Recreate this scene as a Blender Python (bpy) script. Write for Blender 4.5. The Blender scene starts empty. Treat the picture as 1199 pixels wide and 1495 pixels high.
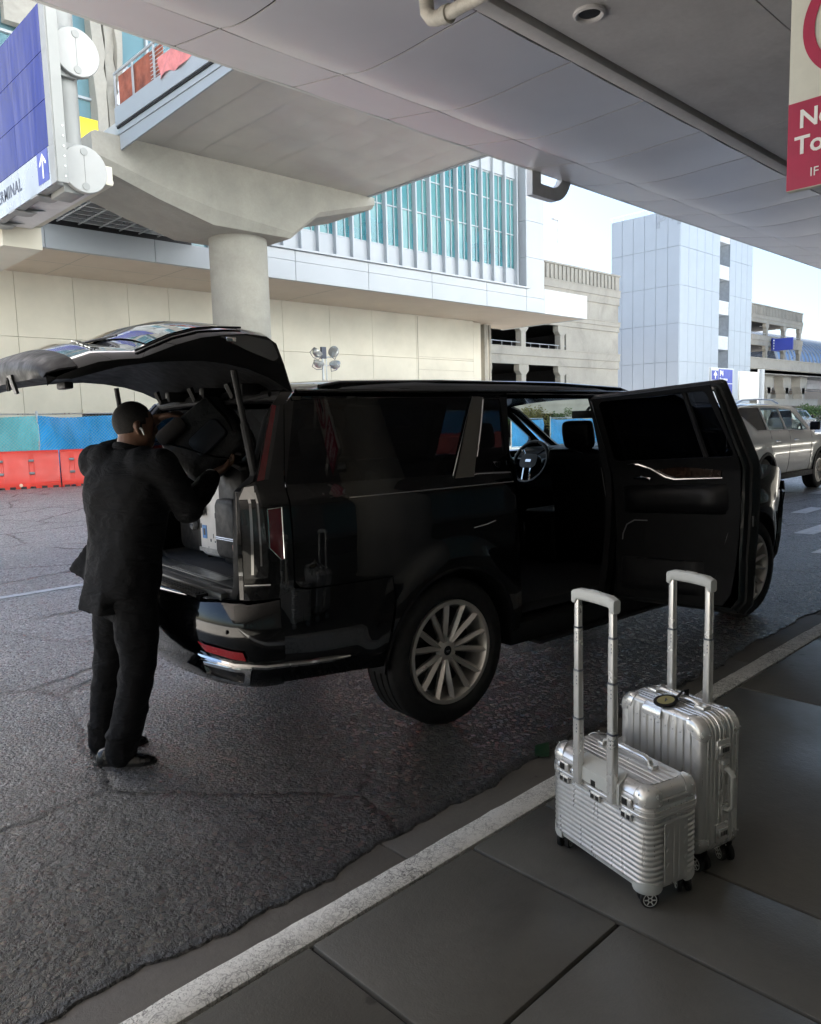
import bpy, bmesh, math, random
from mathutils import Vector, Matrix, Euler
from mathutils.geometry import delaunay_2d_cdt
random.seed(7)
PI = math.pi
R = math.radians
S = bpy.context.scene
COL = S.collection

# ------------------------------------------------------------------ helpers
def sm(a, b, t):
    t = min(1, max(0, (t - a) / (b - a))) if a != b else float(t >= a)
    return t * t * (3 - 2 * t)
def lerp(a, b, t): return a + (b - a) * t
def interp(x, tab):
    if x <= tab[0][0]: return tab[0][1]
    for (x0, y0), (x1, y1) in zip(tab, tab[1:]):
        if x <= x1: return y0 + (y1 - y0) * (x - x0) / (x1 - x0)
    return tab[-1][1]
def sinterp(x, tab):
    # monotone-ish smooth (catmull-rom) table lookup
    n = len(tab)
    if x <= tab[0][0]: return tab[0][1]
    if x >= tab[-1][0]: return tab[-1][1]
    for i in range(n - 1):
        if x <= tab[i + 1][0]: break
    x0, y0 = tab[i]; x1, y1 = tab[i + 1]
    m0 = (y1 - tab[i - 1][1]) / (x1 - tab[i - 1][0]) if i > 0 else (y1 - y0) / (x1 - x0)
    m1 = (tab[i + 2][1] - y0) / (tab[i + 2][0] - x0) if i + 2 < n else (y1 - y0) / (x1 - x0)
    h = x1 - x0; t = (x - x0) / h
    return (2*t**3 - 3*t*t + 1) * y0 + (t**3 - 2*t*t + t) * h * m0 + (-2*t**3 + 3*t*t) * y1 + (t**3 - t*t) * h * m1

def rrect(w, h, r, n=6, cx=0, cy=0):
    """rounded rectangle outline, counter clockwise"""
    out = []
    for k, (sx, sy) in enumerate(((1, 1), (-1, 1), (-1, -1), (1, -1))):
        ox, oy = cx + sx * (w / 2 - r), cy + sy * (h / 2 - r)
        for i in range(n + 1):
            a = PI / 2 * (k + i / n)
            out.append((ox + r * math.cos(a), oy + r * math.sin(a)))
    return out

def rpoly(pts, r, n=5):
    """round the corners of a polygon; r is one radius or one per corner"""
    out = []; m = len(pts)
    for i in range(m):
        p = Vector(pts[i]); a = Vector(pts[i - 1]); b = Vector(pts[(i + 1) % m])
        rr = r[i] if isinstance(r, (list, tuple)) else r
        da, db = (a - p), (b - p)
        d = min(rr, da.length * .45, db.length * .45)
        if d < 1e-4: out.append(tuple(p)); continue
        A, B = p + da.normalized() * d, p + db.normalized() * d
        for k in range(n + 1):
            t = k / n
            q = A * (1 - t) ** 2 + p * 2 * t * (1 - t) + B * t * t
            out.append(tuple(q))
    return out

def pip(x, y, poly):
    c = False; j = len(poly) - 1
    for i in range(len(poly)):
        xi, yi = poly[i]; xj, yj = poly[j]
        if (yi > y) != (yj > y) and x < (xj - xi) * (y - yi) / (yj - yi) + xi: c = not c
        j = i
    return c

def densify(poly, step):
    out = []
    for i in range(len(poly)):
        a = Vector(poly[i]); b = Vector(poly[(i + 1) % len(poly)])
        n = max(1, int((b - a).length / step + .5))
        for k in range(n): out.append(tuple(a.lerp(b, k / n)))
    return out

class MB:
    """collects shapes and links them as ONE mesh object"""
    def __init__(s): s.bm = bmesh.new(); s.mi = 0
    def add(s, verts, faces, M=None):
        vs = [s.bm.verts.new(M @ Vector(v) if M else v) for v in verts]
        for f in faces:
            try:
                fc = s.bm.faces.new([vs[i] for i in f]); fc.material_index = s.mi
            except ValueError: pass
        return vs
    def box(s, x0, x1, y0, y1, z0, z1, M=None, bev=0):
        if x0 > x1: x0, x1 = x1, x0
        if y0 > y1: y0, y1 = y1, y0
        if z0 > z1: z0, z1 = z1, z0
        v = [(x, y, z) for x in (x0, x1) for y in (y0, y1) for z in (z0, z1)]
        f = [(0, 1, 3, 2), (4, 6, 7, 5), (0, 4, 5, 1), (2, 3, 7, 6), (0, 2, 6, 4), (1, 5, 7, 3)]
        vs = s.add(v, f, M)
        if bev > 0:
            es = set(e for q in vs for e in q.link_edges)
            r = bmesh.ops.bevel(s.bm, geom=list(es), offset=bev, segments=2, profile=.5, affect='EDGES')
            for fc in r['faces']: fc.material_index = s.mi
        return s
    def loft(s, rings, closed=True, cap=(True, True), M=None, loop=False):
        n = len(rings[0]); vs = []
        for r in rings: vs.append([s.bm.verts.new(M @ Vector(p) if M else p) for p in r])
        m = len(rings)
        for i in range(m if loop else m - 1):
            a, b = vs[i], vs[(i + 1) % m]
            for j in range(n if closed else n - 1):
                k = (j + 1) % n
                try:
                    f = s.bm.faces.new((a[j], a[k], b[k], b[j])); f.material_index = s.mi
                except ValueError: pass
        if not loop and closed:
            for c, ring, rev in ((cap[0], vs[0], True), (cap[1], vs[-1], False)):
                if c:
                    try:
                        f = s.bm.faces.new(ring[::-1] if rev else ring); f.material_index = s.mi
                    except ValueError: pass
        return s
    def prism(s, poly, axis, a0, a1, M=None):
        def mk(u, v, a): return (a, u, v) if axis == 'x' else (u, a, v) if axis == 'y' else (u, v, a)
        return s.loft([[mk(u, v, a0) for u, v in poly], [mk(u, v, a1) for u, v in poly]], M=M)
    def tube(s, pts, r, n=10, cap=True, M=None, flat=None):
        pts = [Vector(p) for p in pts]; m = len(pts); rings = []; up = None
        for i, p in enumerate(pts):
            t = (pts[min(i + 1, m - 1)] - pts[max(i - 1, 0)]).normalized()
            if up is None:
                up = Vector((0, 0, 1)) if abs(t.z) < .9 else Vector((1, 0, 0))
            u = t.cross(up)
            if u.length < 1e-5: u = t.orthogonal()
            u.normalize(); w = u.cross(t).normalized(); up = w
            rr = r[i] if isinstance(r, list) else r
            ru, rw = rr if isinstance(rr, tuple) else (rr, rr)
            rings.append([p + u * (ru * math.cos(2 * PI * k / n)) + w * (rw * math.sin(2 * PI * k / n)) for k in range(n)])
        return s.loft(rings, cap=(cap, cap), M=M)
    def lathe(s, prof, n=24, M=None, axis='z', loop=False):
        def mk(r, h, a):
            c, q = r * math.cos(a), r * math.sin(a)
            return (c, q, h) if axis == 'z' else (h, c, q) if axis == 'x' else (c, h, q)
        rings = [[mk(r, h, 2 * PI * k / n) for k in range(n)] for r, h in prof]
        return s.loft(rings, M=M, loop=loop, cap=(prof[0][0] < .03, prof[-1][0] < .03))
    def ball(s, c, r, n=12, m=8, M=None):
        rx, ry, rz = r if isinstance(r, tuple) else (r, r, r)
        prof = []
        rings = []
        for i in range(m + 1):
            a = -PI / 2 + PI * i / m
            a = max(-PI / 2 + .02, min(PI / 2 - .02, a))
            rings.append([(c[0] + rx * math.cos(a) * math.cos(2 * PI * k / n), c[1] + ry * math.cos(a) * math.sin(2 * PI * k / n), c[2] + rz * math.sin(a)) for k in range(n)])
        return s.loft(rings, M=M)
    def panel(s, outline, holes, fn, step=.05, grid=None, M=None):
        """2D outline with holes, filled with a fine triangulation and mapped through fn(u, v)"""
        outline = densify(outline, step)
        holes = [densify(h, step) for h in holes]
        pts = []; edges = []
        for lp in [outline] + holes:
            b = len(pts); pts += [Vector(p) for p in lp]
            edges += [(b + i, b + (i + 1) % len(lp)) for i in range(len(lp))]
        us = [p[0] for p in outline]; vs_ = [p[1] for p in outline]
        gu, gv = grid or (step, step)
        nu = int((max(us) - min(us)) / gu); nv = int((max(vs_) - min(vs_)) / gv)
        bp = [tuple(p) for p in pts]; mind = min(gu, gv) * .45
        cell = {}
        for p in bp: cell.setdefault((int(p[0] // mind), int(p[1] // mind)), []).append(p)
        for i in range(nu + 1):
            for j in range(nv + 1):
                u = min(us) + gu * (i + .5 * (j % 2 if grid is None else 0)); v = min(vs_) + gv * (j + .37)
                if not pip(u, v, outline) or any(pip(u, v, h) for h in holes): continue
                ci, cj = int(u // mind), int(v // mind)
                near = False
                for a in (-1, 0, 1):
                    for b in (-1, 0, 1):
                        for q in cell.get((ci + a, cj + b), ()):
                            if (q[0] - u) ** 2 + (q[1] - v) ** 2 < mind * mind: near = True
                if not near: pts.append(Vector((u, v)))
        V, E, F, *_ = delaunay_2d_cdt(pts, edges, [], 0, 1e-6)
        faces = []
        for f in F:
            cx = sum(V[i].x for i in f) / len(f); cy = sum(V[i].y for i in f) / len(f)
            if pip(cx, cy, outline) and not any(pip(cx, cy, h) for h in holes): faces.append(f)
        s.add([fn(v.x, v.y) for v in V], faces, M)
        return s
    def text(s, body, size, M, depth=.002, align='CENTER', bold=0, spacing=1.0):
        cu = bpy.data.curves.new('lettering', 'FONT'); cu.body = body; cu.size = size
        cu.align_x = align; cu.align_y = 'BOTTOM_BASELINE' if False else 'CENTER'; cu.extrude = depth; cu.offset = bold; cu.resolution_u = 3
        cu.space_character = spacing
        ob = bpy.data.objects.new('lettering', cu); COL.objects.link(ob)
        dg = bpy.context.evaluated_depsgraph_get(); me = bpy.data.meshes.new_from_object(ob.evaluated_get(dg))
        bpy.data.objects.remove(ob); bpy.data.curves.remove(cu)
        s.add([v.co for v in me.vertices], [tuple(p.vertices) for p in me.polygons], M)
        bpy.data.meshes.remove(me); return s
    def halves(s, axis=1):
        """the shapes on either side of the middle as two collectors"""
        out = []
        for sgn in (-1, 1):
            m = MB(); m.bm.free(); m.bm = s.bm.copy()
            bmesh.ops.delete(m.bm, geom=[f for f in m.bm.faces if f.calc_center_median()[axis] * sgn < 0], context='FACES')
            out.append(m)
        s.bm.free(); return out
    def done(s, name, mats, parent=None, smooth=35, weld=0, solid=0, bevel=0, remesh=0, smoothit=0, subsurf=0, flip=False, here=False):
        bm = s.bm
        if weld: bmesh.ops.remove_doubles(bm, verts=bm.verts, dist=weld)
        lone = [v for v in bm.verts if not v.link_faces]
        if lone: bmesh.ops.delete(bm, geom=lone, context='VERTS')
        bmesh.ops.recalc_face_normals(bm, faces=bm.faces)
        if flip: bmesh.ops.reverse_faces(bm, faces=bm.faces)
        me = bpy.data.meshes.new(name); bm.to_mesh(me); bm.free()
        o = bpy.data.objects.new(name, me); COL.objects.link(o)
        for m in (mats if isinstance(mats, (list, tuple)) else [mats]): me.materials.append(m)
        if parent:
            o.parent = parent
            if not here:                       # the mesh is in world coordinates
                q = parent; loc = Vector()
                while q: loc += q.location; q = q.parent
                o.location = -loc
        mods = False
        if remesh:
            m = o.modifiers.new('remesh', 'REMESH'); m.mode = 'VOXEL'; m.voxel_size = remesh; mods = True
        if smoothit:
            m = o.modifiers.new('smooth', 'SMOOTH'); m.iterations = smoothit; m.factor = .5; mods = True
        if solid:
            m = o.modifiers.new('solid', 'SOLIDIFY'); m.thickness = solid; m.offset = -1; mods = True
        if bevel:
            m = o.modifiers.new('bevel', 'BEVEL'); m.width = bevel; m.segments = 2; m.limit_method = 'ANGLE'; m.angle_limit = R(40); mods = True
        if subsurf:
            m = o.modifiers.new('sub', 'SUBSURF'); m.levels = m.render_levels = subsurf; mods = True
        if mods:
            dg = bpy.context.evaluated_depsgraph_get()
            me2 = bpy.data.meshes.new_from_object(o.evaluated_get(dg)); o.modifiers.clear(); o.data = me2
            bpy.data.meshes.remove(me); me = me2; me.name = name
            if not me.materials:
                for m in (mats if isinstance(mats, (list, tuple)) else [mats]): me.materials.append(m)
        if smooth is not None and len(me.polygons):
            me.polygons.foreach_set('use_smooth', [True] * len(me.polygons))
            if smooth < 180: me.set_sharp_from_angle(angle=R(smooth))
        return o

def tag(o, label=None, cat=None, group=None, kind=None):
    if label: o['label'] = label
    if cat: o['category'] = cat
    if group: o['group'] = group
    if kind: o['kind'] = kind
    return o
def empty(name, loc=(0, 0, 0), rz=0, label=None, cat=None, group=None):
    o = bpy.data.objects.new(name, None); COL.objects.link(o); o.location = loc; o.rotation_euler = (0, 0, rz)
    o.empty_display_size = .2
    return tag(o, label, cat, group)
def copy_tree(o, parent=None):
    c = o.copy(); COL.objects.link(c); c.parent = parent
    for ch in list(o.children): copy_tree(ch, c)
    return c
def T(x, y, z): return Matrix.Translation((x, y, z))
def RX(a): return Matrix.Rotation(a, 4, 'X')
def RY(a): return Matrix.Rotation(a, 4, 'Y')
def RZ(a): return Matrix.Rotation(a, 4, 'Z')

# ------------------------------------------------------------------ materials
class NT:
    def __init__(s, name):
        s.m = bpy.data.materials.new(name); s.m.use_nodes = True; s.t = s.m.node_tree; s.n = s.t.nodes; s.l = s.t.links
        s.n.clear(); s.out = s.n.new('ShaderNodeOutputMaterial'); s.b = s.n.new('ShaderNodeBsdfPrincipled')
        s.l.new(s.b.outputs[0], s.out.inputs[0]); s.co = None
    def coord(s, kind='Object'):
        k = s.n.new('ShaderNodeTexCoord'); return k.outputs[kind]
    def node(s, typ, **kw):
        k = s.n.new(typ)
        for a, v in kw.items():
            if a.startswith('i_'):
                key = a[2:]
                for i in k.inputs:
                    if i.name.replace(' ', '_') == key and i.enabled: s.set(i, v); break
                else: raise KeyError(a)
            else: setattr(k, a, v)
        return k
    def set(s, inp, v):
        if isinstance(v, bpy.types.NodeSocket): s.l.new(v, inp)
        else: inp.default_value = v
    def noise(s, scale, detail=4, rough=.6, vec=None, out='Fac', dist=0):
        k = s.node('ShaderNodeTexNoise'); k.inputs['Scale'].default_value = scale; k.inputs['Detail'].default_value = detail
        k.inputs['Roughness'].default_value = rough; k.inputs['Distortion'].default_value = dist
        s.l.new(vec or s.coord(), k.inputs['Vector']); return k.outputs[out]
    def voro(s, scale, feature='F1', vec=None, out='Distance', rand=1):
        k = s.n.new('ShaderNodeTexVoronoi'); k.feature = feature; k.inputs['Scale'].default_value = scale
        k.inputs['Randomness'].default_value = rand
        s.l.new(vec or s.coord(), k.inputs['Vector']); return k.outputs[out]
    def ramp(s, fac, stops):
        k = s.n.new('ShaderNodeValToRGB'); s.l.new(fac, k.inputs[0]); cr = k.color_ramp
        while len(cr.elements) < len(stops): cr.elements.new(.5)
        for e, (p, c) in zip(cr.elements, stops):
            e.position = p; e.color = (c, c, c, 1) if not isinstance(c, tuple) else (*c, 1)
        return k.outputs[0]
    def maprange(s, v, a, b, c, d):
        k = s.n.new('ShaderNodeMapRange'); s.l.new(v, k.inputs[0])
        for i, x in zip((1, 2, 3, 4), (a, b, c, d)): k.inputs[i].default_value = x
        return k.outputs[0]
    def math(s, op, a, b=0.0, c=None):
        k = s.n.new('ShaderNodeMath'); k.operation = op; s.set(k.inputs[0], a); s.set(k.inputs[1], b)
        if c is not None: s.set(k.inputs[2], c)
        return k.outputs[0]
    def mix(s, fac, a, b, typ='MIX'):
        k = s.n.new('ShaderNodeMix'); k.data_type = 'RGBA'; k.blend_type = typ; s.set(k.inputs[0], fac)
        for i, v in ((6, a), (7, b)):
            s.set(k.inputs[i], v if isinstance(v, bpy.types.NodeSocket) else (*v, 1))
        return k.outputs[2]
    def bump(s, h, strength=.5, dist=.01, normal=None):
        k = s.n.new('ShaderNodeBump'); k.inputs['Strength'].default_value = strength; k.inputs['Distance'].default_value = dist
        s.l.new(h, k.inputs['Height'])
        if normal: s.l.new(normal, k.inputs['Normal'])
        return k.outputs[0]
    def mapping(s, scale=(1, 1, 1), rot=(0, 0, 0), vec=None):
        k = s.n.new('ShaderNodeMapping'); k.inputs['Scale'].default_value = scale; k.inputs['Rotation'].default_value = rot
        s.l.new(vec or s.coord(), k.inputs[0]); return k.outputs[0]
    def p(s, **kw):
        nm = dict(col='Base Color', rough='Roughness', metal='Metallic', spec='Specular IOR Level', coat='Coat Weight', coatr='Coat Roughness', trans='Transmission Weight', ior='IOR', alpha='Alpha', nor='Normal', emit='Emission Color', emits='Emission Strength', sheen='Sheen Weight', sss='Subsurface Weight', aniso='Anisotropic')
        for k, v in kw.items():
            i = s.b.inputs[nm[k]]
            if k in ('col', 'emit') and not isinstance(v, bpy.types.NodeSocket): v = (*v, 1)
            s.set(i, v)
        return s

def mat(name, col, rough=.5, metal=0, var=.12, vscale=3.0, rvar=.1, bump=0, bscale=40, bdist=.003, dirt=0, **kw):
    """plain surface with a little procedural variation in colour, gloss and relief"""
    t = NT(name)
    n = t.noise(vscale, 5, .62)
    lo = tuple(c * (1 - var) for c in col); hi = tuple(min(1, c * (1 + var)) for c in col)
    c = t.mix(t.maprange(n, .3, .7, 0, 1), lo, hi)
    if dirt:
        d = t.noise(vscale * .37, 8, .72)
        c = t.mix(t.maprange(d, .5, .72, 0, dirt), c, tuple(x * .35 for x in col))
    r = t.maprange(t.noise(vscale * 2.3, 3), .3, .7, max(.02, rough - rvar), min(1, rough + rvar))
    t.p(col=c, rough=r, metal=metal, **kw)
    if bump: t.p(nor=t.bump(t.noise(bscale, 4, .6), bump, bdist))
    return t.m

def glass(name, tint=(1, 1, 1), rough=.0, clear=.9, body=(0.02, 0.02, 0.022)):
    """thin pane: part see-through (tinted), part mirror by the angle"""
    t = NT(name)
    tr = t.n.new('ShaderNodeBsdfTransparent'); tr.inputs[0].default_value = (*tint, 1)
    t.p(col=body, rough=.02, spec=.5)
    mx = t.n.new('ShaderNodeMixShader'); lw = t.n.new('ShaderNodeLayerWeight'); lw.inputs[0].default_value = .5
    fr = t.math('ADD', t.math('MULTIPLY', t.math('POWER', lw.outputs['Facing'], 5.0), .95), .04)
    f = t.math('SUBTRACT', clear, t.math('MULTIPLY', fr, clear))
    t.l.new(f, mx.inputs[0]); t.l.new(t.b.outputs[0], mx.inputs[1]); t.l.new(tr.outputs[0], mx.inputs[2])
    t.l.new(mx.outputs[0], t.out.inputs[0]); return t.m
# ------------------------------------------------------------------ camera, light
def setup():
    f = 1120.0; cx, cy = 599.5, 747.5; VP = (1765.0, 586.0); roll = .027
    d1 = Vector((VP[0] - cx, VP[1] - cy, f)).normalized()
    h2 = Vector((VP[0] - 1000 - cx, VP[1] + 1000 * roll - cy, f))
    up = d1.cross(h2).normalized()
    if up.y > 0: up = -up
    lf = up.cross(d1)
    if lf.x > 0: lf = -lf
    W = Matrix((d1, lf, up))                       # camera (x right, y down, z ahead) -> world
    right, upv, back = W @ Vector((1, 0, 0)), W @ Vector((0, -1, 0)), W @ Vector((0, 0, -1))
    cam = bpy.data.cameras.new('camera'); co = bpy.data.objects.new('camera', cam); COL.objects.link(co)
    m = Matrix((right, upv, back)).transposed().to_4x4(); m.translation = (0, 0, 1.70); co.matrix_world = m
    cam.sensor_fit = 'HORIZONTAL'; cam.sensor_width = 36; cam.lens = 36 * f / 1199; cam.clip_start = .05; cam.clip_end = 3000
    S.camera = co
    w = bpy.data.worlds.new('World'); S.world = w; w.use_nodes = True
    nt = w.node_tree; bg = nt.nodes['Background']; sky = nt.nodes.new('ShaderNodeTexSky'); sky.sky_type = 'NISHITA'
    sky.sun_disc = False; sky.sun_elevation = R(SUN_EL); sky.sun_rotation = R(SUN_AZ); sky.air_density = 1.0; sky.dust_density = 2.0; sky.ozone_density = 3.0; sky.altitude = 30
    nt.links.new(sky.outputs[0], bg.inputs[0]); bg.inputs[1].default_value = SKY_STR
    su = bpy.data.lights.new('sun', 'SUN'); so = bpy.data.objects.new('sun', su); COL.objects.link(so)
    su.energy = SUN_STR; su.angle = R(.5); su.color = (1, .95, .88)
    sd = Vector((math.sin(R(SUN_AZ)) * math.cos(R(SUN_EL)), math.cos(R(SUN_AZ)) * math.cos(R(SUN_EL)), math.sin(R(SUN_EL))))
    so.rotation_euler = (-sd).to_track_quat('-Z', 'Y').to_euler(); so.location = sd * 60
    S.view_settings.view_transform = 'Standard'; S.view_settings.look = 'None'; S.view_settings.exposure = EXPO; S.view_settings.gamma = 1
    S.cycles.max_bounces = 10; S.cycles.diffuse_bounces = 5; S.cycles.glossy_bounces = 5; S.cycles.transparent_max_bounces = 16; S.cycles.transmission_bounces = 6
    S.cycles.sample_clamp_indirect = 6; S.cycles.caustics_reflective = False; S.cycles.caustics_refractive = False
    try: S.cycles.use_denoising = True
    except Exception: pass
SUN_EL, SUN_AZ, SUN_STR, SKY_STR, EXPO = 36, 6, 5.0, .05, 2.6
setup()

# ------------------------------------------------------------------ setting materials
def m_asphalt():
    t = NT('asphalt'); co = t.coord()
    cell = t.voro(52, vec=co, out='Color'); sep = t.n.new('ShaderNodeSeparateColor'); t.l.new(cell, sep.inputs[0])
    d = t.voro(52, vec=co); d2 = t.voro(170, vec=co)
    worn = t.noise(.55, 6, .65, co); patch = t.noise(2.6, 5, .6, co)
    stone = t.ramp(sep.outputs[0], [(0, (.145, .147, .148)), (.5, (.265, .27, .272)), (.86, (.405, .41, .41)), (.94, .62), (1, .85)])  # brightest stops are glinting stones, their shine put into the colour
    c = t.mix(t.maprange(worn, .35, .68, 0, 1), stone, t.mix(.5, stone, (.50, .51, .53)))
    c = t.mix(t.maprange(patch, .3, .7, .25, 0), c, (.10, .10, .105))
    # cracks
    wv = t.n.new('ShaderNodeMix'); wv.data_type = 'VECTOR'; wv.inputs[0].default_value = .22
    nz = t.noise(1.3, 5, .7, co, out='Color'); t.l.new(co, wv.inputs[4]); t.l.new(nz, wv.inputs[5])
    cr = t.voro(.62, 'DISTANCE_TO_EDGE', wv.outputs[1])
    msk = t.math('MULTIPLY', t.maprange(cr, .0, .020, 1, 0), t.maprange(t.noise(.4, 2, .5, co), .38, .5, 0, 1))
    c = t.mix(t.math('MULTIPLY', msk, .95), c, (.006, .006, .006))
    seal = t.maprange(d, .0, .6, 1, 0)
    h = t.math('ADD', t.math('MULTIPLY', seal, 1.0), t.math('MULTIPLY', t.maprange(d2, 0, .6, 1, 0), .35))
    h = t.math('ADD', h, t.math('MULTIPLY', sep.outputs[1], .9))
    h = t.math('SUBTRACT', h, t.math('MULTIPLY', msk, 3.0))
    n1 = t.bump(h, 1.0, .010)
    # coarse wear: stones stand proud, strongest by the kerb
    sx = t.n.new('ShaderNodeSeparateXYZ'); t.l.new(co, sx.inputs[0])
    kerb_shade = t.maprange(t.math('ADD', sx.outputs[1], t.math('MULTIPLY', patch, 1.2)), 3.1, 7.2, .095, 1)  # canopy shade put into the asphalt colour, darkest by the kerb
    c = t.mix(1.0, c, t.mix(kerb_shade, (0, 0, 0), (1, 1, 1)), 'MULTIPLY')
    near = t.maprange(sx.outputs[1], 2.2, 4.4, 1, .12)
    n2 = t.bump(t.math('MULTIPLY', t.noise(9, 6, .75, co), near), .95, .09, n1)
    n3 = t.bump(t.noise(1.1, 3, .5, co), .35, .05, n2)
    rg = t.math('ADD', t.maprange(sep.outputs[2], 0, 1,   .22, .52), t.maprange(worn, .3, .7, .05, -.05))
    t.p(col=c, rough=rg, nor=n3, spec=.8); return t.m
def m_concrete(name, col, bump=.25, rough=.8, stain=.5, scale=1.0, pits=True, wet=0):
    t = NT(name); co = t.coord()
    a = t.noise(1.1 * scale, 8, .68, co); b = t.noise(26 * scale, 4, .6, co); s = t.noise(.5 * scale, 5, .75, co, dist=.6)
    c = t.mix(t.maprange(a, .3, .7, 0, 1), tuple(x * .82 for x in col), tuple(min(1, x * 1.14) for x in col))
    c = t.mix(t.maprange(s, .52, .7, 0, stain), c, tuple(x * .5 for x in col))
    c = t.mix(t.maprange(b, .3, .7, .0, .18), c, tuple(x * .6 for x in col))
    if pits:
        v = t.voro(4.5 * scale, vec=co)
        sp = t.math('MULTIPLY', t.maprange(v, .06, .10, 1, 0), t.maprange(t.noise(1.7, 2, .5, co), .44, .52, 0, 1))
        c = t.mix(t.math('MULTIPLY', sp, .7), c, tuple(x * .3 for x in col))
    rg = t.maprange(a, .3, .7, rough - .1 - wet, min(1, rough + .08))
    t.p(col=c, rough=rg, nor=t.bump(t.math('ADD', b, t.math('MULTIPLY', t.noise(140, 2, .5, co), .5)), bump, .004)); return t.m
def m_kerb():
    t = NT('worn white kerb paint'); co = t.coord()
    wv = t.n.new('ShaderNodeMix'); wv.data_type = 'VECTOR'; wv.inputs[0].default_value = .3
    nz = t.noise(5, 4, .7, co, out='Color'); t.l.new(co, wv.inputs[4]); t.l.new(nz, wv.inputs[5])
    e = t.voro(15, 'DISTANCE_TO_EDGE', wv.outputs[1]); e2 = t.voro(34, 'DISTANCE_TO_EDGE', wv.outputs[1])
    cr = t.math('MAXIMUM', t.maprange(e, 0, .06, 1, 0), t.math('MULTIPLY', t.maprange(e2, 0, .07, 1, 0), .75))
    keep = t.maprange(t.noise(7, 5, .7, co), .40, .6, 0, 1)
    cr = t.math('MULTIPLY', cr, t.maprange(t.noise(3.3, 3, .6, co), .35, .6, .2, 1))
    spk = t.maprange(t.voro(110, vec=co), .16, .34, .85, 0)
    spk = t.math('MULTIPLY', spk, keep)
    msk = t.math('MAXIMUM', cr, spk)
    base = t.mix(t.noise(2.2, 5, .7, co), (.74, .74, .70), (.86, .86, .83))
    c = t.mix(t.math('MULTIPLY', msk, .85), base, (.06, .06, .06))
    t.p(col=c, rough=.62, nor=t.bump(t.math('SUBTRACT', t.noise(60, 4, .6, co), t.math('MULTIPLY', msk, .8)), .6, .004)); return t.m
def m_tarp(name, col):
    t = NT(name); co = t.coord()
    w = t.noise(1.0, 5, .6, t.mapping((1.6, 1.6, .55), vec=co), dist=.8)
    c = t.mix(t.maprange(w, .3, .7, 0, 1), tuple(x * .75 for x in col), tuple(min(1, x * 1.2) for x in col))
    t.p(col=c, rough=.38, nor=t.bump(w, .8, .12)); return t.m
def m_soffit():
    t = NT('brushed grey soffit panel'); co = t.coord()
    a = t.noise(.9, 4, .55, co); d = t.noise(5, 6, .7, co)
    c = t.mix(t.maprange(a, .3, .7, 0, 1), (.68, .65, .66), (.76, .73, .735))
    t.p(col=c, rough=t.maprange(a, .3, .7, .32, .39), metal=.42, nor=t.bump(t.noise(1.4, 2, .4, co), .06, .02)); return t.m

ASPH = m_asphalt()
WALK = m_concrete('dark sidewalk concrete', (.13, .127, .114), .45, .54, .75, 1.0, True, .14)
GUTT = m_concrete('gutter concrete', (.15, .142, .13), .5, .72, .6, 2.0)
KERB = m_kerb()
CONC = m_concrete('pale cast concrete', (.38, .36, .31), .2, .8, .35, .7, False)
CONCG = m_concrete('weathered garage concrete', (.35, .33, .285), .25, .85, .55, .45, False)
CONCD = m_concrete('grey soffit concrete', (.62, .60, .60), .3, .7, .5, .8, False)
CREAM = mat('cream wall render', (.61, .57, .47), .7, 0, .07, .6, bump=.08, bscale=9, bdist=.01, dirt=.12)
WHITEP = mat('white metal cladding', (.38, .405, .425), .42, 0, .03, .5, .06)
SOFF = mat('warm render soffit', (.62, .52, .42), .7, 0, .05, .5)
GREYM = mat('light grey painted steel', (.56, .56, .54), .48, 0, .06, 2, .08, dirt=.25)
DARK = mat('dark recess', (.02, .02, .022), .7)
STEEL = mat('galvanised steel', (.55, .56, .57), .35, .8, .1, 6)
WHITEPAINT = mat('white lane paint', (.62, .63, .64), .6, 0, .2, 8, dirt=.6)
CANOPY = m_soffit()
BLUEG = NT('blue enamel sign panel'); BLUEG.p(col=BLUEG.mix(BLUEG.noise(1.2, 3, .5), (.002, .008, .11), (.004, .02, .22)), rough=.12, spec=.05, nor=BLUEG.bump(BLUEG.noise(1.1, 2, .5, BLUEG.mapping((1, 2.2, .5))), .25, .05)); BLUEG = BLUEG.m
GANTRY = mat('grey gantry paint', (.27, .275, .265), .48, 0, .06, 2, .08, dirt=.25)
BLUEP = mat('matt blue sign', (.02, .04, .30), .45, 0, .08, 1)
WHITEL = mat('white lettering', (.85, .85, .85), .5, 0, .03)
BLACKL = mat('dark lettering', (.05, .06, .09), .5, 0, .05)
SIGNW = mat('weathered white sign sheet', (.60, .60, .53), .42, 0, .08, 3, dirt=.2)
SIGNR = mat('faded crimson sign ink', (.42, .02, .075), .45, 0, .18, 3, dirt=.25)
TARP = m_tarp('blue tarpaulin', (.02, .34, .74))
TARPL = m_tarp('light turquoise tarpaulin', (.16, .56, .62))
ORANGE = mat('orange red barrier plastic', (.70, .055, .035), .42, 0, .10, 1.2, dirt=.2)
def m_glaz(name, a, b, tint):
    t = NT(name); co = t.coord()
    t.p(col=t.mix(t.maprange(t.noise(.35, 2, .5, co), .4, .6, 0, 1), a, b), rough=.04, spec=.8, metal=0)
    tr = t.n.new('ShaderNodeBsdfTransparent'); tr.inputs[0].default_value = (*tint, 1)
    mx = t.n.new('ShaderNodeMixShader'); mx.inputs[0].default_value = .45
    t.l.new(t.b.outputs[0], mx.inputs[1]); t.l.new(tr.outputs[0], mx.inputs[2]); t.l.new(mx.outputs[0], t.out.inputs[0]); return t.m
GLAZ = m_glaz('green tinted curtain glass', (.11, .32, .35), (.19, .42, .42), (.58, .90, .94))
GLAZB = m_glaz('pale blue window glass', (.18, .30, .34), (.26, .42, .46), (.7, .9, .92))

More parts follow.
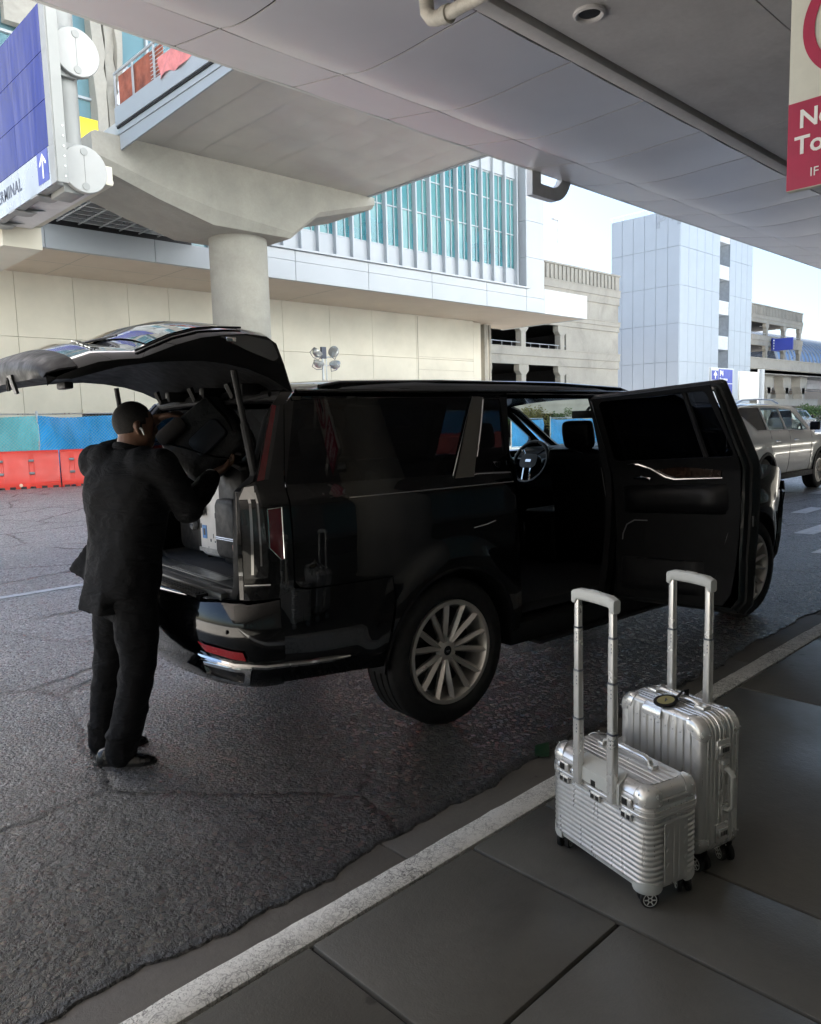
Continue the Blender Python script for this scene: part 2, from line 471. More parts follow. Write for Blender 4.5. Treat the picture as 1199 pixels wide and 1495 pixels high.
# ------------------------------------------------------------------ ground
def ground():
    b = MB(); v = []; f = []
    xs = [-60, -20, -6] + [-.5 + .045 * i for i in range(240)] + [11, 14, 20, 30, 60, 140, 400, 1500]
    rnd = random.Random(3)
    ph = [rnd.uniform(0, 6.28) for _ in range(9)]
    def edge(x): return 2.245 + .022 * math.sin(x * 2.1 + ph[0]) + .016 * math.sin(x * 5.3 + ph[1]) + .010 * math.sin(x * 13 + ph[2]) + .007 * math.sin(x * 31 + ph[3]) + .005 * math.sin(x * 57 + ph[4])
    rows = [lambda x: (edge(x) - .008, -.018), lambda x: (edge(x), -.005), lambda x: (edge(x) + .03, 0), lambda x: (3.2, 0), lambda x: (8, 0), lambda x: (30, 0), lambda x: (1500, 0)]
    rings = [[(x, *r(x)) for x in xs] for r in rows]
    b.loft(rings, closed=False)
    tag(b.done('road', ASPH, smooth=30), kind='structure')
    b = MB(); x = -6.0; k = 0
    for x0, x1 in [(-40, -1.35), (-1.34, .30), (.31, 1.945), (1.955, 3.6), (3.61, 5.25), (5.26, 6.9), (6.91, 80)]:
        b.box(x0, x1, 1.95, 2.5, -.12, -.014)
    tag(b.done('gutter', GUTT, bevel=.004), kind='structure')
    b = MB()
    for x0, x1 in [(-40, -1.35), (-1.343, 1.945), (1.952, 5.25), (5.257, 8.5), (8.507, 80)]:
        n = max(1, int((x1 - x0) / .06)) if x1 - x0 < 5 else 6
        rnd2 = random.Random(int(x0 * 10))
        rings = []
        for i in range(n + 1):
            xx = x0 + (x1 - x0) * i / n; j = rnd2.uniform(-.004, .004)
            rings.append([(xx, 1.812, -.1), (xx, 1.808, .129), (xx, 1.822, .134), (xx, 1.915 + j, .132), (xx, 1.938 + j, .112), (xx, 1.948, -.1)])
        b.loft(rings)
    tag(b.done('kerb', KERB, smooth=50), kind='structure')
    # sidewalk slabs with real joints
    b = MB(); g = .006
    X = [-30, -.9, .12, 1.26, 2.0, 2.445, 4.33, 5.62, 7.4, 9.3, 11.2, 60]
    for x0, x1 in zip(X, X[1:]):
        ys = [1.802, 1.178, -.35, -1.9, -7] if x1 <= 2.01 else [1.802, -.35, -1.9, -7]
        for y1, y0 in zip(ys, ys[1:]):
            b.box(x0 + g, x1 - g, y0 + g, y1 - g, -.1, .13 + random.uniform(-.002, .002), bev=.008)
    s = b.done('sidewalk', WALK, smooth=40); tag(s, kind='structure')
    b = MB(); b.box(-30, 60, -7, 1.80, -.12, .112); tag(b.done('sidewalk_base', DARK), kind='structure')
    b = MB(); b.box(-30, -.95, 2.3, 25, .002, .006); tag(b.done('bounce_apron', m_concrete('pale bounce apron', (.55, .53, .49), .2, .8, .3, .6)), kind='structure')  # pale sheet out of view, added to bounce sun up under the canopy
    # lane paint
    b = MB(); b.box(-20, 34, 8.58, 8.70, .001, .005)
    tag(b.done('lane_line', WHITEPAINT), kind='structure')
    b = MB()
    for x0, x1, y0, y1 in [(13.75, 14.7, 4.62, 4.86), (11.4, 13.0, 3.72, 3.98), (17.2, 18.6, 5.45, 5.75), (9.9, 10.6, 3.1, 3.25)]:
        b.box(x0, x1, y0, y1, .001, .005)
    tag(b.done('road_marking', WHITEPAINT), kind='structure')
ground()

# ------------------------------------------------------------------ canopy over the kerb
def canopy():
    root = empty('canopy', (0, 3, 4.6), 0, 'grey metal panelled canopy soffit curving overhead above the kerb lane', 'canopy')
    prof = [(3.80, 4.60), (4.2, 4.595), (4.6, 4.585), (4.9, 4.592), (5.1, 4.615), (5.30, 4.665)]
    prof2 = [(5.325, 4.672), (5.6, 4.715), (6.0, 4.785)]
    b = MB(); x = 4.45 - 1.168 * 22
    for i in range(90):
        xa, xb = x + .010, x + 1.168 - .010
        n = 4
        for pr in (prof, prof2):
            fine = []
            for k in range(len(pr) - 1):
                for j in range(4): fine.append((lerp(pr[k][0], pr[k + 1][0], j / 4), sinterp(lerp(pr[k][0], pr[k + 1][0], j / 4), pr)))
            fine.append(pr[-1])
            rings = []
            for k in range(n + 1):
                q = k / n; sag = .010 * (1 - (2 * q - 1) ** 2)
                rings.append([(lerp(xa, xb, q), y, z - sag * (1 if pr is prof else .5)) for y, z in fine])
            b.loft(rings, closed=False)
        x += 1.168
    o = b.done('soffit_panel', CANOPY, root, 60, solid=.01)
    def sub(name, mb, m, **k):
        q = mb.done(name, m, root, **k); return q
    b = MB(); b.prism([(6.01, 4.775), (6.10, 4.80), (6.12, 4.86), (6.12, 5.9), (6.0, 5.9)], 'x', -40, 90)
    sub('edge_trim', b, GREYM)
    b = MB(); b.box(-40, 90, 3.6, 6.0, 4.80, 5.85); b.box(-40, 90, 3.80, 5.33, 4.70, 4.80)
    sub('deck', b, DARK)
    b = MB(); b.box(-40, 90, 3.64, 3.775, 4.575, 4.9, bev=.008); sub('beam_lip', b, CONCD)
    b = MB(); b.box(-40, 90, 3.775, 3.80, 4.63, 4.9); b.box(-40, 90, 3.605, 3.64, 4.64, 4.9); sub('shadow_gap', b, DARK)
    b = MB()
    xs = [-40, -6, -1.2, 3.6, 8.4, 13.2, 18, 40, 90]
    for x0, x1 in zip(xs, xs[1:]):
        for y0, y1 in ((2.42, 3.6), (.2, 2.41), (-2.6, .19), (-8, -2.61)):
            b.box(x0 + .004, x1 - .004, y0, y1, 4.61, 5.85)
    sub('concrete_soffit', b, CONCD)
    # recessed light and pipe end
    r = empty('ceiling_light', (5.1, 3.29, 4.6), 0, 'round dark recessed light set in the concrete soffit', 'ceiling light')
    b = MB(); b.lathe([(.115, .008), (.115, -.012), (.10, -.02), (.085, -.012), (.078, .008)], 28); b.done('ring', CONCD, r, here=True)
    b = MB(); b.lathe([(.078, .0), (.05, -.002), (.012, -.004)], 24); b.done('lens', DARK, r, here=True)
    b = MB(); b.tube([(4.03, 3.70, 4.40), (4.04, 3.80, 4.415), (4.05, 3.86, 4.44), (4.05, 3.90, 4.49), (4.05, 3.91, 4.60)], .05, 16)
    b.tube([(4.028, 3.675, 4.395), (4.034, 3.73, 4.405)], .06, 16)
    b.tube([(3.9, 2.6, 4.31), (4.03, 3.70, 4.40)], .045, 16)
    tag(b.done('drain_pipe', mat('old white pipe paint', (.55, .52, .46), .5, 0, .1, 9, dirt=.8)), 'short white drain pipe with elbow hanging below the canopy', 'pipe')
    # hanging terminal letter
    b = MB()
    out = [(8.10, 4.50), (8.55, 4.50)] + [(8.55 + .42 * math.sin(a), 4.98 - .48 * math.cos(a)) for a in [PI * i / 20 for i in range(1, 20)]] + [(8.55, 5.46), (8.10, 5.46)]
    inn = [(8.28, 4.66), (8.53, 4.66)] + [(8.53 + .26 * math.sin(a), 4.98 - .32 * math.cos(a)) for a in [PI * i / 16 for i in range(1, 16)]] + [(8.53, 5.30), (8.28, 5.30)]
    b.panel(out, [inn], lambda u, v: (u, 6.14, v), .12); 
    o = b.done('terminal_letter', mat('light grey letter metal', (.80, .80, .79), .4), smooth=30, solid=.09)
    b2 = MB(); b2.box(8.2, 8.3, 6.12, 6.2, 5.46, 5.8); b2.box(8.6, 8.7, 6.12, 6.2, 5.40, 5.8); b2.done('bracket', GREYM, o)
    tag(o, 'big grey metal letter D hanging from the canopy edge', 'letter')
canopy()

def near_sign():
    c = empty('concrete_column', (4.15, .1, .13), 0, 'round pale concrete column on the sidewalk behind the no waiting sign', 'column')
    b = MB(); b.lathe([(.62, 0), (.62, .02), (.60, .03), (.60, 4.46), (.64, 4.48)], 40); b.done('shaft', CONC, c, 40, here=True)
    # no-waiting sign on a bracket facing back along the kerb
    x = 3.17; y0, y1, z0, z1 = .675, 1.175, 2.535, 3.42
    s = empty('parking_sign', (x, (y0 + y1) / 2, z0), 0, 'white and crimson no waiting tow away sign above the sidewalk', 'sign')
    L = lambda o: o
    b = MB(); b.box(x, x + .035, y0, y1, z0, z1, bev=.004); L(b.done('sign_sheet', SIGNW, s))
    b = MB(); b.box(x - .004, x - .001, y0 + .002, y1 - .002, z0 + .003, z0 + .315); L(b.done('red_band', SIGNR, s))
    cy, cz, r = (y0 + y1) / 2, z0 + .56, .205
    b = MB(); P = lambda u, v: (x - .003, cy - u, cz + v)
    ring = [(r * math.cos(2 * PI * k / 64), r * math.sin(2 * PI * k / 64)) for k in range(64)]
    ri = [(q[0] * .80, q[1] * .80) for q in ring]
    b.panel(ring, [ri], P, .04)
    d = Vector((1, -1)).normalized(); nrm = Vector((1, 1)).normalized(); w = .03
    bar = [tuple(d * a + nrm * w * e) for a, e in ((-r * .83, -1), (r * .83, -1), (r * .83, 1), (-r * .83, 1))]
    b.panel(bar, [], lambda u, v: (x - .0045, cy - u, cz + v), .04); L(b.done('prohibition_ring', SIGNR, s, None))
    base = Matrix(((0, 0, -1, 0), (-1, 0, 0, 0), (0, 1, 0, 0), (0, 0, 0, 1)))
    b = MB(); b.text('P', .31, T(x - .002, cy, cz) @ base, .001, bold=.012); L(b.done('letter', BLACKL, s, None))
    b = MB()
    b.text('No Waiting', .090, T(x - .0055, cy + .0, z0 + .248) @ base, .001, bold=.0018, spacing=.97)
    b.text('Tow-Away', .090, T(x - .0055, cy + .022, z0 + .155) @ base, .001, bold=.0018)
    b.text('C.V.C. 22651', .033, T(x - .0055, cy, z0 + .098) @ base, .001)
    b.text('IF TOWED CALL', .045, T(x - .0055, cy, z0 + .052) @ base, .001); L(b.done('lettering', WHITEL, s, None))
    b = MB(); b.box(x + .036, x + .40, .30, .36, 2.75, 2.81); b.box(x + .036, x + .07, .25, y1 - .1, 2.74, 2.82); b.box(x + .036, x + .07, .25, y1 - .1, 3.24, 3.32); b.box(x + .036, x + .40, .30, .36, 3.25, 3.31)
    L(b.done('bracket', GREYM, s))
near_sign()
# terminal front behind the viewer (only seen mirrored in the paint and glass)
def back_wall():
    o = MB(); o.box(-40, 80, -7.6, -7.2, .0, 4.7)
    w = o.done('terminal_wall', mat('grey terminal stone', (.16, .16, .165), .6), smooth=None)
    tag(w, 'grey stone terminal wall along the back of the sidewalk', 'wall')
    b = MB()
    for i in range(-6, 16):
        b.box(i * 4.6, i * 4.6 + 3.0, -7.19, -7.16, .5, 3.4)
    b.done('window', GLAZB, w, None)
back_wall()

def bounce_facade():
    """unseen upper storeys, added to bounce sun, on the viewer's own side, above the canopy"""
    o = empty('bounce_storeys', (10, -8, 6), 0, 'white upper storeys above the canopy, unseen behind the viewer, added to bounce sunlight', 'building')
    b = MB(); b.box(-60, 110, -14, -6.5, 5.95, 24); b.done('wall', mat('white bounce cladding', (.74, .78, .82), .6, 0, .04, .5), o, None)  # wall added out of view to bounce sun
    for i in range(20):
        b = MB(); b.box(-56 + i * 8, -51 + i * 8, -6.49, -6.44, 8, 12); b.done('window', GLAZB, o, None)
    b = MB(); b.box(-60, 110, -6.4, 6.1, 5.92, 6.0); b.done('upper_roadway', mat('pale upper roadway', (.35, .34, .33), .8), o, None)
bounce_facade()
# ------------------------------------------------------------------ terminal building across the road
def ISL(b):
    """split a collector into its loose pieces"""
    out = []; bm = b.bm; seen = set()
    for f in list(bm.faces):
        if f in seen: continue
        grp = [f]; seen.add(f); q = [f]
        while q:
            g = q.pop()
            for e in g.edges:
                for h in e.link_faces:
                    if h not in seen: seen.add(h); grp.append(h); q.append(h)
        m = MB(); ix = {}
        for g in grp:
            vs = []
            for v in g.verts:
                if v not in ix: ix[v] = m.bm.verts.new(v.co)
                vs.append(ix[v])
            m.bm.faces.new(vs)
        out.append(m)
    bm.free(); return out
def terminal():
    root = empty('terminal_building', (20, 30.5, 0), 0, 'cream and white terminal building with a finned glass upper storey across the road', 'building')
    D = lambda n, b, m, **k: b.done(n, m, k.pop('parent', root), **k)
    # ground storey wall in panels
    b = MB(); xs = [2.4, 4.9, 7.3, 9.7, 11.8, 13.95, 15.7, 18.5, 21.4, 24.2, 27, 30.2, 34.95]
    for x0, x1 in zip(xs, xs[1:]):
        lo = 2.55 if 10.3 > 0 and 9.9 < x0 < 15 else -.1
        for z0, z1 in ((lo, 5.22), (5.235, 7.56)):
            b.box(x0 + .008, x1 - .008, 30.5, 30.7, z0, z1)
    D('wall', b, CREAM, smooth=None)
    b = MB(); b.box(2.4, 34.9, 30.66, 31.2, -.1, 7.5); D('joint_backing', b, mat('grey joint sealant', (.36, .34, .29), .8), smooth=None)
    b = MB(); b.box(11.8, 18.4, 30.4, 30.55, 2.42, 2.56); D('sill', b, CREAM, smooth=None)
    b = MB(); b.box(11.8, 18.4, 30.56, 30.66, -.1, 2.42); D('opening', b, DARK, smooth=None)
    b = MB(); b.box(34.95, 35.6, 30.5, 44, -.1, 7.5); [D('end_wall', q, CREAM, smooth=None) for q in ISL(b)]
    b = MB()
    for x, r in ((35.9, .12), (36.5, .16), (36.9, .1)): b.tube([(x, 30.9, 0), (x, 30.9, 7.5)], r, 10)
    b.box(36.2, 36.35, 30.7, 31.2, 0, 7.5); [D('downpipe', q, CONCG) for q in ISL(b)]
    # frame trims around the last bay
    b = MB()
    for z in (4.62, 5.32): b.box(30.3, 34.9, 30.475, 30.50, z, z + .03)
    b.box(30.3, 30.33, 30.475, 30.5, -.1, 7.5); D('wall_trim', b, mat('beige trim', (.5, .46, .38), .7), smooth=None)
    # soffit
    b = MB(); b.box(2.4, 40.0, 26.05, 30.49, 7.56, 7.66); b.box(34.96, 40.0, 30.49, 32.2, 7.56, 7.66)
    D('soffit', b, SOFF, smooth=None)
    b = MB()
    for x in (3.5, 7.2, 10.8, 14.4, 18, 21.6): b.box(x, x + .012, 26.06, 30.48, 7.556, 7.5615)
    b.box(2.4, 17.2, 28.2, 28.212, 7.556, 7.5615); D('soffit_joint', b, CONCG, smooth=None)
    # white fascia in panels
    b = MB(); xs = [2.4, 5.4, 9.3, 13.0, 16.35, 17.2, 19.0, 22.9, 26.9, 30.9, 34.2, 35.82]
    for x0, x1 in zip(xs, xs[1:]):
        if x1 <= 17.3: b.box(x0 + .012, x1 - .012, 26.0, 26.2, 7.545, 8.30)
        else:
            b.box(x0 + .012, x1 - .012, 26.0, 26.2, 7.545, 8.30); b.box(x0 + .012, x1 - .012, 26.0, 26.2, 8.315, 8.72)
    D('fascia', b, WHITEP, smooth=None)
    b = MB(); b.box(2.4, 17.2, 26.12, 26.3, 7.57, 8.28); b.box(17.2, 35.8, 26.12, 26.3, 7.57, 8.7); D('fascia_backing', b, GREYM, smooth=None)
    b = MB(); b.box(35.83, 40.05, 26.0, 26.25, 7.545, 8.86); b.box(39.85, 40.05, 26.25, 32.4, 7.545, 8.86); b.box(35.83, 39.9, 26.25, 32.3, 7.66, 7.8)
    [D('side_parapet', q, mat('bare grey sheathing', (.55, .56, .56), .6, 0, .12, 1.2, dirt=.3), smooth=None) for q in ISL(b)]
    b = MB(); b.box(17.2, 34.35, 25.86, 26.12, 8.73, 8.80); b.box(17.2, 34.6, 25.95, 26.1, 8.80, 8.83); D('ledge', b, WHITEP, smooth=None)
    # curtain wall
    fx = [17.95, 18.75, 19.65, 20.55, 21.48, 22.42, 23.4, 24.42, 25.37, 26.33, 27.3, 28.28, 29.22, 30.17, 31.08, 32.0, 32.97, 33.95]
    for x in fx:
        f = MB(); f.box(x - .045, x + .045, 26.36, 26.6, 8.84, 15.2); D('fin', f, WHITEP, smooth=None)
    b = MB(); b.box(17.2, 34.2, 26.56, 26.66, 8.83, 9.75); b.box(17.2, 34.2, 26.5, 26.66, 14.45, 15.3); b.box(17.2, 34.2, 26.55, 26.6, 14.7, 14.76); D('spandrel', b, WHITEP, smooth=None)
    for x0, x1 in zip([17.1] + fx[:-1], fx):
        g = MB(); g.box(x0 + .05, x1 - .05, 26.62, 26.645, 9.75, 14.45); o = D('window', g, GLAZ, smooth=None)
        m = MB()
        m.box(x0 + .62, x0 + .66, 26.56, 26.64, 9.75, 14.45)
        for z in (9.76, 11.55, 13.1, 14.38): m.box(x0 + .06, x1 - .06, 26.57, 26.64, z, z + .055)
        D('mullion', m, WHITEP, parent=o, smooth=None)
    # spaces behind the glass
    b = MB(); b.box(16, 34.3, 31, 31.2, 8.8, 15.2); b.box(16, 34.3, 26.7, 31, 8.72, 8.8); b.box(16, 34.3, 26.7, 31, 15.0, 15.1)
    D('interior_wall', b, mat('pale interior', (.70, .74, .60), .7), smooth=None)
    b = MB()
    rr = random.Random(5)
    for i in range(14):
        x = 17.5 + i * 1.15; b.tube([(x, 27.6 + rr.random() * 2, 8.8), (x, 27.6 + rr.random() * .1 + 1, 15)], .07, 6)
    for z in (10.6, 12.4): b.box(17, 34, 28.2, 28.35, z, z + .12)
    [D('interior_column', q, WHITEP) for q in ISL(b)]
    b = MB(); rr = random.Random(9)
    for x0, x1 in zip(fx, fx[1:]):
        if rr.random() < .8: b.box(x0, x1 - .1, 26.75, 26.78, 9.7, 9.9 + rr.uniform(.4, 1.9))
    PS_ = mat('turquoise protective sheet', (.04, .55, .72), .5)
    [D('protective_sheet', q, PS_, smooth=None) for q in ISL(b)]
    # end pier + roof
    b = MB(); b.box(34.22, 35.80, 26.0, 31, 8.72, 10.4); b.box(34.22, 35.80, 26.0, 31, 10.415, 12.3); b.box(34.22, 35.80, 26.0, 31, 12.315, 16.6); D('end_pier', b, WHITEP, smooth=None)
    b = MB()
    for x0, x1 in ((17, 20.9), (20.915, 24.7), (24.715, 28.6), (28.615, 32.4), (32.415, 34.2)): b.box(x0, x1, 26.0, 27, 15.32, 16.6)
    D('roof_fascia', b, WHITEP, smooth=None)
    b = MB(); b.box(2.4, 34.3, 27, 60, 16.0, 16.5); b.box(2.4, 35.8, 31.2, 60, 8.0, 16); D('roof', b, GREYM, smooth=None)
    # unfinished upper storey on the left
    b = MB(); b.box(2.4, 17, 27.3, 27.33, 8.4, 20)
    D('upper_glazing', b, GLAZB, smooth=None)
    b = MB()
    for i in range(30):
        x = 2.5 + i * 1.02
        if x > 16.9: break
        if 11.4 < x < 12.6: continue
        b.box(x, x + .09, 27.15, 27.3, 8.4, 20)
    for z in (9.6, 11.6, 12.9, 14.3, 16.2, 18.2): b.box(2.4, 17, 27.17, 27.29, z, z + .08)
    D('upper_mullion', b, WHITEP, smooth=None)
    b = MB(); b.box(8.9, 10.0, 26.8, 27.1, 14.5, 19); b.box(2.4, 9.0, 26.8, 27.05, 15.6, 16.4); [D('upper_frame', q, CONCG, smooth=None) for q in ISL(b)]
    rr = random.Random(4)
    for x0, x1, y in ((11.62, 11.98, 26.8), (12.05, 12.4, 26.9), (12.42, 12.62, 26.75)):
        b = MB()
        rings = []
        for k in range(26):
            z = 8.4 + k * .46; j = [rr.uniform(-.05, .05) for _ in range(4)]
            rings.append([(x0 + j[0], y + j[1], z), (x1 + j[2], y + j[3], z), (x1, y + .5, z), (x0, y + .5, z)])
        b.loft(rings); D('rough_column', b, CONCG, smooth=None)
    b = MB(); rings = []
    for k in range(14):
        z = 11.9 + k * .16; w = .30 * math.sin(PI * (k + .5) / 14) + .05
        rings.append([(12.62 - w + .05 * math.sin(k * 1.7), 26.6 + .05 * math.sin(k * 2.3), z), (12.62, 26.5, z), (12.66, 26.62, z), (12.6, 26.7, z)])
    b.loft(rings); D('torn_wrap', b, mat('pale plastic wrap', (.5, .52, .56), .35))
    b = MB(); b.box(2.4, 17, 31.2, 31.4, 8, 24); b.box(2.4, 17, 27.4, 31.3, 15.8, 16.1); b.box(2.4, 17, 27.2, 60, 20, 21.5); D('upper_back_shade_wall', b, mat('dim shade wall', (.30, .33, .33), .8), smooth=None)  # wall and roof raised out of view to keep sun off the overhead sign
terminal()

def bridge():
    root = empty('pedestrian_bridge', (13, 20, 0), 0, 'footbridge deck on a round concrete pier with red netting on its parapet', 'bridge')
    D = lambda n, b, m, **k: b.done(n, m, k.pop('parent', root), **k)
    b = MB()                                                     # pier and hammerhead
    b.lathe([(.87, 0), (.865, 7.9)], 48, T(13.08, 20.78, 0)); D('pier', b, CONC, smooth=40)
    b = MB(); rings = []
    for x, zb, ztop in ((8.25, 8.28, 9.0), (8.35, 8.28, 9.05), (10.0, 7.75, 9.05), (11.6, 7.33, 9.05), (14.2, 7.33, 9.05), (15.2, 8.1, 9.05), (17.5, 8.72, 9.05)):
        zf = lerp(zb, ztop, .22) if x < 12 else zb + .12
        rings.append([(x, 19.45, zf + (.05 if x < 10 else .0)), (x, 19.62, zb), (x, 21.9, zb), (x, 22.1, zf), (x, 22.1, ztop), (x, 19.45, ztop)])
    b.loft(rings); D('cap_beam', b, CONC, smooth=20)
    # deck soffit: slightly quilted panels
    for nm, ya, yb, z in (('soffit', 10.6, 19.9, 9.06),):
        b = MB(); nx = 8; ny = 6
        for i in range(nx):
            for j in range(ny):
                x0, x1 = 8.98 + i * 1.03, 8.98 + (i + 1) * 1.03; y0, y1 = lerp(ya, yb, j / ny), lerp(ya, yb, (j + 1) / ny)
                rings = []
                for a in range(5):
                    rings.append([(lerp(x0 + .006, x1 - .006, c / 4), lerp(y0 + .006, y1 - .006, a / 4), z - .018 * math.sin(PI * a / 4) * math.sin(PI * c / 4)) for c in range(5)])
                b.loft(rings, closed=False)
        D(nm, b, mat('pale metal soffit panels', (.56, .53, .49), .38, .35, .06, .4), smooth=60)
    b = MB(); b.box(8.96, 17.22, 10.6, 19.6, 9.10, 9.4); b.box(8.96, 14.7, 19.6, 26.5, 9.10, 9.4); D('deck', b, GREYM, smooth=None)
    b = MB(); b.box(8.90, 8.96, 10.6, 19.35, 9.03, 9.26); b.box(8.93, 8.97, 10.6, 19.4, 8.70, 9.03) if False else None
    b.prism([(10.6, 9.03), (10.6, 8.96), (19.35, 8.68), (19.35, 9.03)], 'x', 8.93, 8.975)
    b.box(17.2, 17.3, 10.6, 19.5, 9.03, 9.5); [D('edge_beam', q, WHITEP, smooth=None) for q in ISL(b)]
    b = MB(); b.box(8.82, 8.90, 10.6, 19.32, 9.20, 9.62); D('parapet', b, WHITEP, smooth=None)
    b = MB(); b.box(8.86, 8.99, 10.6, 19.34, 9.16, 9.2); D('shadow_gap', b, DARK, smooth=None)
    b = MB(); b.tube([(8.86, 10.6, 10.42), (8.86, 19.3, 10.42)], .035, 8)
    for y in (10.8, 12.4, 14, 15.6, 17.2, 18.3, 19.28): b.box(8.84, 8.88, y - .02, y + .02, 9.6, 10.42)
    D('handrail', b, WHITEP)
    b = MB()
    for k in range(8): b.tube([(8.87, 14.2, 9.70 + k * .085), (8.87, 17.4, 9.70 + k * .085)], .008, 6)
    D('rail_wire', b, STEEL)
    rr = random.Random(2); b = MB(); rings = []
    for k in range(40):
        y = 10.8 + k * .155; top = 9.98 - .05 * abs(math.sin(k * .35)); lo = 9.50 + .05 * math.sin(k * .9) + rr.uniform(-.02, .02)
        rings.append([(8.79 + .03 * math.sin(k * 1.3 + q), y, lerp(lo, top, q / 5)) for q in range(6)])
    b.loft(rings, closed=False); D('red_netting', b, mat('faded red netting', (.72, .25, .24), .8, 0, .2, 6), smooth=60)
    b = MB(); b.box(8.92, 8.95, 16.9, 19.2, 9.63, 10.36); D('red_panel', b, mat('rust red construction panel', (.32, .09, .05), .7, 0, .5, 2.5), smooth=None)
    b = MB(); b.box(8.97, 9.0, 13.6, 15.9, 9.6, 10.5); D('timber_panel', b, mat('peach plywood', (.62, .42, .30), .7, 0, .15, 2), smooth=None)
    # open framing where the soffit is not fitted yet
    b = MB()
    for k in range(13): y = 19.9 + k * .48; b.box(8.9, 14.6, y, y + .06, 8.40, 8.50)
    for k in range(9): x = 9.0 + k * .68; b.box(x, x + .035, 19.7, 25.95, 8.385, 8.42)
    b.box(8.9, 9.0, 19.7, 26, 8.38, 8.55)
    D('ceiling_framing', b, STEEL, smooth=None)
    b = MB()
    for k in range(5): b.tube([(8.9, 20.6 + k * 1.15, 8.72), (14.5, 20.6 + k * 1.15, 8.74)], .06 + .03 * (k % 2), 8)
    for k in range(4): b.box(8.9, 14.5, 20.2 + k * 1.6, 20.6 + k * 1.6, 8.82, 8.98)
    D('duct', b, GREYM)
    b = MB(); b.box(8.9, 14.6, 19.7, 26.1, 9.0, 9.09); b.box(8.9, 14.6, 26.32, 26.4, 8.32, 9.09); D('deck_underside', b, DARK, smooth=None)
bridge()

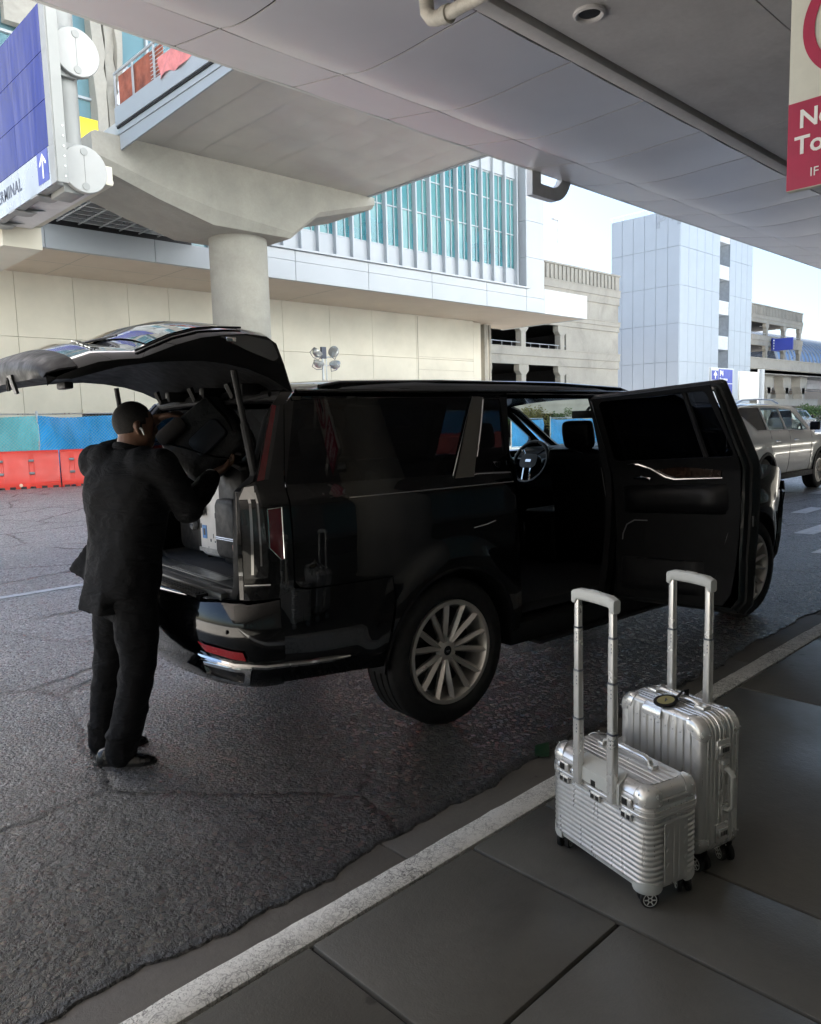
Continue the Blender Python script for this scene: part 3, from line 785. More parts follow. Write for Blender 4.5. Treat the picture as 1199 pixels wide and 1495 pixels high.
def gantry():
    root = empty('overhead_sign', (4.9, 13, 0), 0, 'overhead blue terminal direction sign held by fat round grey tubes', 'overhead sign')
    D = lambda n, b, m, **k: b.done(n, m, k.pop('parent', root), **k)
    X = 4.45
    b = MB(); b.box(X + .03, X + .17, 11.98, 21, 5.32, 7.80, bev=.01); D('cabinet', b, GANTRY)
    b = MB(); b.box(X + .0, X + .03, 11.80, 12.0, 5.31, 7.80); b.box(X + .02, X + .17, 11.78, 11.80, 5.31, 7.80)
    for z in (5.84, 6.50, 7.15): b.box(X - .002, X + .0, 11.80, 12.0, z, z + .012)
    D('frame', b, GANTRY, smooth=None)
    b = MB()
    ys = [12.0, 13.36, 14.8, 16.3, 17.8, 21]
    for y0, y1 in zip(ys, ys[1:]):
        for z0, z1 in ((5.86, 6.50), (6.51, 7.15), (7.16, 7.80)): b.box(X + .0, X + .03, y0 + .003, y1 - .003, z0, z1)
    D('blue_panel', b, BLUEG, smooth=None)
    b = MB()
    for y0, y1 in zip(ys, ys[1:]): b.box(X + .0, X + .03, y0 + .003, y1 - .003, 5.31, 5.85)
    D('lower_band', b, mat('satin silver sign band', (.30, .33, .35), .28, .3, .08, 1), smooth=None)
    base = Matrix(((0, 0, -1, 0), (-1, 0, 0, 0), (0, 1, 0, 0), (0, 0, 0, 1)))
    b = MB(); b.text('TERMINAL', .27, T(X - .003, 13.24, 5.60) @ base, .001, align='RIGHT', bold=.004, spacing=1.12); D('lettering', BLACKL, b) if False else D('lettering', b, BLACKL, smooth=None)
    b = MB(); b.box(X - .004, X - .001, 12.06, 12.50, 5.40, 5.85); D('arrow_panel', b, BLUEP, smooth=None)
    b = MB(); P = lambda u, v: (X - .006, 12.28 - u, 5.63 + v)
    b.panel([(-.025, -.17), (.025, -.17), (.025, .10), (.10, .02), (.14, .02), (.14, .05), (0, .19), (-.14, .05), (-.14, .02), (-.10, .02), (-.025, .10)], [], P, .1); D('arrow', b, WHITEL, smooth=None)
    # tubes and flanges
    b = MB(); b.tube([(4.86, 12.32, 5.4), (4.86, 12.32, 8.4)], .19, 24); D('upright_tube', b, GANTRY)
    for z in (5.62, 7.28):
        b = MB(); b.tube([(4.93, 12.2, z), (4.93, 26.4, z)], .20, 24)
        D('chord_tube', b, GANTRY)
        b = MB(); b.lathe([(.0, -.002), (.335, 0), (.345, .015), (.345, .10), (.335, .115), (.28, .118), (.28, .35)], 48, T(4.95, 11.98, z), 'y')
        o = D('flange', b, mat('flange grey', (.36, .36, .35), .5, 0, .05, 2), smooth=30)
        b = MB()
        for dz in (-.25, .25): b.lathe([(.001, -.012), (.055, -.012), (.055, .01)], 20, T(4.95, 11.98, z + dz), 'y')
        b.box(4.945, 4.951, 11.972, 11.985, z - .2, z + .2); D('bolt_cover', b, GANTRY, parent=o)
        b = MB(); b.box(X + .2, 4.95, 12.06, 12.6, z - .36, z + .36, bev=.01); D('collar', b, GANTRY)
    b = MB()
    for k in range(6): b.lathe([(.001, -.01), (.012, -.01), (.012, .005)], 8, T(X + .13, 11.78, 5.4 + k * .14), 'y')
    D('rivet', b, STEEL)
    # walkway underside, gussets, box beam
    b = MB(); b.box(X + .05, 5.2, 12.05, 24, 5.40, 5.44); D('walkway', b, CONCD, smooth=None)
    b = MB()
    for k in range(7):
        y = 12.75 + k * 1.05; b.prism([(X + .03, 5.30), (X + .03, 5.40), (X + .55, 5.40)], 'y', y, y + .03)
        b.prism([(X + .0, 5.29), (X + .28, 5.29), (X + .36, 5.31), (X + .0, 5.315)], 'y', y - .14, y + .16)
    [D('gusset', q, GANTRY, smooth=None) for q in ISL(b)]
    b = MB(); b.box(5.0, 5.38, 12.0, 26.8, 5.46, 5.74, bev=.01); b.box(4.96, 5.40, 12.03, 26.8, 5.50, 5.54); D('box_beam', b, CREAM)
    b = MB(); b.box(4.7, 5.37, 15.16, 25.0, 5.05, 5.455); b.box(4.72, 5.36, 15.2, 25.0, 4.6, 5.045) if False else None
    D('haunch', b, CREAM, smooth=None)
    b = MB(); b.box(4.4, 5.3, 24.4, 25.4, -.1, 5.46, bev=.03); D('post', b, CREAM)
gantry()

def yellow_board():
    b = MB(); b.box(10.2, 10.85, 25.0, 25.04, 10.75, 11.45, bev=.01); o = b.done('site_board', mat('yellow board', (.75, .58, .03), .5))
    b = MB(); b.tube([(10.5, 25.06, 9.0), (10.5, 25.06, 10.9)], .03, 8); b.tube([(10.5, 25.06, 9.0), (10.5, 26.3, 9.0)], .03, 8); b.done('stake', BLACKL, o)
    tag(o, 'small yellow site board standing by the bridge end', 'board')
yellow_board()

# ------------------------------------------------------------------ fence, barriers, floodlights
def barriers():
    a = Vector((9.6, 24.97, 0)); d = Vector((9.6 - 7.27, 24.97 - 25.68, 0)).normalized()
    ang = math.atan2(d.y, d.x); L = 2.0
    root = empty('water_barrier', (0, 0, 0))
    prof = [(-.30, 0), (-.30, .14), (-.25, .20), (-.235, .46), (-.205, .52), (-.19, .86), (-.16, .92), (-.15, 1.10), (-.11, 1.16), (.11, 1.16), (.15, 1.10), (.16, .92), (.19, .86), (.205, .52), (.235, .46), (.25, .20), (.30, .14), (.30, 0)]
    b = MB(); rings = []
    for x in [0.01, .02, .25, .26, .40, .41, 1.10, 1.11, 1.25, 1.26, 1.96, 1.97]:
        notch = .03 if (.255 < x < .405 or 1.105 < x < 1.255) else 0
        rings.append([(x, (abs(y) - notch * (.2 < z < .9)) * (1 if y > 0 else -1), z + (.06 if (notch and z < .05) else 0)) for y, z in prof])
    b.loft(rings); b.done('shell', ORANGE, root, 30, bevel=.006)
    b = MB()
    for x in (.33, 1.18):
        for z, y in ((.86, -.20), (.47, -.24)): b.box(x - .075, x + .075, y - .025, y + .02, z - .035, z + .035, bev=.008)
    LG_ = mat('grey barrier lug', (.22, .25, .26), .6)
    [q.done('lug', LG_, root) for q in ISL(b)]
    b = MB()
    for x in (.15, .62, .92, 1.5, 1.82): b.box(x - .08, x + .08, -.305, -.2, .0, .07)
    b.done('fork_slot', DARK, root, None)
    b = MB(); b.lathe([(.001, -.012), (.05, -.012), (.055, .01)], 16, T(.85, -.30, .11), 'y'); b.done('plug', mat('pale plug', (.8, .55, .4), .5), root)
    lab = ['orange red water barrier leftmost in the row', 'orange red water barrier behind the man by the blue fence']
    vis = 0
    for k in range(-2, 11):
        o = root if k == -2 else copy_tree(root)
        p = a + d * (k - .35) * L
        if k > 0: p = Vector((a.x + (k - .35) * L * .99, 24.97 + (0 - .35) * L * d.y, 0)); 
        o.location = p; o.rotation_euler.z = ang if k <= 0 else 0
        tag(o, {-2: 'orange red water barrier at the left end of the row, past the turquoise panel', -1: 'orange red water barrier at the left frame edge with a pale plug low on it', 0: 'orange red water barrier just left of the man in the suit'}.get(k, 'orange red water barrier standing behind the black car'), 'barrier', 'water barriers in front of the fence')
barriers()

def fence():
    def seg(x0, x1, y, h, m, label, tilt=0):
        o = empty('fence_panel', (x0, y, 0), 0, label, 'fence', 'site fence panels')
        b = MB(); rr = random.Random(int(x0 * 7)); rings = []
        n = 14
        for i in range(n + 1):
            t = i / n; sag = .07 * math.sin(PI * t) + .02 * math.sin(7 * t)
            rings.append([(lerp(x0, x1, t), y - .03 + .05 * math.sin(9 * t + z * 2.2) * (1 if z > 0 else 0), lerp(.05, h - sag, z / 5)) for z in range(6)])
        b.loft(rings, closed=False); b.done('tarpaulin', m, o, 80)
        b = MB(); b.tube([(x0, y, 0), (x0, y, h + .08)], .035, 8); b.tube([(x0, y, h + .05), (x1, y, h + .05)], .022, 8); b.ball((x0, y, h + .1), .05, 8, 5)
        b.done('post', STEEL, o)
        # chain link as a thin diagonal mesh in front of the cloth
        b = MB(); s = .11
        n = int((x1 - x0 + h) / s)
        for i in range(n):
            for sg in (1, -1):
                xa = x0 + i * s - (h if sg > 0 else 0); xb = xa + h
                za, zb = (0.05, h) if sg > 0 else (h, 0.05)
                A, B = Vector((xa, y - .09, za)), Vector((xb, y - .09, zb)); dd = B - A
                t0 = max(0, (x0 - xa) / h); t1 = min(1, (x1 - xa) / h)
                if t1 - t0 > .02: b.tube([A + dd * t0, A + dd * t1], .004, 3)
        b.done('chain_link', STEEL, o, None)
    seg(6.0, 8.72, 26.3, 2.26, TARPL, 'chain link fence panel with light turquoise tarpaulin at the left edge')
    seg(8.72, 11.5, 26.3, 2.26, TARP, 'chain link fence panel with blue tarpaulin between turquoise panel and man')
    x = 11.5
    for k in range(7):
        seg(x, x + 3.0, 26.3, 2.26, TARP, 'chain link fence panel with blue tarpaulin hidden behind the black car'); x += 3.0
    for k, xx in enumerate((37.8, 41.2, 41.9, 45.2)):
        if k == 1: continue
        lab = {0: 'blue tarpaulin fence panel seen through the windscreen, left of the gap', 2: 'blue tarpaulin fence panel seen through the windscreen, right of the gap', 3: 'farthest blue tarpaulin fence panel beyond the windscreen'}[k]
        seg(xx, xx + 3.3, 30.0, 1.72, TARP, lab)
fence()

def mast():
    o = empty('floodlight_mast', (17.15, 22, 0), 0, 'thin mast with four round floodlights in front of the cream wall', 'floodlight')
    b = MB(); b.tube([(17.08, 22, 0), (17.08, 22, 4.42)], .04, 8); b.tube([(17.24, 22, 0), (17.24, 22, 4.05)], .025, 8); b.tube([(16.75, 22, 4.10), (17.6, 22, 4.12)], .025, 8); b.tube([(16.8, 22, 3.82), (17.5, 22, 3.82)], .02, 8)
    b.done('pole', STEEL, o)
    b = MB(); b.box(17.02, 17.22, 21.95, 22.05, 4.05, 4.46)
    b.done('bracket', BLACKL, o)
    LAMP = mat('polished lamp shell', (.66, .66, .62), .18, .7, .1, 6)
    for x, z, ry in ((16.78, 4.26, 35), (16.82, 3.88, 10), (17.52, 4.30, -70), (17.55, 3.86, -25)):
        b = MB(); M = T(x, 21.9, z) @ RY(R(ry)) @ RX(R(20))
        b.lathe([(.02, -.17), (.10, -.15), (.175, -.07), (.205, .03), (.20, .06), (.17, .075), (.02, .08)], 20, M); q = b.done('lamp_head', LAMP, o)
        b = MB(); b.tube([M @ Vector((.21, 0, 0)), M @ Vector((.22, 0, -.18)), M @ Vector((0, 0, -.24)), M @ Vector((-.22, 0, -.18)), M @ Vector((-.21, 0, 0))], .012, 6); b.done('yoke', BLACKL, q)
    for k in range(2):
        pass
mast()

# ------------------------------------------------------------------ parking garage, tower, far structures
def garage(name, x0, x1, y, label, bays, zt, fl, solid=None, bayw=4.0, parent_scale=1, depth=16, back=None):
    """precast garage front at y facing the road; fl = list of (z0, z1) spandrel bands"""
    o = empty(name, (x0, y, 0), 0, label, 'parking garage')
    for z0, z1 in fl:
        b = MB(); b.box(x0, x1, y - .05, y + .35, z0, z1); b.box(x0, x1, y - .14, y + .3, z0 + (z1 - z0) * .52, z1 - .0); b.box(x0, x1, y - .18, y + .3, z1, z1 + .08)
        b.box(x0, x1, y - .10, y + .3, z0 - .06, z0)
        b.done('spandrel', CONCG, o, None)
    b = MB(); h = zt - fl[-1][1]; n = int((x1 - x0) / .55)
    b.box(x0, x1, y - .02, y + .3, fl[-1][1] + .08, zt - .14); b.box(x0, x1, y - .16, y + .34, zt - .14, zt)
    for i in range(n):
        b.box(x0 + (i + .2) * .55, x0 + (i + .75) * .55, y - .12, y - .02, fl[-1][1] + .14, zt - .18)
    b.done('parapet', CONCG, o, None)
    zz = [0] + [f[1] for f in fl]
    for bx in bays:
        b = MB(); b.box(bx - .28, bx + .28, y - .045, y + .5, 0, fl[-1][0] - .06)
        for k in range(len(fl)):
            za, zb = (0 if k == 0 else fl[k - 1][1] + .08), fl[k][0] - .06
            if zb - za < .4: continue
            b.prism([(bx - .28, zb - .75), (bx + .28, zb - .75), (bx + .6, zb - .45), (bx + .6, zb), (bx - .6, zb), (bx - .6, zb - .45)], 'y', y - .06, y + .45)
        b.done('column', CONCG, o, None, bevel=.03)
    if solid:
        for a, c in solid:
            for k in range(len(fl)):
                za, zb = (0 if k == 0 else fl[k - 1][1] + .08), fl[k][0] - .06
                b = MB(); b.box(a, c, y + .02, y + .3, za, zb); b.done('infill_panel', CONCG, o, None)
    # storeys behind the openings
    b = MB()
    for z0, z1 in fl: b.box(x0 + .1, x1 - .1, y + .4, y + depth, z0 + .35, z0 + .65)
    b.done('floor_slab', mat('shaded slab concrete', (.07, .068, .065), .8), o, None)  # slab colour darkened to stand for the shade inside the storeys
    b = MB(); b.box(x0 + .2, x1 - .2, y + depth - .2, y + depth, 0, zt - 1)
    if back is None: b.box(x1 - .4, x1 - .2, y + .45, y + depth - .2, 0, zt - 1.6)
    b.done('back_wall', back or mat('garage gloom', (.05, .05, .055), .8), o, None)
    b = MB()
    for z0, z1 in fl:
        for i in range(len(bays)): b.box(bays[i] - 1.6, bays[i] - .9, y + 3.0, y + 3.15, z0 + .2, z0 + .26)
    b.done('strip_light', WHITEL, o, None)
    b = MB()
    for z0, z1 in fl[:-1]:
        b.tube([(x0, y + .1, z1 + .42), (x1, y + .1, z1 + .42)], .03, 6)
        k = x0 + .3
        while k < x1: b.tube([(k, y + .1, z1), (k, y + .1, z1 + .42)], .025, 5); k += 1.15
    b.done('rail', WHITEP, o, None)
    return o
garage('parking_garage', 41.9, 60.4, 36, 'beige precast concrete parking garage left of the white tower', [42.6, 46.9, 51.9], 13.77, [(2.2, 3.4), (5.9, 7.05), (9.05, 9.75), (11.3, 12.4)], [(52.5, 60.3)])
garage('parking_garage', 110.2, 129.6, 45, 'far concrete parking garage right of the white tower', [115.8, 122.5, 128.8], 17.0, [(3.0, 4.4), (7.2, 8.6), (11.4, 12.7), (14.6, 15.5)], None, back=mat('pale garage back', (.3, .28, .25), .8))
def tower():
    o = empty('stair_tower', (71.3, 36, 0), 0, 'tall white panelled parking stair tower with P4 near its top', 'tower')
    zs = [0, 3.3, 6.95, 10.6, 14.2, 17.82, 21.3]
    b = MB(); g = .02
    for z0, z1 in zip(zs, zs[1:]):
        n = 6
        for i in range(n): b.box(71.3, 71.4, 36 + 7.4 * i / n + g, 36 + 7.4 * (i + 1) / n - g, z0 + g, z1 - g)
        for i in range(5): b.box(71.42 + 1.715 * i + g, 71.42 + 1.715 * (i + 1) - g, 36.0, 36.1, z0 + g, z1 - g)
        for i in range(4): b.box(82.4 + 1.45 * i + g, 82.4 + 1.45 * (i + 1) - g, 36.0, 36.1, z0 + g, z1 - g)
    b.done('cladding', mat('white tower panels', (.45, .49, .53), .38, .1, .03, .4), o, None)
    b = MB(); b.box(71.36, 79.98, 36.06, 43.4, 0, 21.2); b.box(79.98, 82.38, 37.8, 43.4, 0, 21.2); b.box(82.42, 88.2, 36.06, 43.4, 0, 21.2); b.done('core', mat('tower joint grey', (.35, .38, .41), .6), o, None)
    b = MB(); b.box(79.98, 82.38, 36.02, 37.9, 19.4, 21.3)
    for z in (8.8, 12.4, 16.0): b.box(79.98, 82.38, 36.04, 37.9, z - .3, z + 1.1)
    b.box(79.98, 82.38, 36.04, 37.9, 5.2, 6.5); BM_ = mat('white tower balcony', (.62, .64, .65), .5); [q.done('balcony', BM_, o, None) for q in ISL(b)]
    b = MB(); b.tube([(71.5, 43.6, 21.75), (71.5, 38, 21.78)], .05, 6); b.tube([(71.5, 43.6, 21.75), (71.9, 43.6, 21.4)], .05, 6)
    for y in (42.3, 39.5): b.tube([(71.5, y, 21.76), (71.9, y, 21.3)], .04, 6)
    b.done('roof_rail', STEEL, o)
    base = Matrix(((0, 0, -1, 0), (-1, 0, 0, 0), (0, 1, 0, 0), (0, 0, 0, 1)))
    b = MB(); b.text('P 4', 2.1, T(71.28, 37.15, 20.45) @ base, .02, bold=.05); b.done('lettering', mat('grey tower lettering', (.36, .39, .43), .5), o, None)
tower()
def far_structures():
    o = empty('elevated_road', (100, 38, 0), 0, 'grey elevated roadway viaduct at the right behind the white car', 'viaduct')
    b = MB(); b.box(86, 150, 38, 38.4, 6.6, 7.1); b.box(86, 150, 37.9, 38.3, 7.1, 8.25); b.box(86, 150, 37.8, 38.4, 8.25, 8.4); b.box(86, 150, 38, 52, 6.5, 7.0)
    b.done('deck', CONCG, o, None)
    b = MB(); b.box(86, 150, 42, 42.6, 5.2, 6.5); b.box(86, 150, 47, 47.6, 5.2, 6.5); b.done('girder', CONCD, o, None)
    for x in (101.5, 107.5, 113.5):
        b = MB(); b.box(x - .5, x + .5, 39, 40.2, 0, 5.0); b.prism([(x - .5, 4.2), (x + .5, 4.2), (x + 1.3, 5.2), (x + 1.3, 6.5), (x - 1.3, 6.5), (x - 1.3, 5.2)], 'y', 39, 40.2); b.done('pier', CONCG, o, None)
    b = MB(); b.box(98, 118, 38.6, 39, 2.6, 3.4); b.box(98, 118, 38.5, 39, 3.4, 3.5); b.done('barrier_wall', CONCG, o, None)
    for x in (90, 94.2):
        pass
    w = MB(); w.box(118, 190, 52, 52.4, 0, 6.4); tag(w.done('retaining_wall', mat('tan retaining wall', (.30, .24, .18), .8), smooth=None), 'tan wall below the viaduct at the far right', 'wall')
    # barrel-vaulted terminal far right
    o = empty('vaulted_terminal', (200, 72, 0), 0, 'blue grey barrel vaulted terminal roof at the right edge', 'building')
    b = MB(); rings = []
    for x in (186, 330): rings.append([(x, 70 + 22 - 22 * math.cos(a), 14 + 9.5 * math.sin(a)) for a in [PI * k / 24 for k in range(25)]])
    b.loft(rings, closed=False); b.done('roof', mat('blue grey metal roof', (.25, .36, .55), .35, .4, .05, .1), o, 60)
    b = MB()
    for k in range(40):
        x = 186.5 + k * 2.6; b.tube([(x, 70 + 22 - 22.1 * math.cos(a), 14 + 9.7 * math.sin(a)) for a in [PI * q / 12 for q in range(7)]], .28, 6)
    b.done('roof_rib', WHITEP, o); b = MB(); b.box(186, 330, 70.4, 113, 0, 14); b.done('wall', WHITEP, o, None)
    # garage sign
    b = MB(); b.box(116.0, 116.3, 41.5, 44, 10.6, 12.3); b.box(117.0, 119.6, 44.6, 44.8, 10.7, 12.5)
    s = b.done('garage_sign', BLUEP, smooth=None); tag(s, 'small blue lettered sign on the far garage', 'sign')
    b = MB(); rr = random.Random(3)
    for r in range(4):
        x = 117.2
        while x < 119.3:
            w = rr.uniform(.15, .5); b.box(x, min(x + w, 119.4), 44.57, 44.6, 10.95 + r * .38, 11.15 + r * .38); x += w + .12
    b.done('lettering', WHITEL, s, None)
    # direction sign by the road
    o = empty('direction_sign', (45, 20, 0), 0, 'blue and white P4 parking direction sign with arrow', 'sign')
    b = MB(); b.box(43.6, 46.7, 20.03, 20.15, 2.35, 4.42, bev=.02); b.done('board', WHITEP, o)
    b = MB(); b.box(44.62, 46.45, 20.0, 20.028, 2.62, 4.34); b.box(43.72, 44.5, 20.0, 20.028, 3.72, 4.24); b.done('blue_panel', BLUEP, o, None)
    base = Matrix(((1, 0, 0, 0), (0, 0, -1, 0), (0, 1, 0, 0), (0, 0, 0, 1)))
    b = MB()
    for s_, sz, x, z in (('P4', .46, 44.7, 4.08), ('Departures', .22, 44.7, 3.76), ('Tom Bradley', .22, 44.7, 3.32), ("Int'l Terminal", .22, 44.7, 3.10), ('Parking', .22, 44.7, 2.88)):
        b.text(s_, sz, T(x, 19.99, z) @ base, .005, align='LEFT', bold=.006)
    b.box(44.7, 46.4, 19.98, 19.995, 3.5, 3.53); b.done('lettering', WHITEL, o, None)
    b = MB(); b.panel([(-.05, -.2), (.05, -.2), (.05, .06), (.16, -.05), (.23, .02), (0, .24), (-.23, .02), (-.16, -.05), (-.05, .06)], [], lambda u, v: (44.11 + u, 19.985, 3.98 + v), .3); b.done('arrow', WHITEL, o, None)
    b = MB(); b.box(43.7, 43.9, 20.05, 20.2, 0, 2.4); b.box(46.4, 46.6, 20.05, 20.2, 0, 2.4); b.done('post', STEEL, o, None)
    o = empty('sign_board', (50, 20, 0), 0, 'blank grey back of a road sign board on a tall post', 'sign')
    b = MB(); b.box(47.5, 50.4, 20, 20.12, 2.55, 4.3, bev=.02); b.done('board', mat('grey sign back', (.60, .60, .56), .5), o)
    b = MB(); b.tube([(50.85, 20.05, 0), (50.85, 20.05, 4.5)], .2, 14); b.done('post', WHITEP, o)
    # rooftop lamps
    for x, y, z0, z1, lab in ((54.2, 38, 12.0, 17.8, 'thin lamp post on the garage roof against the sky'),):
        o = empty('lamp_post', (x, y, z0), 0, lab, 'lamp post')
        b = MB(); b.tube([(x, y, z0), (x, y, z1)], [.09, .05], 8); b.done('pole', STEEL, o)
        b = MB(); b.box(x - .7, x + .05, y - .1, y + .1, z1, z1 + .1); b.done('lamp_head', GREYM, o)
far_structures()
# ------------------------------------------------------------------ planting
def m_leaf(name, a, b):
    t = NT(name); n = t.n.new('ShaderNodeObjectInfo')
    v = t.noise(2.5, 3, .6)
    t.p(col=t.mix(t.maprange(v, .35, .65, 0, 1), a, b), rough=.55, spec=.3); return t.m
LEAF = m_leaf('green leaves', (.035, .075, .02), (.10, .15, .035))
LEAFY = m_leaf('yellowish leaves', (.12, .11, .03), (.2, .17, .06))
BARK = mat('bark', (.12, .09, .06), .85, 0, .3, 12, bump=.5)
def plant(name, loc, h, w, n, leaf, label, cat, group, seed, size=.09):
    rr = random.Random(seed)
    o = empty(name, loc, 0, label, cat, group)
    b = MB(); st = MB()
    limbs = []
    for k in range(6):
        a = rr.uniform(0, 6.28); e = Vector((math.cos(a) * w * .3, math.sin(a) * w * .3, h * rr.uniform(.55, .85)))
        st.tube([(0, 0, 0), (e.x * .3, e.y * .3, e.z * .5), e], [.05, .035, .012], 6); limbs.append(e)
    clumps = [(l + Vector((rr.uniform(-.2, .2) * w, rr.uniform(-.2, .2) * w, rr.uniform(-.1, .1) * h)), w * rr.uniform(.14, .26)) for l in limbs for _ in range(3)]
    for i in range(n):
        c, r = clumps[i % len(clumps)]
        d = Vector((rr.gauss(0, 1), rr.gauss(0, 1), rr.gauss(0, 1))).normalized() * r * rr.random() ** .4
        p = c + d; u = Vector((rr.gauss(0, 1), rr.gauss(0, 1), rr.gauss(0, .6))).normalized() * size; v = u.orthogonal().normalized() * size * .45
        if p.z < .05: continue
        b.add([p - u, p - v * 1.0, p + u, p + v], [(0, 1, 2, 3)])
    b.done('foliage', leaf, o, None, here=True); st.done('stem', BARK, o, here=True)
    return o
for i, (x, y, h, w, lf) in enumerate([(38.6, 33.0, 2.7, 2.2, 0), (40.6, 33.5, 3.0, 2.4, 0), (42.8, 33.2, 2.6, 2.0, 1), (45.0, 33.4, 2.6, 2.4, 1), (47.2, 33.0, 2.5, 2.0, 0)]):
    plant('shrub', (x, y, 0), h, w, 900, LEAFY if lf else LEAF, ('yellowing shrub' if lf else 'green shrub') + ' above the blue tarpaulin, seen through the windscreen', 'shrub', 'shrubs behind the far tarpaulin', i)
for i, (x, y, h, w) in enumerate([(96, 33, 2.2, 3.0), (99.5, 33.4, 2.5, 3.2), (103, 33, 2.2, 3.0)]):
    plant('shrub', (x, y, 0), h, w, 700, LEAF, 'dark green shrub below the tan wall at the far right', 'shrub', 'shrubs at the far right', 20 + i, .16)
# ------------------------------------------------------------------ cars
def m_paint(name, col, rough=.10, coat=1, metal=0, var=.02, spec=.5):
    t = NT(name); co = t.coord()
    dust = t.noise(3, 6, .7, co)
    t.p(col=t.mix(t.maprange(dust, .5, .8, 0, var), col, (.12, .115, .10)), rough=t.maprange(dust, .4, .75, rough, rough + .08), coat=coat, coatr=.012, metal=metal, spec=spec, nor=t.bump(t.noise(1.8, 2, .5, co), .03, .02)); return t.m
BPAINT = m_paint('black gloss paint', (.0018, .0019, .0024), .12, spec=.15, var=.006)
WPAINT = m_paint('pearl white paint', (.76, .77, .76), .22, var=.1)
GPAINT = m_paint('dark grey paint', (.04, .042, .045), .2)
CHROME = mat('chrome trim', (.72, .72, .72), .07, 1, .04, 6, .03)
BRONZE = mat('satin bronze grey trim', (.24, .225, .205), .30, .8, .02, 3, .02)
PLAST = mat('black textured plastic', (.008, .008, .009), .55, 0, .2, 10, bump=.25, bscale=300, bdist=.0008, spec=.3)
INTER = mat('black interior trim', (.004, .0042, .0048), .55, 0, .2, 8, spec=.22)
LEATHER = mat('black leather', (.005, .005, .0058), .42, 0, .2, 6, bump=.15, bscale=160, bdist=.001, spec=.3)
CARPET = mat('charcoal carpet', (.02, .021, .023), .95, 0, .3, 60, bump=.6, bscale=400, bdist=.002)
RUBBER = mat('tyre rubber', (.008, .008, .0085), .72, 0, .25, 12, bump=.2, bscale=120, bdist=.001)
RIM = mat('pewter alloy', (.60, .575, .54), .30, .6, .03, 4, .03)
RIMD = mat('dark rim barrel', (.05, .05, .05), .45, .8)
PRIV = glass('privacy glass', (.06, .06, .065), clear=.30, body=(.002, .002, .003))
CLEAR = glass('clear car glass', (.80, .88, .86), clear=.95)
REDL = mat('red tail lens', (.085, .003, .006), .12, 0, .1, 10, coat=1.0)
CLEARL = mat('smoked clear lens', (.016, .016, .017), .06, 0, .25, 14, .03, coat=1.0)
REFL = mat('red reflector', (.34, .008, .014), .2, 0, .1, 40, coat=.6)
SEATM = LEATHER

def wheel(parent, x, y, r, w, side, rimr, nsp=14, steer=0, rimmat=None, name='wheel'):
    """built around its own centre; side -1 = outer face towards -y"""
    o = empty(name, (x, y, r), 0); o.parent = parent
    hw = w / 2; s = side
    q = rimr + .012
    prof = [(q, -hw * .80), (q + .02, -hw * .97), (r * .80, -hw), (r * .93, -hw * .96), (r * .985, -hw * .80)]
    for g in range(4):
        c = -hw * .60 + g * hw * .4
        prof += [(r, c - hw * .14), (r, c + hw * .10), (r - .009, c + hw * .12), (r - .009, c + hw * .18), (r, c + hw * .20)]
    prof += [(r * .985, hw * .80), (r * .93, hw * .96), (r * .80, hw), (q + .02, hw * .97), (q, hw * .8)]
    b = MB(); b.lathe(prof, 64, axis='y'); b.done('tyre', RUBBER, o, 40, here=True)
    b = MB(); M = Matrix.Identity(4)
    f = s * hw
    b.lathe([(rimr + .012, f * .80), (rimr + .010, f * .93), (rimr - .012, f * .93), (rimr - .022, f * .80), (rimr - .03, f * .2), (rimr - .035, -f * .8), (rimr - .02, -f * .8)], 64, axis='y')
    b.done('rim', RIM if not rimmat else rimmat, o, 40, here=True)
    b = MB(); b.lathe([(.02, -f * .05), (rimr - .035, -f * .05), (rimr - .035, -f * .2), (.02, -f * .2)], 32, axis='y'); b.lathe([(.05, f * .12), (.17, f * .12), (.17, f * .02), (.05, f * .02)], 32, axis='y'); b.done('brake_disc', RIMD, o, 40, here=True)
    b = MB()
    for k in range(nsp):
        pair = k // 2; sg = -1 if k % 2 == 0 else 1
        a = 2 * PI * pair / (nsp / 2) + sg * (2 * PI / nsp) * .46 + .05
        a0 = 2 * PI * pair / (nsp / 2) + sg * (2 * PI / nsp) * .30 + .05
        rings = []
        for j in range(8):
            t = j / 7; rad = lerp(.052, rimr - .008, t); aa = lerp(a0, a, sm(0, .8, t))
            wd = lerp(.0125, .0165, t) * (1 + .25 * math.sin(PI * t)); yo = f * lerp(.60, .88, t ** .7); th = lerp(.05, .028, t)
            cx, cz = rad * math.cos(aa), rad * math.sin(aa); tx, tz = -math.sin(aa), math.cos(aa)
            rings.append([(cx - tx * wd, yo - s * .012, cz - tz * wd), (cx + tx * wd * .15 * sg, yo + s * .008, cz + tz * wd * .15 * sg), (cx + tx * wd, yo - s * .012, cz + tz * wd), (cx + tx * wd * .7, yo - s * th, cz + tz * wd * .7), (cx - tx * wd * .7, yo - s * th, cz - tz * wd * .7)])
        b.loft(rings)
    b.lathe([(.001, f * .66), (.030, f * .66), (.034, f * .645), (.050, f * .63), (.075, f * .56), (.078, f * .3)], 32, axis='y')
    b.done('spokes', RIM if not rimmat else rimmat, o, 25, here=True)
    b = MB(); b.lathe([(.001, f * .675), (.024, f * .675), (.028, f * .66)], 24, axis='y'); h = b.done('hub_cap', PLAST, o, 40, here=True)
    b = MB(); b.box(-.013, .013, f * .676, f * .682, -.003, .003); b.box(-.009, .009, f * .676, f * .682, -.009, -.006); b.done('emblem', CHROME, h, None, here=True)
    if steer: o.rotation_euler.z = steer
    return o

def blob(parts, name, m, parent, voxel=.02, it=4):
    """overlapping rounded pieces fused into one continuous mesh"""
    b = MB()
    for p in parts: p(b)
    return b.done(name, m, parent, 60, remesh=voxel, smoothit=it)

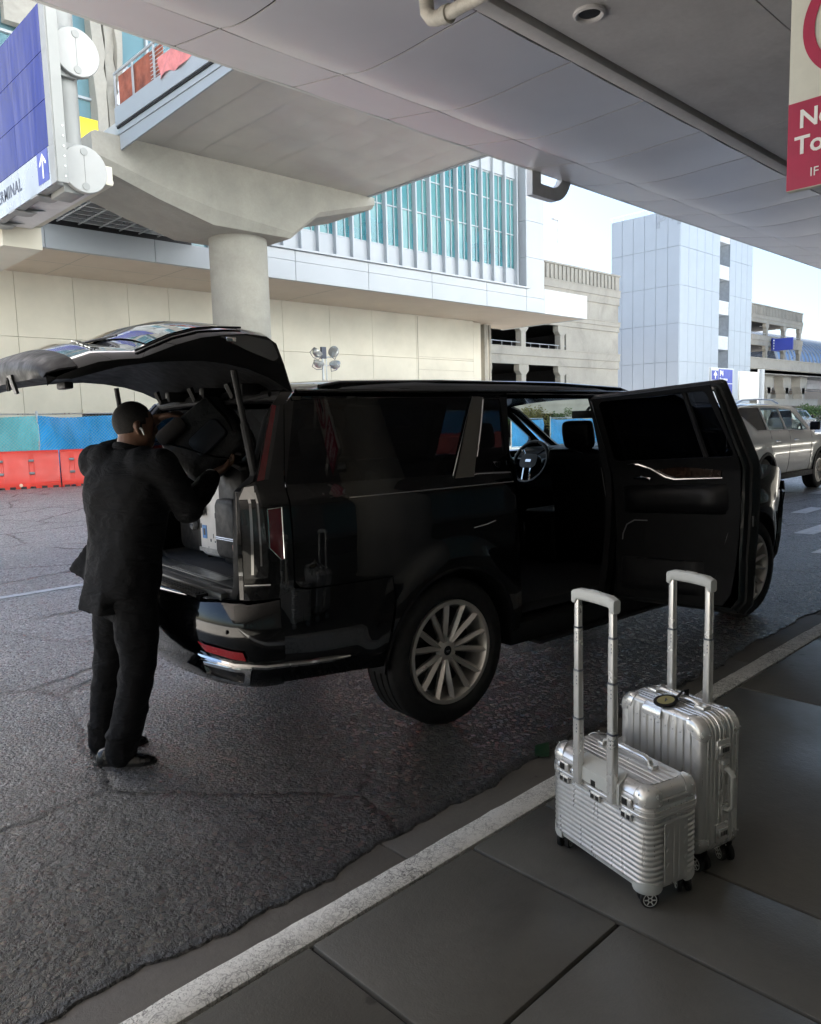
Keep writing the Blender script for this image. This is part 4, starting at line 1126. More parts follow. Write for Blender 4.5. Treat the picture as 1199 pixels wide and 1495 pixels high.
def rbox(x0, x1, y0, y1, z0, z1, r=.05, M=None):
    def f(b):
        rings = []
        cx, cy = (x0 + x1) / 2, (y0 + y1) / 2
        for z, k in ((z0, .75), (z0 + r * .3, .93), (z0 + r, 1), (z1 - r, 1), (z1 - r * .3, .93), (z1, .75)):
            w, d = (x1 - x0), (y1 - y0); ins = (1 - k) * r * 2
            rings.append([(u, v, z) for u, v in rrect(w - ins, d - ins, min(r, (w - ins) * .45, (d - ins) * .45), 4, cx, cy)])
        b.loft(rings, M=M)
    return f

def black_suv():
    root = empty('black_suv', (0, 0, 0), 0, 'black full size suv with raised tailgate and open rear door beside the kerb', 'suv')
    ZT = [(.40, .955), (.55, .99), (.7, 1.01), (.95, 1.028), (1.15, 1.03), (1.30, 1.022), (1.345, 1.012), (1.365, 1.004), (1.395, .992), (1.42, .985), (1.84, .865), (1.88, .845), (1.93, .80)]
    AX, FX, WZ, AR = .07, 3.45, .42, .475
    def SW(x, z):
        w = interp(z, ZT)
        # shoulder crease catches the light
        w += .006 * math.exp(-((z - 1.345) / .018) ** 2)
        if x < -.3: w -= .10 * ((-.3 - x) / .85) ** 2
        if x < -1.03: w -= 3.0 * (-1.03 - x) ** 2
        if x > 3.5: w -= .14 * ((x - 3.5) / .7) ** 2
        if x > 4.05: w -= 2.2 * (x - 4.05) ** 2
        for cx in (AX, FX):
            rr = math.hypot(x - cx, z - WZ)
            if z < 1.2: w += .022 * (1 - sm(.52, .66, rr))
        return w
    def Sd(side, off=0): return lambda u, v: (u, side * (SW(u, v) + off), v)
    def arch(cx, a0, a1, n=22): return [(cx + AR * math.cos(lerp(a0, a1, k / n)), WZ + AR * math.sin(lerp(a0, a1, k / n))) for k in range(n + 1)]
    win_r = rpoly([(-.925, 1.425), (.09, 1.412), (.352, 1.836), (-.805, 1.832)], .02)
    win_q = rpoly([(.256, 1.412), (.525, 1.405), (.592, 1.83), (.452, 1.83)], .02)
    quarter = [(-.925, .965), (-.90, .935), (-.86, .925), (-.375, .920), (-.36, .80), (-.385, .62)] + arch(AX, PI * .87, -.02)[0:] + [(.56, .41), (.615, .41), (.612, .53), (.595, .80), (.565, 1.10), (.548, 1.36), (.548, 1.40), (.655, 1.84), (.67, 1.872), (-.80, 1.862), (-.86, 1.80), (-.925, 1.455)]
    PAIRS = ('quarter_panel', 'rear_corner', 'front_wing', 'door_pillar', 'roof_rail', 'cant_rail', 'rear_side_window', 'window_trim', 'shoulder_trim', 'running_board', 'rear_pillar', 'cargo_side_trim', 'side_face')
    def D(n, b, m, par=None, **k):
        if n in PAIRS and par in (None, tg_[0]) and not (n == 'window_trim' and par):
            return [h.done(n, m, par or root, **k) for h in b.halves()][0]
        return b.done(n, m, par or root, **k)
    tg_ = [0]
    # ---------- painted shell
    b = MB()
    for sgn in (-1, 1):
        b.panel(quarter, [win_r, win_q], Sd(sgn), .035)
    D('quarter_panel', b, BPAINT, smooth=50, solid=.02)
    b = MB()
    corner = [(-.931, .94), (-.931, 1.452), (-.862, 1.805), (-.80, 1.868), (-.86, 1.868), (-.935, 1.79), (-1.065, 1.45), (-1.125, 1.42), (-1.15, 1.2), (-1.15, .895), (-.95, .895)]
    for sgn in (-1, 1): b.panel(corner, [], Sd(sgn), .03)
    D('rear_corner', b, BPAINT, smooth=50, solid=.02)
    # front doors, front wings and B pillars (rear left door too)
    fdoor = [(1.56, .47), (2.78, .47), (2.86, .75), (2.88, 1.36), (3.10, 1.45), (2.58, 1.76), (2.36, 1.842), (1.60, 1.852), (1.575, 1.40)]
    fwin = rpoly([(1.66, 1.42), (2.84, 1.42), (2.88, 1.53), (2.50, 1.74), (2.34, 1.80), (1.68, 1.81)], .03)
    for sgn, nm in ((-1, 'front_door'), (1, 'front_door')):
        b = MB(); b.panel(fdoor, [fwin], Sd(sgn), .05); d = D(nm, b, BPAINT, smooth=50, solid=.03)
        b = MB(); b.panel(fwin, [], Sd(sgn, -.012), .1); D('window', b, CLEAR if sgn > 0 else PRIV, d)
        b = MB(); b.box(1.70, 1.92, sgn * 1.03, sgn * 1.06, 1.11, 1.135, bev=.008); D('handle', b, BPAINT, d)
    rdoor = [(.66, .47), (1.55, .47), (1.565, 1.40), (1.59, 1.852), (.68, 1.852), (.66, 1.84), (.553, 1.40), (.553, 1.36), (.570, 1.10), (.60, .80), (.617, .53)]
    rwin = rpoly([(.63, 1.42), (1.50, 1.42), (1.52, 1.815), (.73, 1.815)], .03)
    b = MB(); b.panel(rdoor, [rwin], Sd(1), .05); d = D('rear_door', b, BPAINT, smooth=50, solid=.03)
    b = MB(); b.panel(rwin, [], Sd(1, -.012), .1); D('window', b, PRIV, d)
    b = MB(); b.box(.70, .92, 1.03, 1.06, 1.11, 1.135, bev=.008); D('handle', b, BPAINT, d)
    b = MB()
    wing = [(2.79, .47)] + [(2.93, .43)] + arch(FX, PI * 1.0, 0)[1:-1] + [(3.93, .50), (4.06, .55), (4.20, .60), (4.22, 1.0), (4.17, 1.16), (3.95, 1.235), (3.5, 1.285), (3.27, 1.31), (3.12, 1.44), (2.89, 1.36), (2.87, .75)]
    for sgn in (-1, 1): b.panel(wing, [], Sd(sgn), .05)
    D('front_wing', b, BPAINT, smooth=50, solid=.02)
    b = MB()
    for sgn in (-1, 1):
        b.panel([(1.50, .45), (1.60, .45), (1.62, 1.40), (1.66, 1.87), (1.55, 1.87), (1.53, 1.40)], [], Sd(sgn, -.035), .08)
    D('door_pillar', b, PLAST, smooth=50, solid=.05)
    # roof with cant rails
    b = MB(); rings = []
    xs = [-.82, -.76, -.63, -.5, -.3, 0, .4, .8, 1.2, 1.6, 1.9, 2.2, 2.40]
    zc = [(-.82, 1.868), (-.76, 1.90), (-.63, 1.935), (-.5, 1.952), (0, 1.975), (.8, 1.975), (1.6, 1.96), (2.2, 1.91), (2.40, 1.878)]
    for x in xs:
        zt = sinterp(x, zc); dz = zt - 1.975; ring = []
        for j in range(25):
            t = -1 + 2 * j / 24; a = abs(t)
            if a > .84: q = (a - .84) / .16; y = lerp(.80, .868, q) ; z = lerp(1.925, 1.845, q ** .8)
            else: y = .80 * a / .84; z = 1.975 - .05 * (a / .84) ** 2.4
            zz = z + dz * (1 if a <= .84 else max(0, 1 - (a - .84) / .16))
            if zz > z: zz = z
            ring.append((x, y * (1 if t > 0 else -1) * (1 - .04 * sm(-.5, -.8, x)), zz))
        rings.append(ring)
    b.loft(rings, closed=False); D('roof', b, BPAINT, smooth=60, solid=.02)
    b = MB()
    for sgn in (-1, 1): b.tube([(-.62, sgn * .775, 1.895), (-.5, sgn * .775, 1.915), (.2, sgn * .775, 1.930), (1.2, sgn * .775, 1.928), (1.9, sgn * .775, 1.903), (2.0, sgn * .775, 1.88)], (.018, .012), 10)
    D('roof_rail', b, BPAINT)
    b = MB()
    for sgn in (-1, 1): b.tube([(-.80, sgn * .842, 1.868), (-.3, sgn * .868, 1.868), (.5, sgn * .872, 1.872), (1.3, sgn * .870, 1.872), (2.2, sgn * .862, 1.868), (2.36, sgn * .862, 1.855), (2.60, sgn * .868, 1.785), (3.12, sgn * .93, 1.50), (3.28, sgn * .95, 1.42)], [(.016, .012)] * 5 + [(.045, .03)] * 4, 8)
    D('cant_rail', b, BPAINT)
    # bonnet and windscreen
    b = MB(); rings = []
    for x in (3.16, 3.3, 3.45, 3.6, 3.9, 4.1, 4.22, 4.30):
        zt = sinterp(x, [(2.78, 1.42), (3.3, 1.41), (3.9, 1.31), (4.22, 1.21), (4.30, 1.15)])
        rings.append([(x - .10 * (abs(t) ** 2) * sm(3.6, 4.2, x), t * (SW(min(x, 4.17), 1.25) - .01), zt - .10 * abs(t) ** 3 - .0 + .012 * math.exp(-((abs(t) - .55) / .1) ** 2)) for t in [-1 + .1 * k for k in range(21)]])
    b.loft(rings, closed=False); D('bonnet', b, BPAINT, smooth=60, solid=.02)
    b = MB(); rings = []
    for k in range(7):
        t = k / 6; rings.append([(lerp(2.42, 3.32, t) - .10 * abs(s) ** 2, s * lerp(.84, .95, t), lerp(1.872, 1.42, t)) for s in [-1 + .2 * q for q in range(11)]])
    b.loft(rings, closed=False); D('windscreen', b, CLEAR, smooth=60)
    b = MB(); b.box(2.50, 2.52, -.13, .13, 1.70, 1.765, bev=.01); b.tube([(2.53, 0, 1.75), (2.58, 0, 1.79)], .012, 6); D('rear_view_mirror', b, INTER)
    # side glass and pillar trims
    b = MB()
    for sgn in (-1, 1):
        b.panel(win_r, [], Sd(sgn, -.004), .05)
    D('rear_side_window', b, PRIV, smooth=60)
    for sgn in (1, -1):
        b = MB(); b.panel(win_q, [], Sd(sgn, -.004), .05); qw = D('quarter_window', b, PRIV, smooth=60)
    b = MB(); bx, bz = .452, 1.447; Pq = Sd(-1, .0005)
    b.panel([(bx - .030, bz + .018), (bx + .030, bz + .018), (bx + .022, bz - .006), (bx + .006, bz - .020), (bx - .006, bz - .020), (bx - .022, bz - .006)], [[(bx - .018, bz + .011), (bx - .012, bz - .006), (bx - .003, bz - .010), (bx - .003, bz + .011)], [(bx + .003, bz + .011), (bx + .003, bz - .010), (bx + .012, bz - .006), (bx + .018, bz + .011)]], Pq, .02); D('emblem', b, CHROME, qw, smooth=None)
    for sgn in (-1, 1):
        b = MB(); b.panel([(.10, 1.392), (.242, 1.392), (.248, 1.41), (.447, 1.838), (.365, 1.845)], [], Sd(sgn, .007), .04); D('pillar_trim', b, BRONZE, smooth=60, solid=.008)
    b = MB()
    for sgn in (-1, 1):
        P = lambda x, z, o=.006: Sd(sgn, o)(x, z)
        b.tube([P(.244, 1.40), P(.262, 1.4035), P(.40, 1.402), P(.54, 1.397)], .005, 6)
        b.tube([P(.365, 1.846), P(.45, 1.845), P(.60, 1.846)], .005, 6)
        b.tube([P(.445, 1.825), P(.38, 1.67), P(.30, 1.50)], .0045, 6)
        b.tube([P(.085, 1.405), P(.15, 1.51), P(.26, 1.69), P(.358, 1.838)], .003, 6)
    D('window_trim', b, CHROME)
    b = MB()
    for sgn in (-1, 1): b.tube([Sd(sgn, .004)(x, 1.344) for x in (-.62, -.4, -.1, .2, .54)], .0035, 6)
    D('shoulder_trim', b, CHROME)
    b = MB(); b.box(.14, .40, -1.043, -1.028, 1.10, 1.128, bev=.006) if False else b.tube([Sd(-1, .004)(.20, 1.108), Sd(-1, .006)(.30, 1.118), Sd(-1, .004)(.37, 1.132)], (.006, .004), 6); D('fuel_flap_trim', b, CHROME)
    # arch lips and liners
    for cx in (AX, FX):
        for sgn in (-1, 1):
            b = MB(); rings = []
            for k in range(30):
                a = lerp(PI * 1.02, -.02 * PI, k / 29); c, s = math.cos(a), math.sin(a)
                w = SW(cx + AR * c, WZ + AR * s)
                rings.append([(cx + q * c, sgn * y, WZ + q * s) for q, y in ((AR + .012, w + .004), (AR - .004, w + .002), (AR - .012, w - .04), (AR + .004, w - .40), (AR + .02, w - .40), (AR + .012, w - .05))])
            b.loft(rings); D('wheel_arch_liner', b, PLAST, smooth=40)
    # sills and running boards
    b = MB()
    for sgn in (-1, 1):
        b.box(.54, 2.93, sgn * .80, sgn * .985, .34, .475, bev=.02); b.box(.75, 2.75, sgn * .93, sgn * 1.03, .32, .345, bev=.01)
    D('running_board', b, PLAST)
    # floor pan
    b = MB(); b.box(-1.0, 4.2, -.72, .72, .42, .48); D('floor_pan', b, PLAST, smooth=None)
    # ---------- rear bumper
    path = [(-.98, -.944), (-1.06, -.922), (-1.12, -.885), (-1.18, -.81), (-1.245, -.66), (-1.285, -.40), (-1.30, -.15)]
    path = path + [(x, -y) for x, y in path[::-1]]
    prof = [(-.30, .862), (-.10, .885), (-.02, .885), (.004, .865), (.006, .70), (.0, .60), (-.012, .585), (-.02, .52), (-.05, .455), (-.12, .435), (-.30, .43)]
    b = MB(); rings = []
    for i, p in enumerate(path):
        t = (Vector(path[min(i + 1, len(path) - 1)]) - Vector(path[max(i - 1, 0)])).normalized(); n = Vector((-t.y, t.x))
        if n.dot(Vector(p) - Vector((0, 0))) < 0: n = -n
        hgt = .032 * (1 - sm(-1.05, -.85, p[0])) if False else 0
        up = .022 * sm(-1.12, -1.0, p[0])
        rings.append([(p[0] + n.x * o * (1 if abs(p[1]) < .8 or o > -.15 else .4), p[1] + n.y * o * (1 if o > -.15 else .4), z + (up if z > .8 else 0)) for o, z in prof])
    b.loft(rings, closed=False)
    for sgn in (-1, 1): b.panel([(-.985, .47), (-.425, .44), (-.405, .60), (-.372, .80), (-.380, .915), (-.86, .9195), (-.90, .929), (-.93, .935), (-1.0, .905)], [], Sd(sgn, .0015), .035)
    bp = D('rear_bumper', b, BPAINT, smooth=50, solid=.02)
    # fuse the path to smaller pieces
    def bpt(y, z, off=.008):
        for (xa, ya), (xb, yb) in zip(path, path[1:]):
            if ya <= y <= yb: t = (y - ya) / (yb - ya); x = lerp(xa, xb, t); d = Vector((xb - xa, yb - ya)).normalized(); n = Vector((-d.y, d.x)); n = n if n.x < 0 else -n; o = interp(z, [(.435, -.12), (.455, -.05), (.52, -.02), (.585, -.012), (.60, 0), (.70, .006), (.88, .004)]) + off; return (x + n.x * o, y + n.y * o, z)
        return (path[0][0], y, z)
    for sgn in (-1, 1):
        fl = lambda p: (p[0], p[1] * -sgn * 1, p[2])
        b = MB(); b.tube([Sd(sgn, .008)(x, z) for x, z in ((-.63, .540), (-.74, .543), (-.85, .548), (-.96, .558))] + [fl(bpt(y, z, .008)) for y, z in ((-.915, .563), (-.81, .572), (-.72, .582), (-.62, .593), (-.58, .60))], [(.004, .006)] + [(.012, .014)] * 7 + [(.004, .006)], 8); D('chrome_strip', b, CHROME, bp)
        b = MB(); b.panel([(-.86, .60), (-.66, .628), (-.60, .668), (-.85, .640)], [], lambda u, v: fl(bpt(u, v, .012)), .03); D('reflector', b, REFL, bp, smooth=None, solid=.004)
        b = MB()
        o1 = [(-.88, .555), (-.60, .578), (-.635, .50), (-.86, .465)]; i1 = [(-.855, .542), (-.635, .561), (-.66, .512), (-.842, .484)]
        b.panel(rpoly(o1, .012), [rpoly(i1, .01)], lambda u, v: fl(bpt(u, v, .03)), .03); ex = D('exhaust_tip', b, CHROME, bp, smooth=None, solid=.03)
        b = MB(); b.panel(i1, [], lambda u, v: fl(bpt(u, v, .006)), .05); D('exhaust_bore', b, INTER, ex)
        b = MB(); b.lathe([(.001, 0), (.010, -.001), (.011, .004)], 16, T(*fl(bpt(-.78, .735, .003))) @ RZ(R(40 * sgn)), 'x'); D('parking_sensor', b, PLAST, bp)
        # mirror bright corner plates beside the step
        b = MB(); b.add([fl((-1.10, -.905, .889)), fl((-1.02, -.86, .889)), fl((-1.20, -.60, .889)), fl((-1.255, -.66, .889))], [(0, 1, 2, 3)])
        D('bumper_corner_plate', b, mat('glossy corner plate', (.10, .11, .12), .04, .6, .02), bp, smooth=None)
    b = MB(); b.box(-1.262, -1.12, -.60, .60, .884, .896)
    for k in range(7): b.box(-1.258 + k * .019, -1.250 + k * .019, -.58, .58, .896, .9025)
    D('step_pad', b, PLAST, bp, smooth=None)
    # ---------- tail lights
    for sgn in (-1, 1):
        b = MB(); b.panel([(-1.063, 1.45), (-1.030, 1.455), (-.905, 1.80), (-.925, 1.805)], [], Sd(sgn, .010), .03); tl = D('tail_light', b, REDL, smooth=None, solid=.012)
        b = MB(); b.panel([(-1.028, 1.455), (-1.008, 1.455), (-.885, 1.80), (-.903, 1.80)], [], Sd(sgn, .008), .03); D('light_strip', b, CLEARL, tl, smooth=None, solid=.01)
        b = MB(); b.panel(rpoly([(-1.150, 1.0), (-1.06, 1.0), (-1.055, 1.06), (-1.068, 1.435), (-1.125, 1.425), (-1.148, 1.38)], .01), [], Sd(sgn, .012), .03); D('clear_lens', b, CLEARL, tl, smooth=60, solid=.012)
        b = MB(); b.panel([(-1.128, 1.02), (-1.118, 1.02), (-1.108, 1.40), (-1.118, 1.40)], [], Sd(sgn, .020), .05); b.panel([(-1.092, 1.06), (-1.085, 1.06), (-1.082, 1.40), (-1.089, 1.40)], [], Sd(sgn, .020), .05); b.panel([(-1.150, 1.37), (-1.09, 1.37), (-1.085, 1.43), (-1.122, 1.425)], [], Sd(sgn, .0215), .05); D('light_guide', b, CHROME, tl, smooth=None, solid=.004)
        b = MB(); b.panel([(-1.043, 1.32), (-.975, 1.325), (-.978, 1.085), (-.992, 1.078), (-1.046, 1.14)], [], Sd(sgn, .008), .03); D('side_marker', b, REDL, tl, smooth=None, solid=.01)
        b = MB(); b.tube([Sd(sgn, .010)(*p) for p in ((-1.043, 1.32), (-.975, 1.325), (-.978, 1.085), (-.992, 1.078), (-1.046, 1.14), (-1.043, 1.32))], .003, 6); b.tube([Sd(sgn, .012)(*p) for p in ((-1.15, .968), (-1.10, .968), (-1.05, .966))], .006, 6); D('lens_trim', b, CHROME, tl)
    # tailgate opening frame
    ring = [(-.83, .78, 1.85), (-.93, .80, 1.74), (-1.04, .835, 1.46), (-1.125, .84, 1.40), (-1.15, .85, 1.1), (-1.15, .84, .96), (-1.14, .78, .90), (-1.14, .6, .885), (-1.14, 0, .885)]
    ring = [(x, -y, z) for x, y, z in ring] + [(x, y, z) for x, y, z in ring[:-1][::-1]]
    b = MB(); b.tube(ring, [(.032, .022)] * len(ring), 10); b.tube([(-.83, -.78, 1.85), (-.82, 0, 1.87), (-.83, .78, 1.85)], .03, 8); D('tailgate_seal', b, PLAST)
    b = MB()
    for sgn in (-1, 1):
        rings = []
        for (x, z, yo) in ((-.87, 1.82, .80), (-.96, 1.70, .815), (-1.065, 1.45, .84), (-1.15, 1.40, .845), (-1.165, 1.1, .85), (-1.165, .9, .85)):
            so = SW(max(x, -1.14), z); rings.append([(x + .012, sgn * (so - .004), z), (x, sgn * (lerp(so, yo, .5)), z), (x + .03, sgn * (yo - .03), z)])
        b.loft(rings, closed=False)
    D('rear_pillar', b, BPAINT, smooth=60, solid=.015)
    # ---------- interior
    b = MB(); b.box(-1.10, .5, -.80, .80, .80, .915); D('cargo_floor', b, CARPET, smooth=None)
    b = MB(); b.box(-1.20, -1.10, -.74, .74, .875, .915, bev=.012); b.box(-1.10, -.98, -.76, .76, .90, .922, bev=.01); D('sill_plate', b, mat('grey scuff sill', (.05, .055, .055), .4), smooth=40)
    b = MB(); b.panel(rrect(.62, .075, .02), [], lambda u, v: (-1.05 + v, -.18 + u, .924), .05); D('sill_plate_insert', b, mat('brushed sill insert', (.30, .31, .30), .35, .7, .3, 20), solid=.003)
    b = MB()
    for sgn in (-1, 1):
        b.panel([(-1.08, .85), (.5, .85), (.52, 1.40), (-1.05, 1.40)], [], lambda u, v: (u, sgn * (SW(u, v) - .14), v), .15)
    D('cargo_side_trim', b, INTER, smooth=60, solid=.02)
    b = MB(); rings = [[(x, .80 * t, 1.915 - .035 * abs(t) ** 2 - (.05 if x < -.7 else 0)) for t in [-1 + .2 * k for k in range(11)]] for x in (-.8, -.6, .4, 1.4, 2.38)]; b.loft(rings, closed=False); D('headliner', b, INTER, smooth=60, solid=.02)
    b = MB(); b.box(.45, 3.1, -.90, .90, .50, .56); D('cabin_floor', b, CARPET, smooth=None)
    blob([rbox(2.66, 3.24, -.88, .88, 1.05, 1.445, .08), rbox(2.54, 2.85, -.88, .88, 1.05, 1.40, .06), rbox(1.9, 2.8, -.16, .16, .55, .98, .05), rbox(2.9, 3.0, -.86, .86, .5, 1.1, .05)], 'dashboard', INTER, root, .022, 3)
    b = MB(); b.box(2.44, 2.47, -.20, .78, 1.22, 1.36, bev=.01); D('instrument_screen', b, mat('dark screen', (.004, .004, .006), .08), smooth=40)
    for cx, cy, fr in ((2.06, -.45, 1), (1.93, .45, 1), (.42, -.45, 0), (.42, .45, 0), (-.22, 0, 2)):
        s = empty('rear_bench' if fr == 2 else 'seat', (0, 0, 0)); s.parent = root
        hwid = .74 if fr == 2 else .28
        bz = .70 if fr != 2 else .90
        M = T(cx, cy, bz) @ RY(R(-10 if fr != 2 else -14))
        hb = .80 if fr != 2 else .62
        blob([rbox(cx, cx + .52, cy - hwid, cy + hwid, bz - .12 if fr != 2 else bz, bz + .08, .06)], 'cushion', LEATHER, s, .02, 3)
        blob([rbox(-.13, .02, -hwid, hwid, 0, hb, .06, M), rbox(-.10, .05, -hwid, -hwid + .1, .05, hb - .1, .04, M), rbox(-.10, .05, hwid - .1, hwid, .05, hb - .1, .04, M)], 'backrest', LEATHER, s, .02, 3)
        for hy in ((0,) if fr != 2 else (-.45, .45)):
            hr = blob([rbox(-.10, .01, hy - .135, hy + .135, hb + .0, hb + .205, .075, M), rbox(-.05, -.03, hy - .05, hy + .05, hb - .05, hb + .1, .01, M)], 'headrest', LEATHER, s, .015, 3)
            b = MB()
            for q in (-.07, .07): b.tube([M @ Vector((-.05, hy + q, hb - .04)), M @ Vector((-.05, hy + q, hb + .06))], .006, 6)
            D('post', b, CHROME, hr)
        if fr == 1:
            b = MB(); b.tube([M @ Vector((-.135, -.24, .08)), M @ Vector((-.135, -.26, .4)), M @ Vector((-.12, -.23, hb - .06)), M @ Vector((-.12, 0, hb))], .003, 5); D('piping', b, mat('grey piping', (.2, .2, .21), .5), s)
    # steering wheel
    sw = empty('steering_wheel', (0, 0, 0)); sw.parent = root
    Mw = T(1.92, .06, 1.355) @ RZ(R(-6)) @ RY(R(-66))
    Mw = T(2.30, .42, 1.335) @ RY(R(-66))
    b = MB(); n = 44; Rr = .188
    rings = [[(lerp(1, 1, 0) * (Rr + .017 * math.cos(2 * PI * j / 10)) * math.cos(2 * PI * k / n), (Rr + .017 * math.cos(2 * PI * j / 10)) * math.sin(2 * PI * k / n), .017 * math.sin(2 * PI * j / 10)) for j in range(10)] for k in range(n)]
    b.loft(rings, loop=True, M=Mw); D('rim', b, mat('steering wheel leather', (.03, .03, .032), .35), sw)
    b = MB(); b.prism(rrect(.13, .19, .05, 5), 'z', -.03, .03, M=Mw); D('hub', b, LEATHER, sw, smooth=40)
    b = MB()
    for a0, a1 in ((.75, .25), (-.75, -.25), (PI - .5, PI - .2), (PI + .5, PI + .2)):
        b.tube([Mw @ Vector((.06 * math.cos(a0), .08 * math.sin(a0), .02)), Mw @ Vector((Rr * math.cos(a1 + (.6 if a1 > 0 and a1 < 1 else -.6 if -1 < a1 < 0 else 0)), Rr * math.sin(a1 + (.6 if 0 < a1 < 1 else -.6 if -1 < a1 < 0 else 0)), .0))], (.012, .006), 6)
    D('spoke', b, CHROME, sw)
    b = MB(); b.box(-.012, .012, -.03, .03, .031, .034, M=Mw); D('emblem', b, CHROME, sw, smooth=None)
    # ---------- wheels
    for x, st in ((AX - .02, 0), (FX, 0)):
        wheel(root, x, -.865, .417, .285, -1, .285, steer=st)
        wheel(root, x, .865, .417, .285, 1, .285, steer=st)
    # ---------- front face
    b = MB(); rings = []
    for z, fx_ in ((.36, 4.22), (.46, 4.36), (.60, 4.41), (.85, 4.44), (1.05, 4.40), (1.15, 4.34), (1.19, 4.28)):
        rings.append([(fx_ - .30 * abs(t) ** 3.2, t * .96 * (1 - .03 * abs(t)), z) for t in [-1 + .08 * k for k in range(26)]])
    b.loft(rings, closed=False); fb = D('front_bumper', b, BPAINT, smooth=60, solid=.03)
    b = MB(); b.panel(rpoly([(-.52, .62), (.52, .62), (.60, .80), (.56, 1.10), (-.56, 1.10), (-.60, .80)], .05), [], lambda u, v: (4.455 - .30 * abs(u / .96) ** 3.2, u, v), .06); g = D('grille', b, PLAST, smooth=None, solid=.01)
    b = MB()
    for k in range(7): b.tube([(4.47 - .30 * abs(t / .96) ** 3.2, t, .66 + .065 * k) for t in [-.54 + .108 * q for q in range(11)]], .007, 6)
    D('grille_bar', b, CHROME, g)
    for sgn in (-1, 1):
        b = MB(); b.panel([(.62, 1.10), (.93, 1.10), (.95, 1.02), (.64, 1.03)], [], lambda u, v: (4.40 - .30 * abs(u / .96) ** 3.2 + .02, sgn * u, v), .06); D('headlight', b, CLEARL, smooth=None, solid=.01)
        b = MB(); b.panel([(.80, .62), (.85, .62), (.93, 1.0), (.88, 1.0)], [], lambda u, v: (4.43 - .30 * abs(u / .96) ** 3.2 + .015, sgn * u, v), .06); D('running_light', b, CLEARL, smooth=None, solid=.01)
        m_ = empty('door_mirror', (0, 0, 0)); m_.parent = root
        blob([rbox(2.38, 2.52, sgn * 1.06 if sgn > 0 else -1.28, sgn * 1.28 if sgn > 0 else -1.06, 1.40, 1.60, .05)], 'shell', BPAINT, m_, .015, 4)
        b = MB(); b.tube([(2.5, sgn * .98, 1.40), (2.48, sgn * 1.10, 1.44)], (.03, .02), 8); D('arm', b, BPAINT, m_)
        b = MB(); b.panel(rrect(.17, .15, .03, 4, 0, 0), [], lambda u, v: (2.374, sgn * 1.17 + u, 1.50 + v), .05); D('glass', b, CHROME, m_, smooth=None)
    # ---------- open rear door, hinged at the pillar
    H = Vector((1.60, -1.00, 0))
    Md = T(*H) @ RX(R(-3.2)) @ RZ(R(88.5)) @ T(-H.x, -H.y, 0)
    dr = empty('rear_door', (0, 0, 0)); dr.parent = root
    F = lambda off: (lambda u, v: Md @ Vector((u, -(SW(u, v) + off), v)))
    rwo = rpoly([(.63, 1.41), (1.47, 1.41), (1.50, 1.80), (.74, 1.80)], .04)
    b = MB(); b.panel(rdoor, [rwo], F(0), .045); D('outer_skin', b, BPAINT, dr, smooth=50, solid=.004)
    rin = [(.74, .53), (1.50, .52), (1.515, 1.40), (1.54, 1.825), (.705, 1.825), (.615, 1.40), (.632, 1.10), (.66, .80), (.69, .60)]
    b = MB(); b.panel(rin, [rwo], F(-.10), .05); sk = D('inner_panel', b, INTER, dr, smooth=50, solid=.01)
    # shut faces all round
    b = MB()
    m = len(rdoor); ro = densify(rdoor, .06)
    c = Vector((1.05, 1.15))
    def ins(p, k): q = Vector(p); d = (c - q); return q + d.normalized() * k
    rings = []
    for p in ro:
        i1 = ins(p, .012); i2 = ins(p, .045); i3 = ins(p, .06)
        rings.append([F(-.004)(*p), F(-.022)(*i1), F(-.035)(*i1), F(-.075)(*i2), F(-.095)(*i2), F(-.102)(*i3)])
    b.loft(rings, closed=False, loop=True); D('shut_face', b, m_paint('door shut paint', (.006, .008, .009), .28, spec=.3), dr, smooth=40)
    b = MB(); rings = []
    seal = [tuple(ins(p, .03)) for p in ro]
    ps = [F(-.055)(*p) for p in seal] ; b.tube(ps + [ps[0]], .011, 6); D('weather_seal', b, RUBBER, dr)
    b = MB(); b.panel(rwo, [], F(-.035), .08); D('window', b, PRIV, dr, smooth=60)
    b = MB(); pl_ = rwo + [rwo[0]]; b.tube([F(-.102)(*p) for p in densify(rpoly([(.622, 1.402), (1.48, 1.402), (1.508, 1.808), (.732, 1.808)], .04), .08)], .004, 5); b.tube([F(-.06)(.84, 1.41), F(-.06)(.90, 1.80)], (.018, .010), 6); D('window_frame', b, PLAST, dr)
    b = MB(); b.tube([F(-.128)(*p) for p in ((1.36, 1.385), (1.28, 1.38), (1.20, 1.35), (1.10, 1.295), (1.04, 1.28), (.72, 1.285))], [(.003, .004)] + [(.006, .008)] * 4 + [(.004, .004)], 6); D('chrome_sweep', b, CHROME, dr)
    wood = mat('dark walnut trim', (.030, .017, .012), .25, 0, .2, 6, coat=.8)
    b = MB(); b.panel([(1.17, 1.345), (1.10, 1.30), (1.04, 1.29), (.74, 1.293), (.73, 1.33), (1.0, 1.36)], [], F(-.112), .04); D('wood_insert', b, wood, dr, smooth=60, solid=.006)
    blob_f = [(.70, 1.22), (1.42, 1.20), (1.44, 1.10), (.72, 1.11)]
    b = MB(); rings = []
    for k in range(16):
        x = lerp(.70, 1.44, k / 15); e = math.sin(PI * min(1, k / 2.0) / 2) * math.sin(PI * min(1, (15 - k) / 2.0) / 2)
        rings.append([F(-.10 - .075 * e * q)(x, z) for z, q in ((1.245, 0), (1.235, .55), (1.20, .9), (1.15, 1), (1.10, .85), (1.075, .3), (1.07, 0))])
    b.loft(rings, closed=False); D('armrest', b, LEATHER, dr, smooth=60, solid=.005)
    b = MB(); rings = []
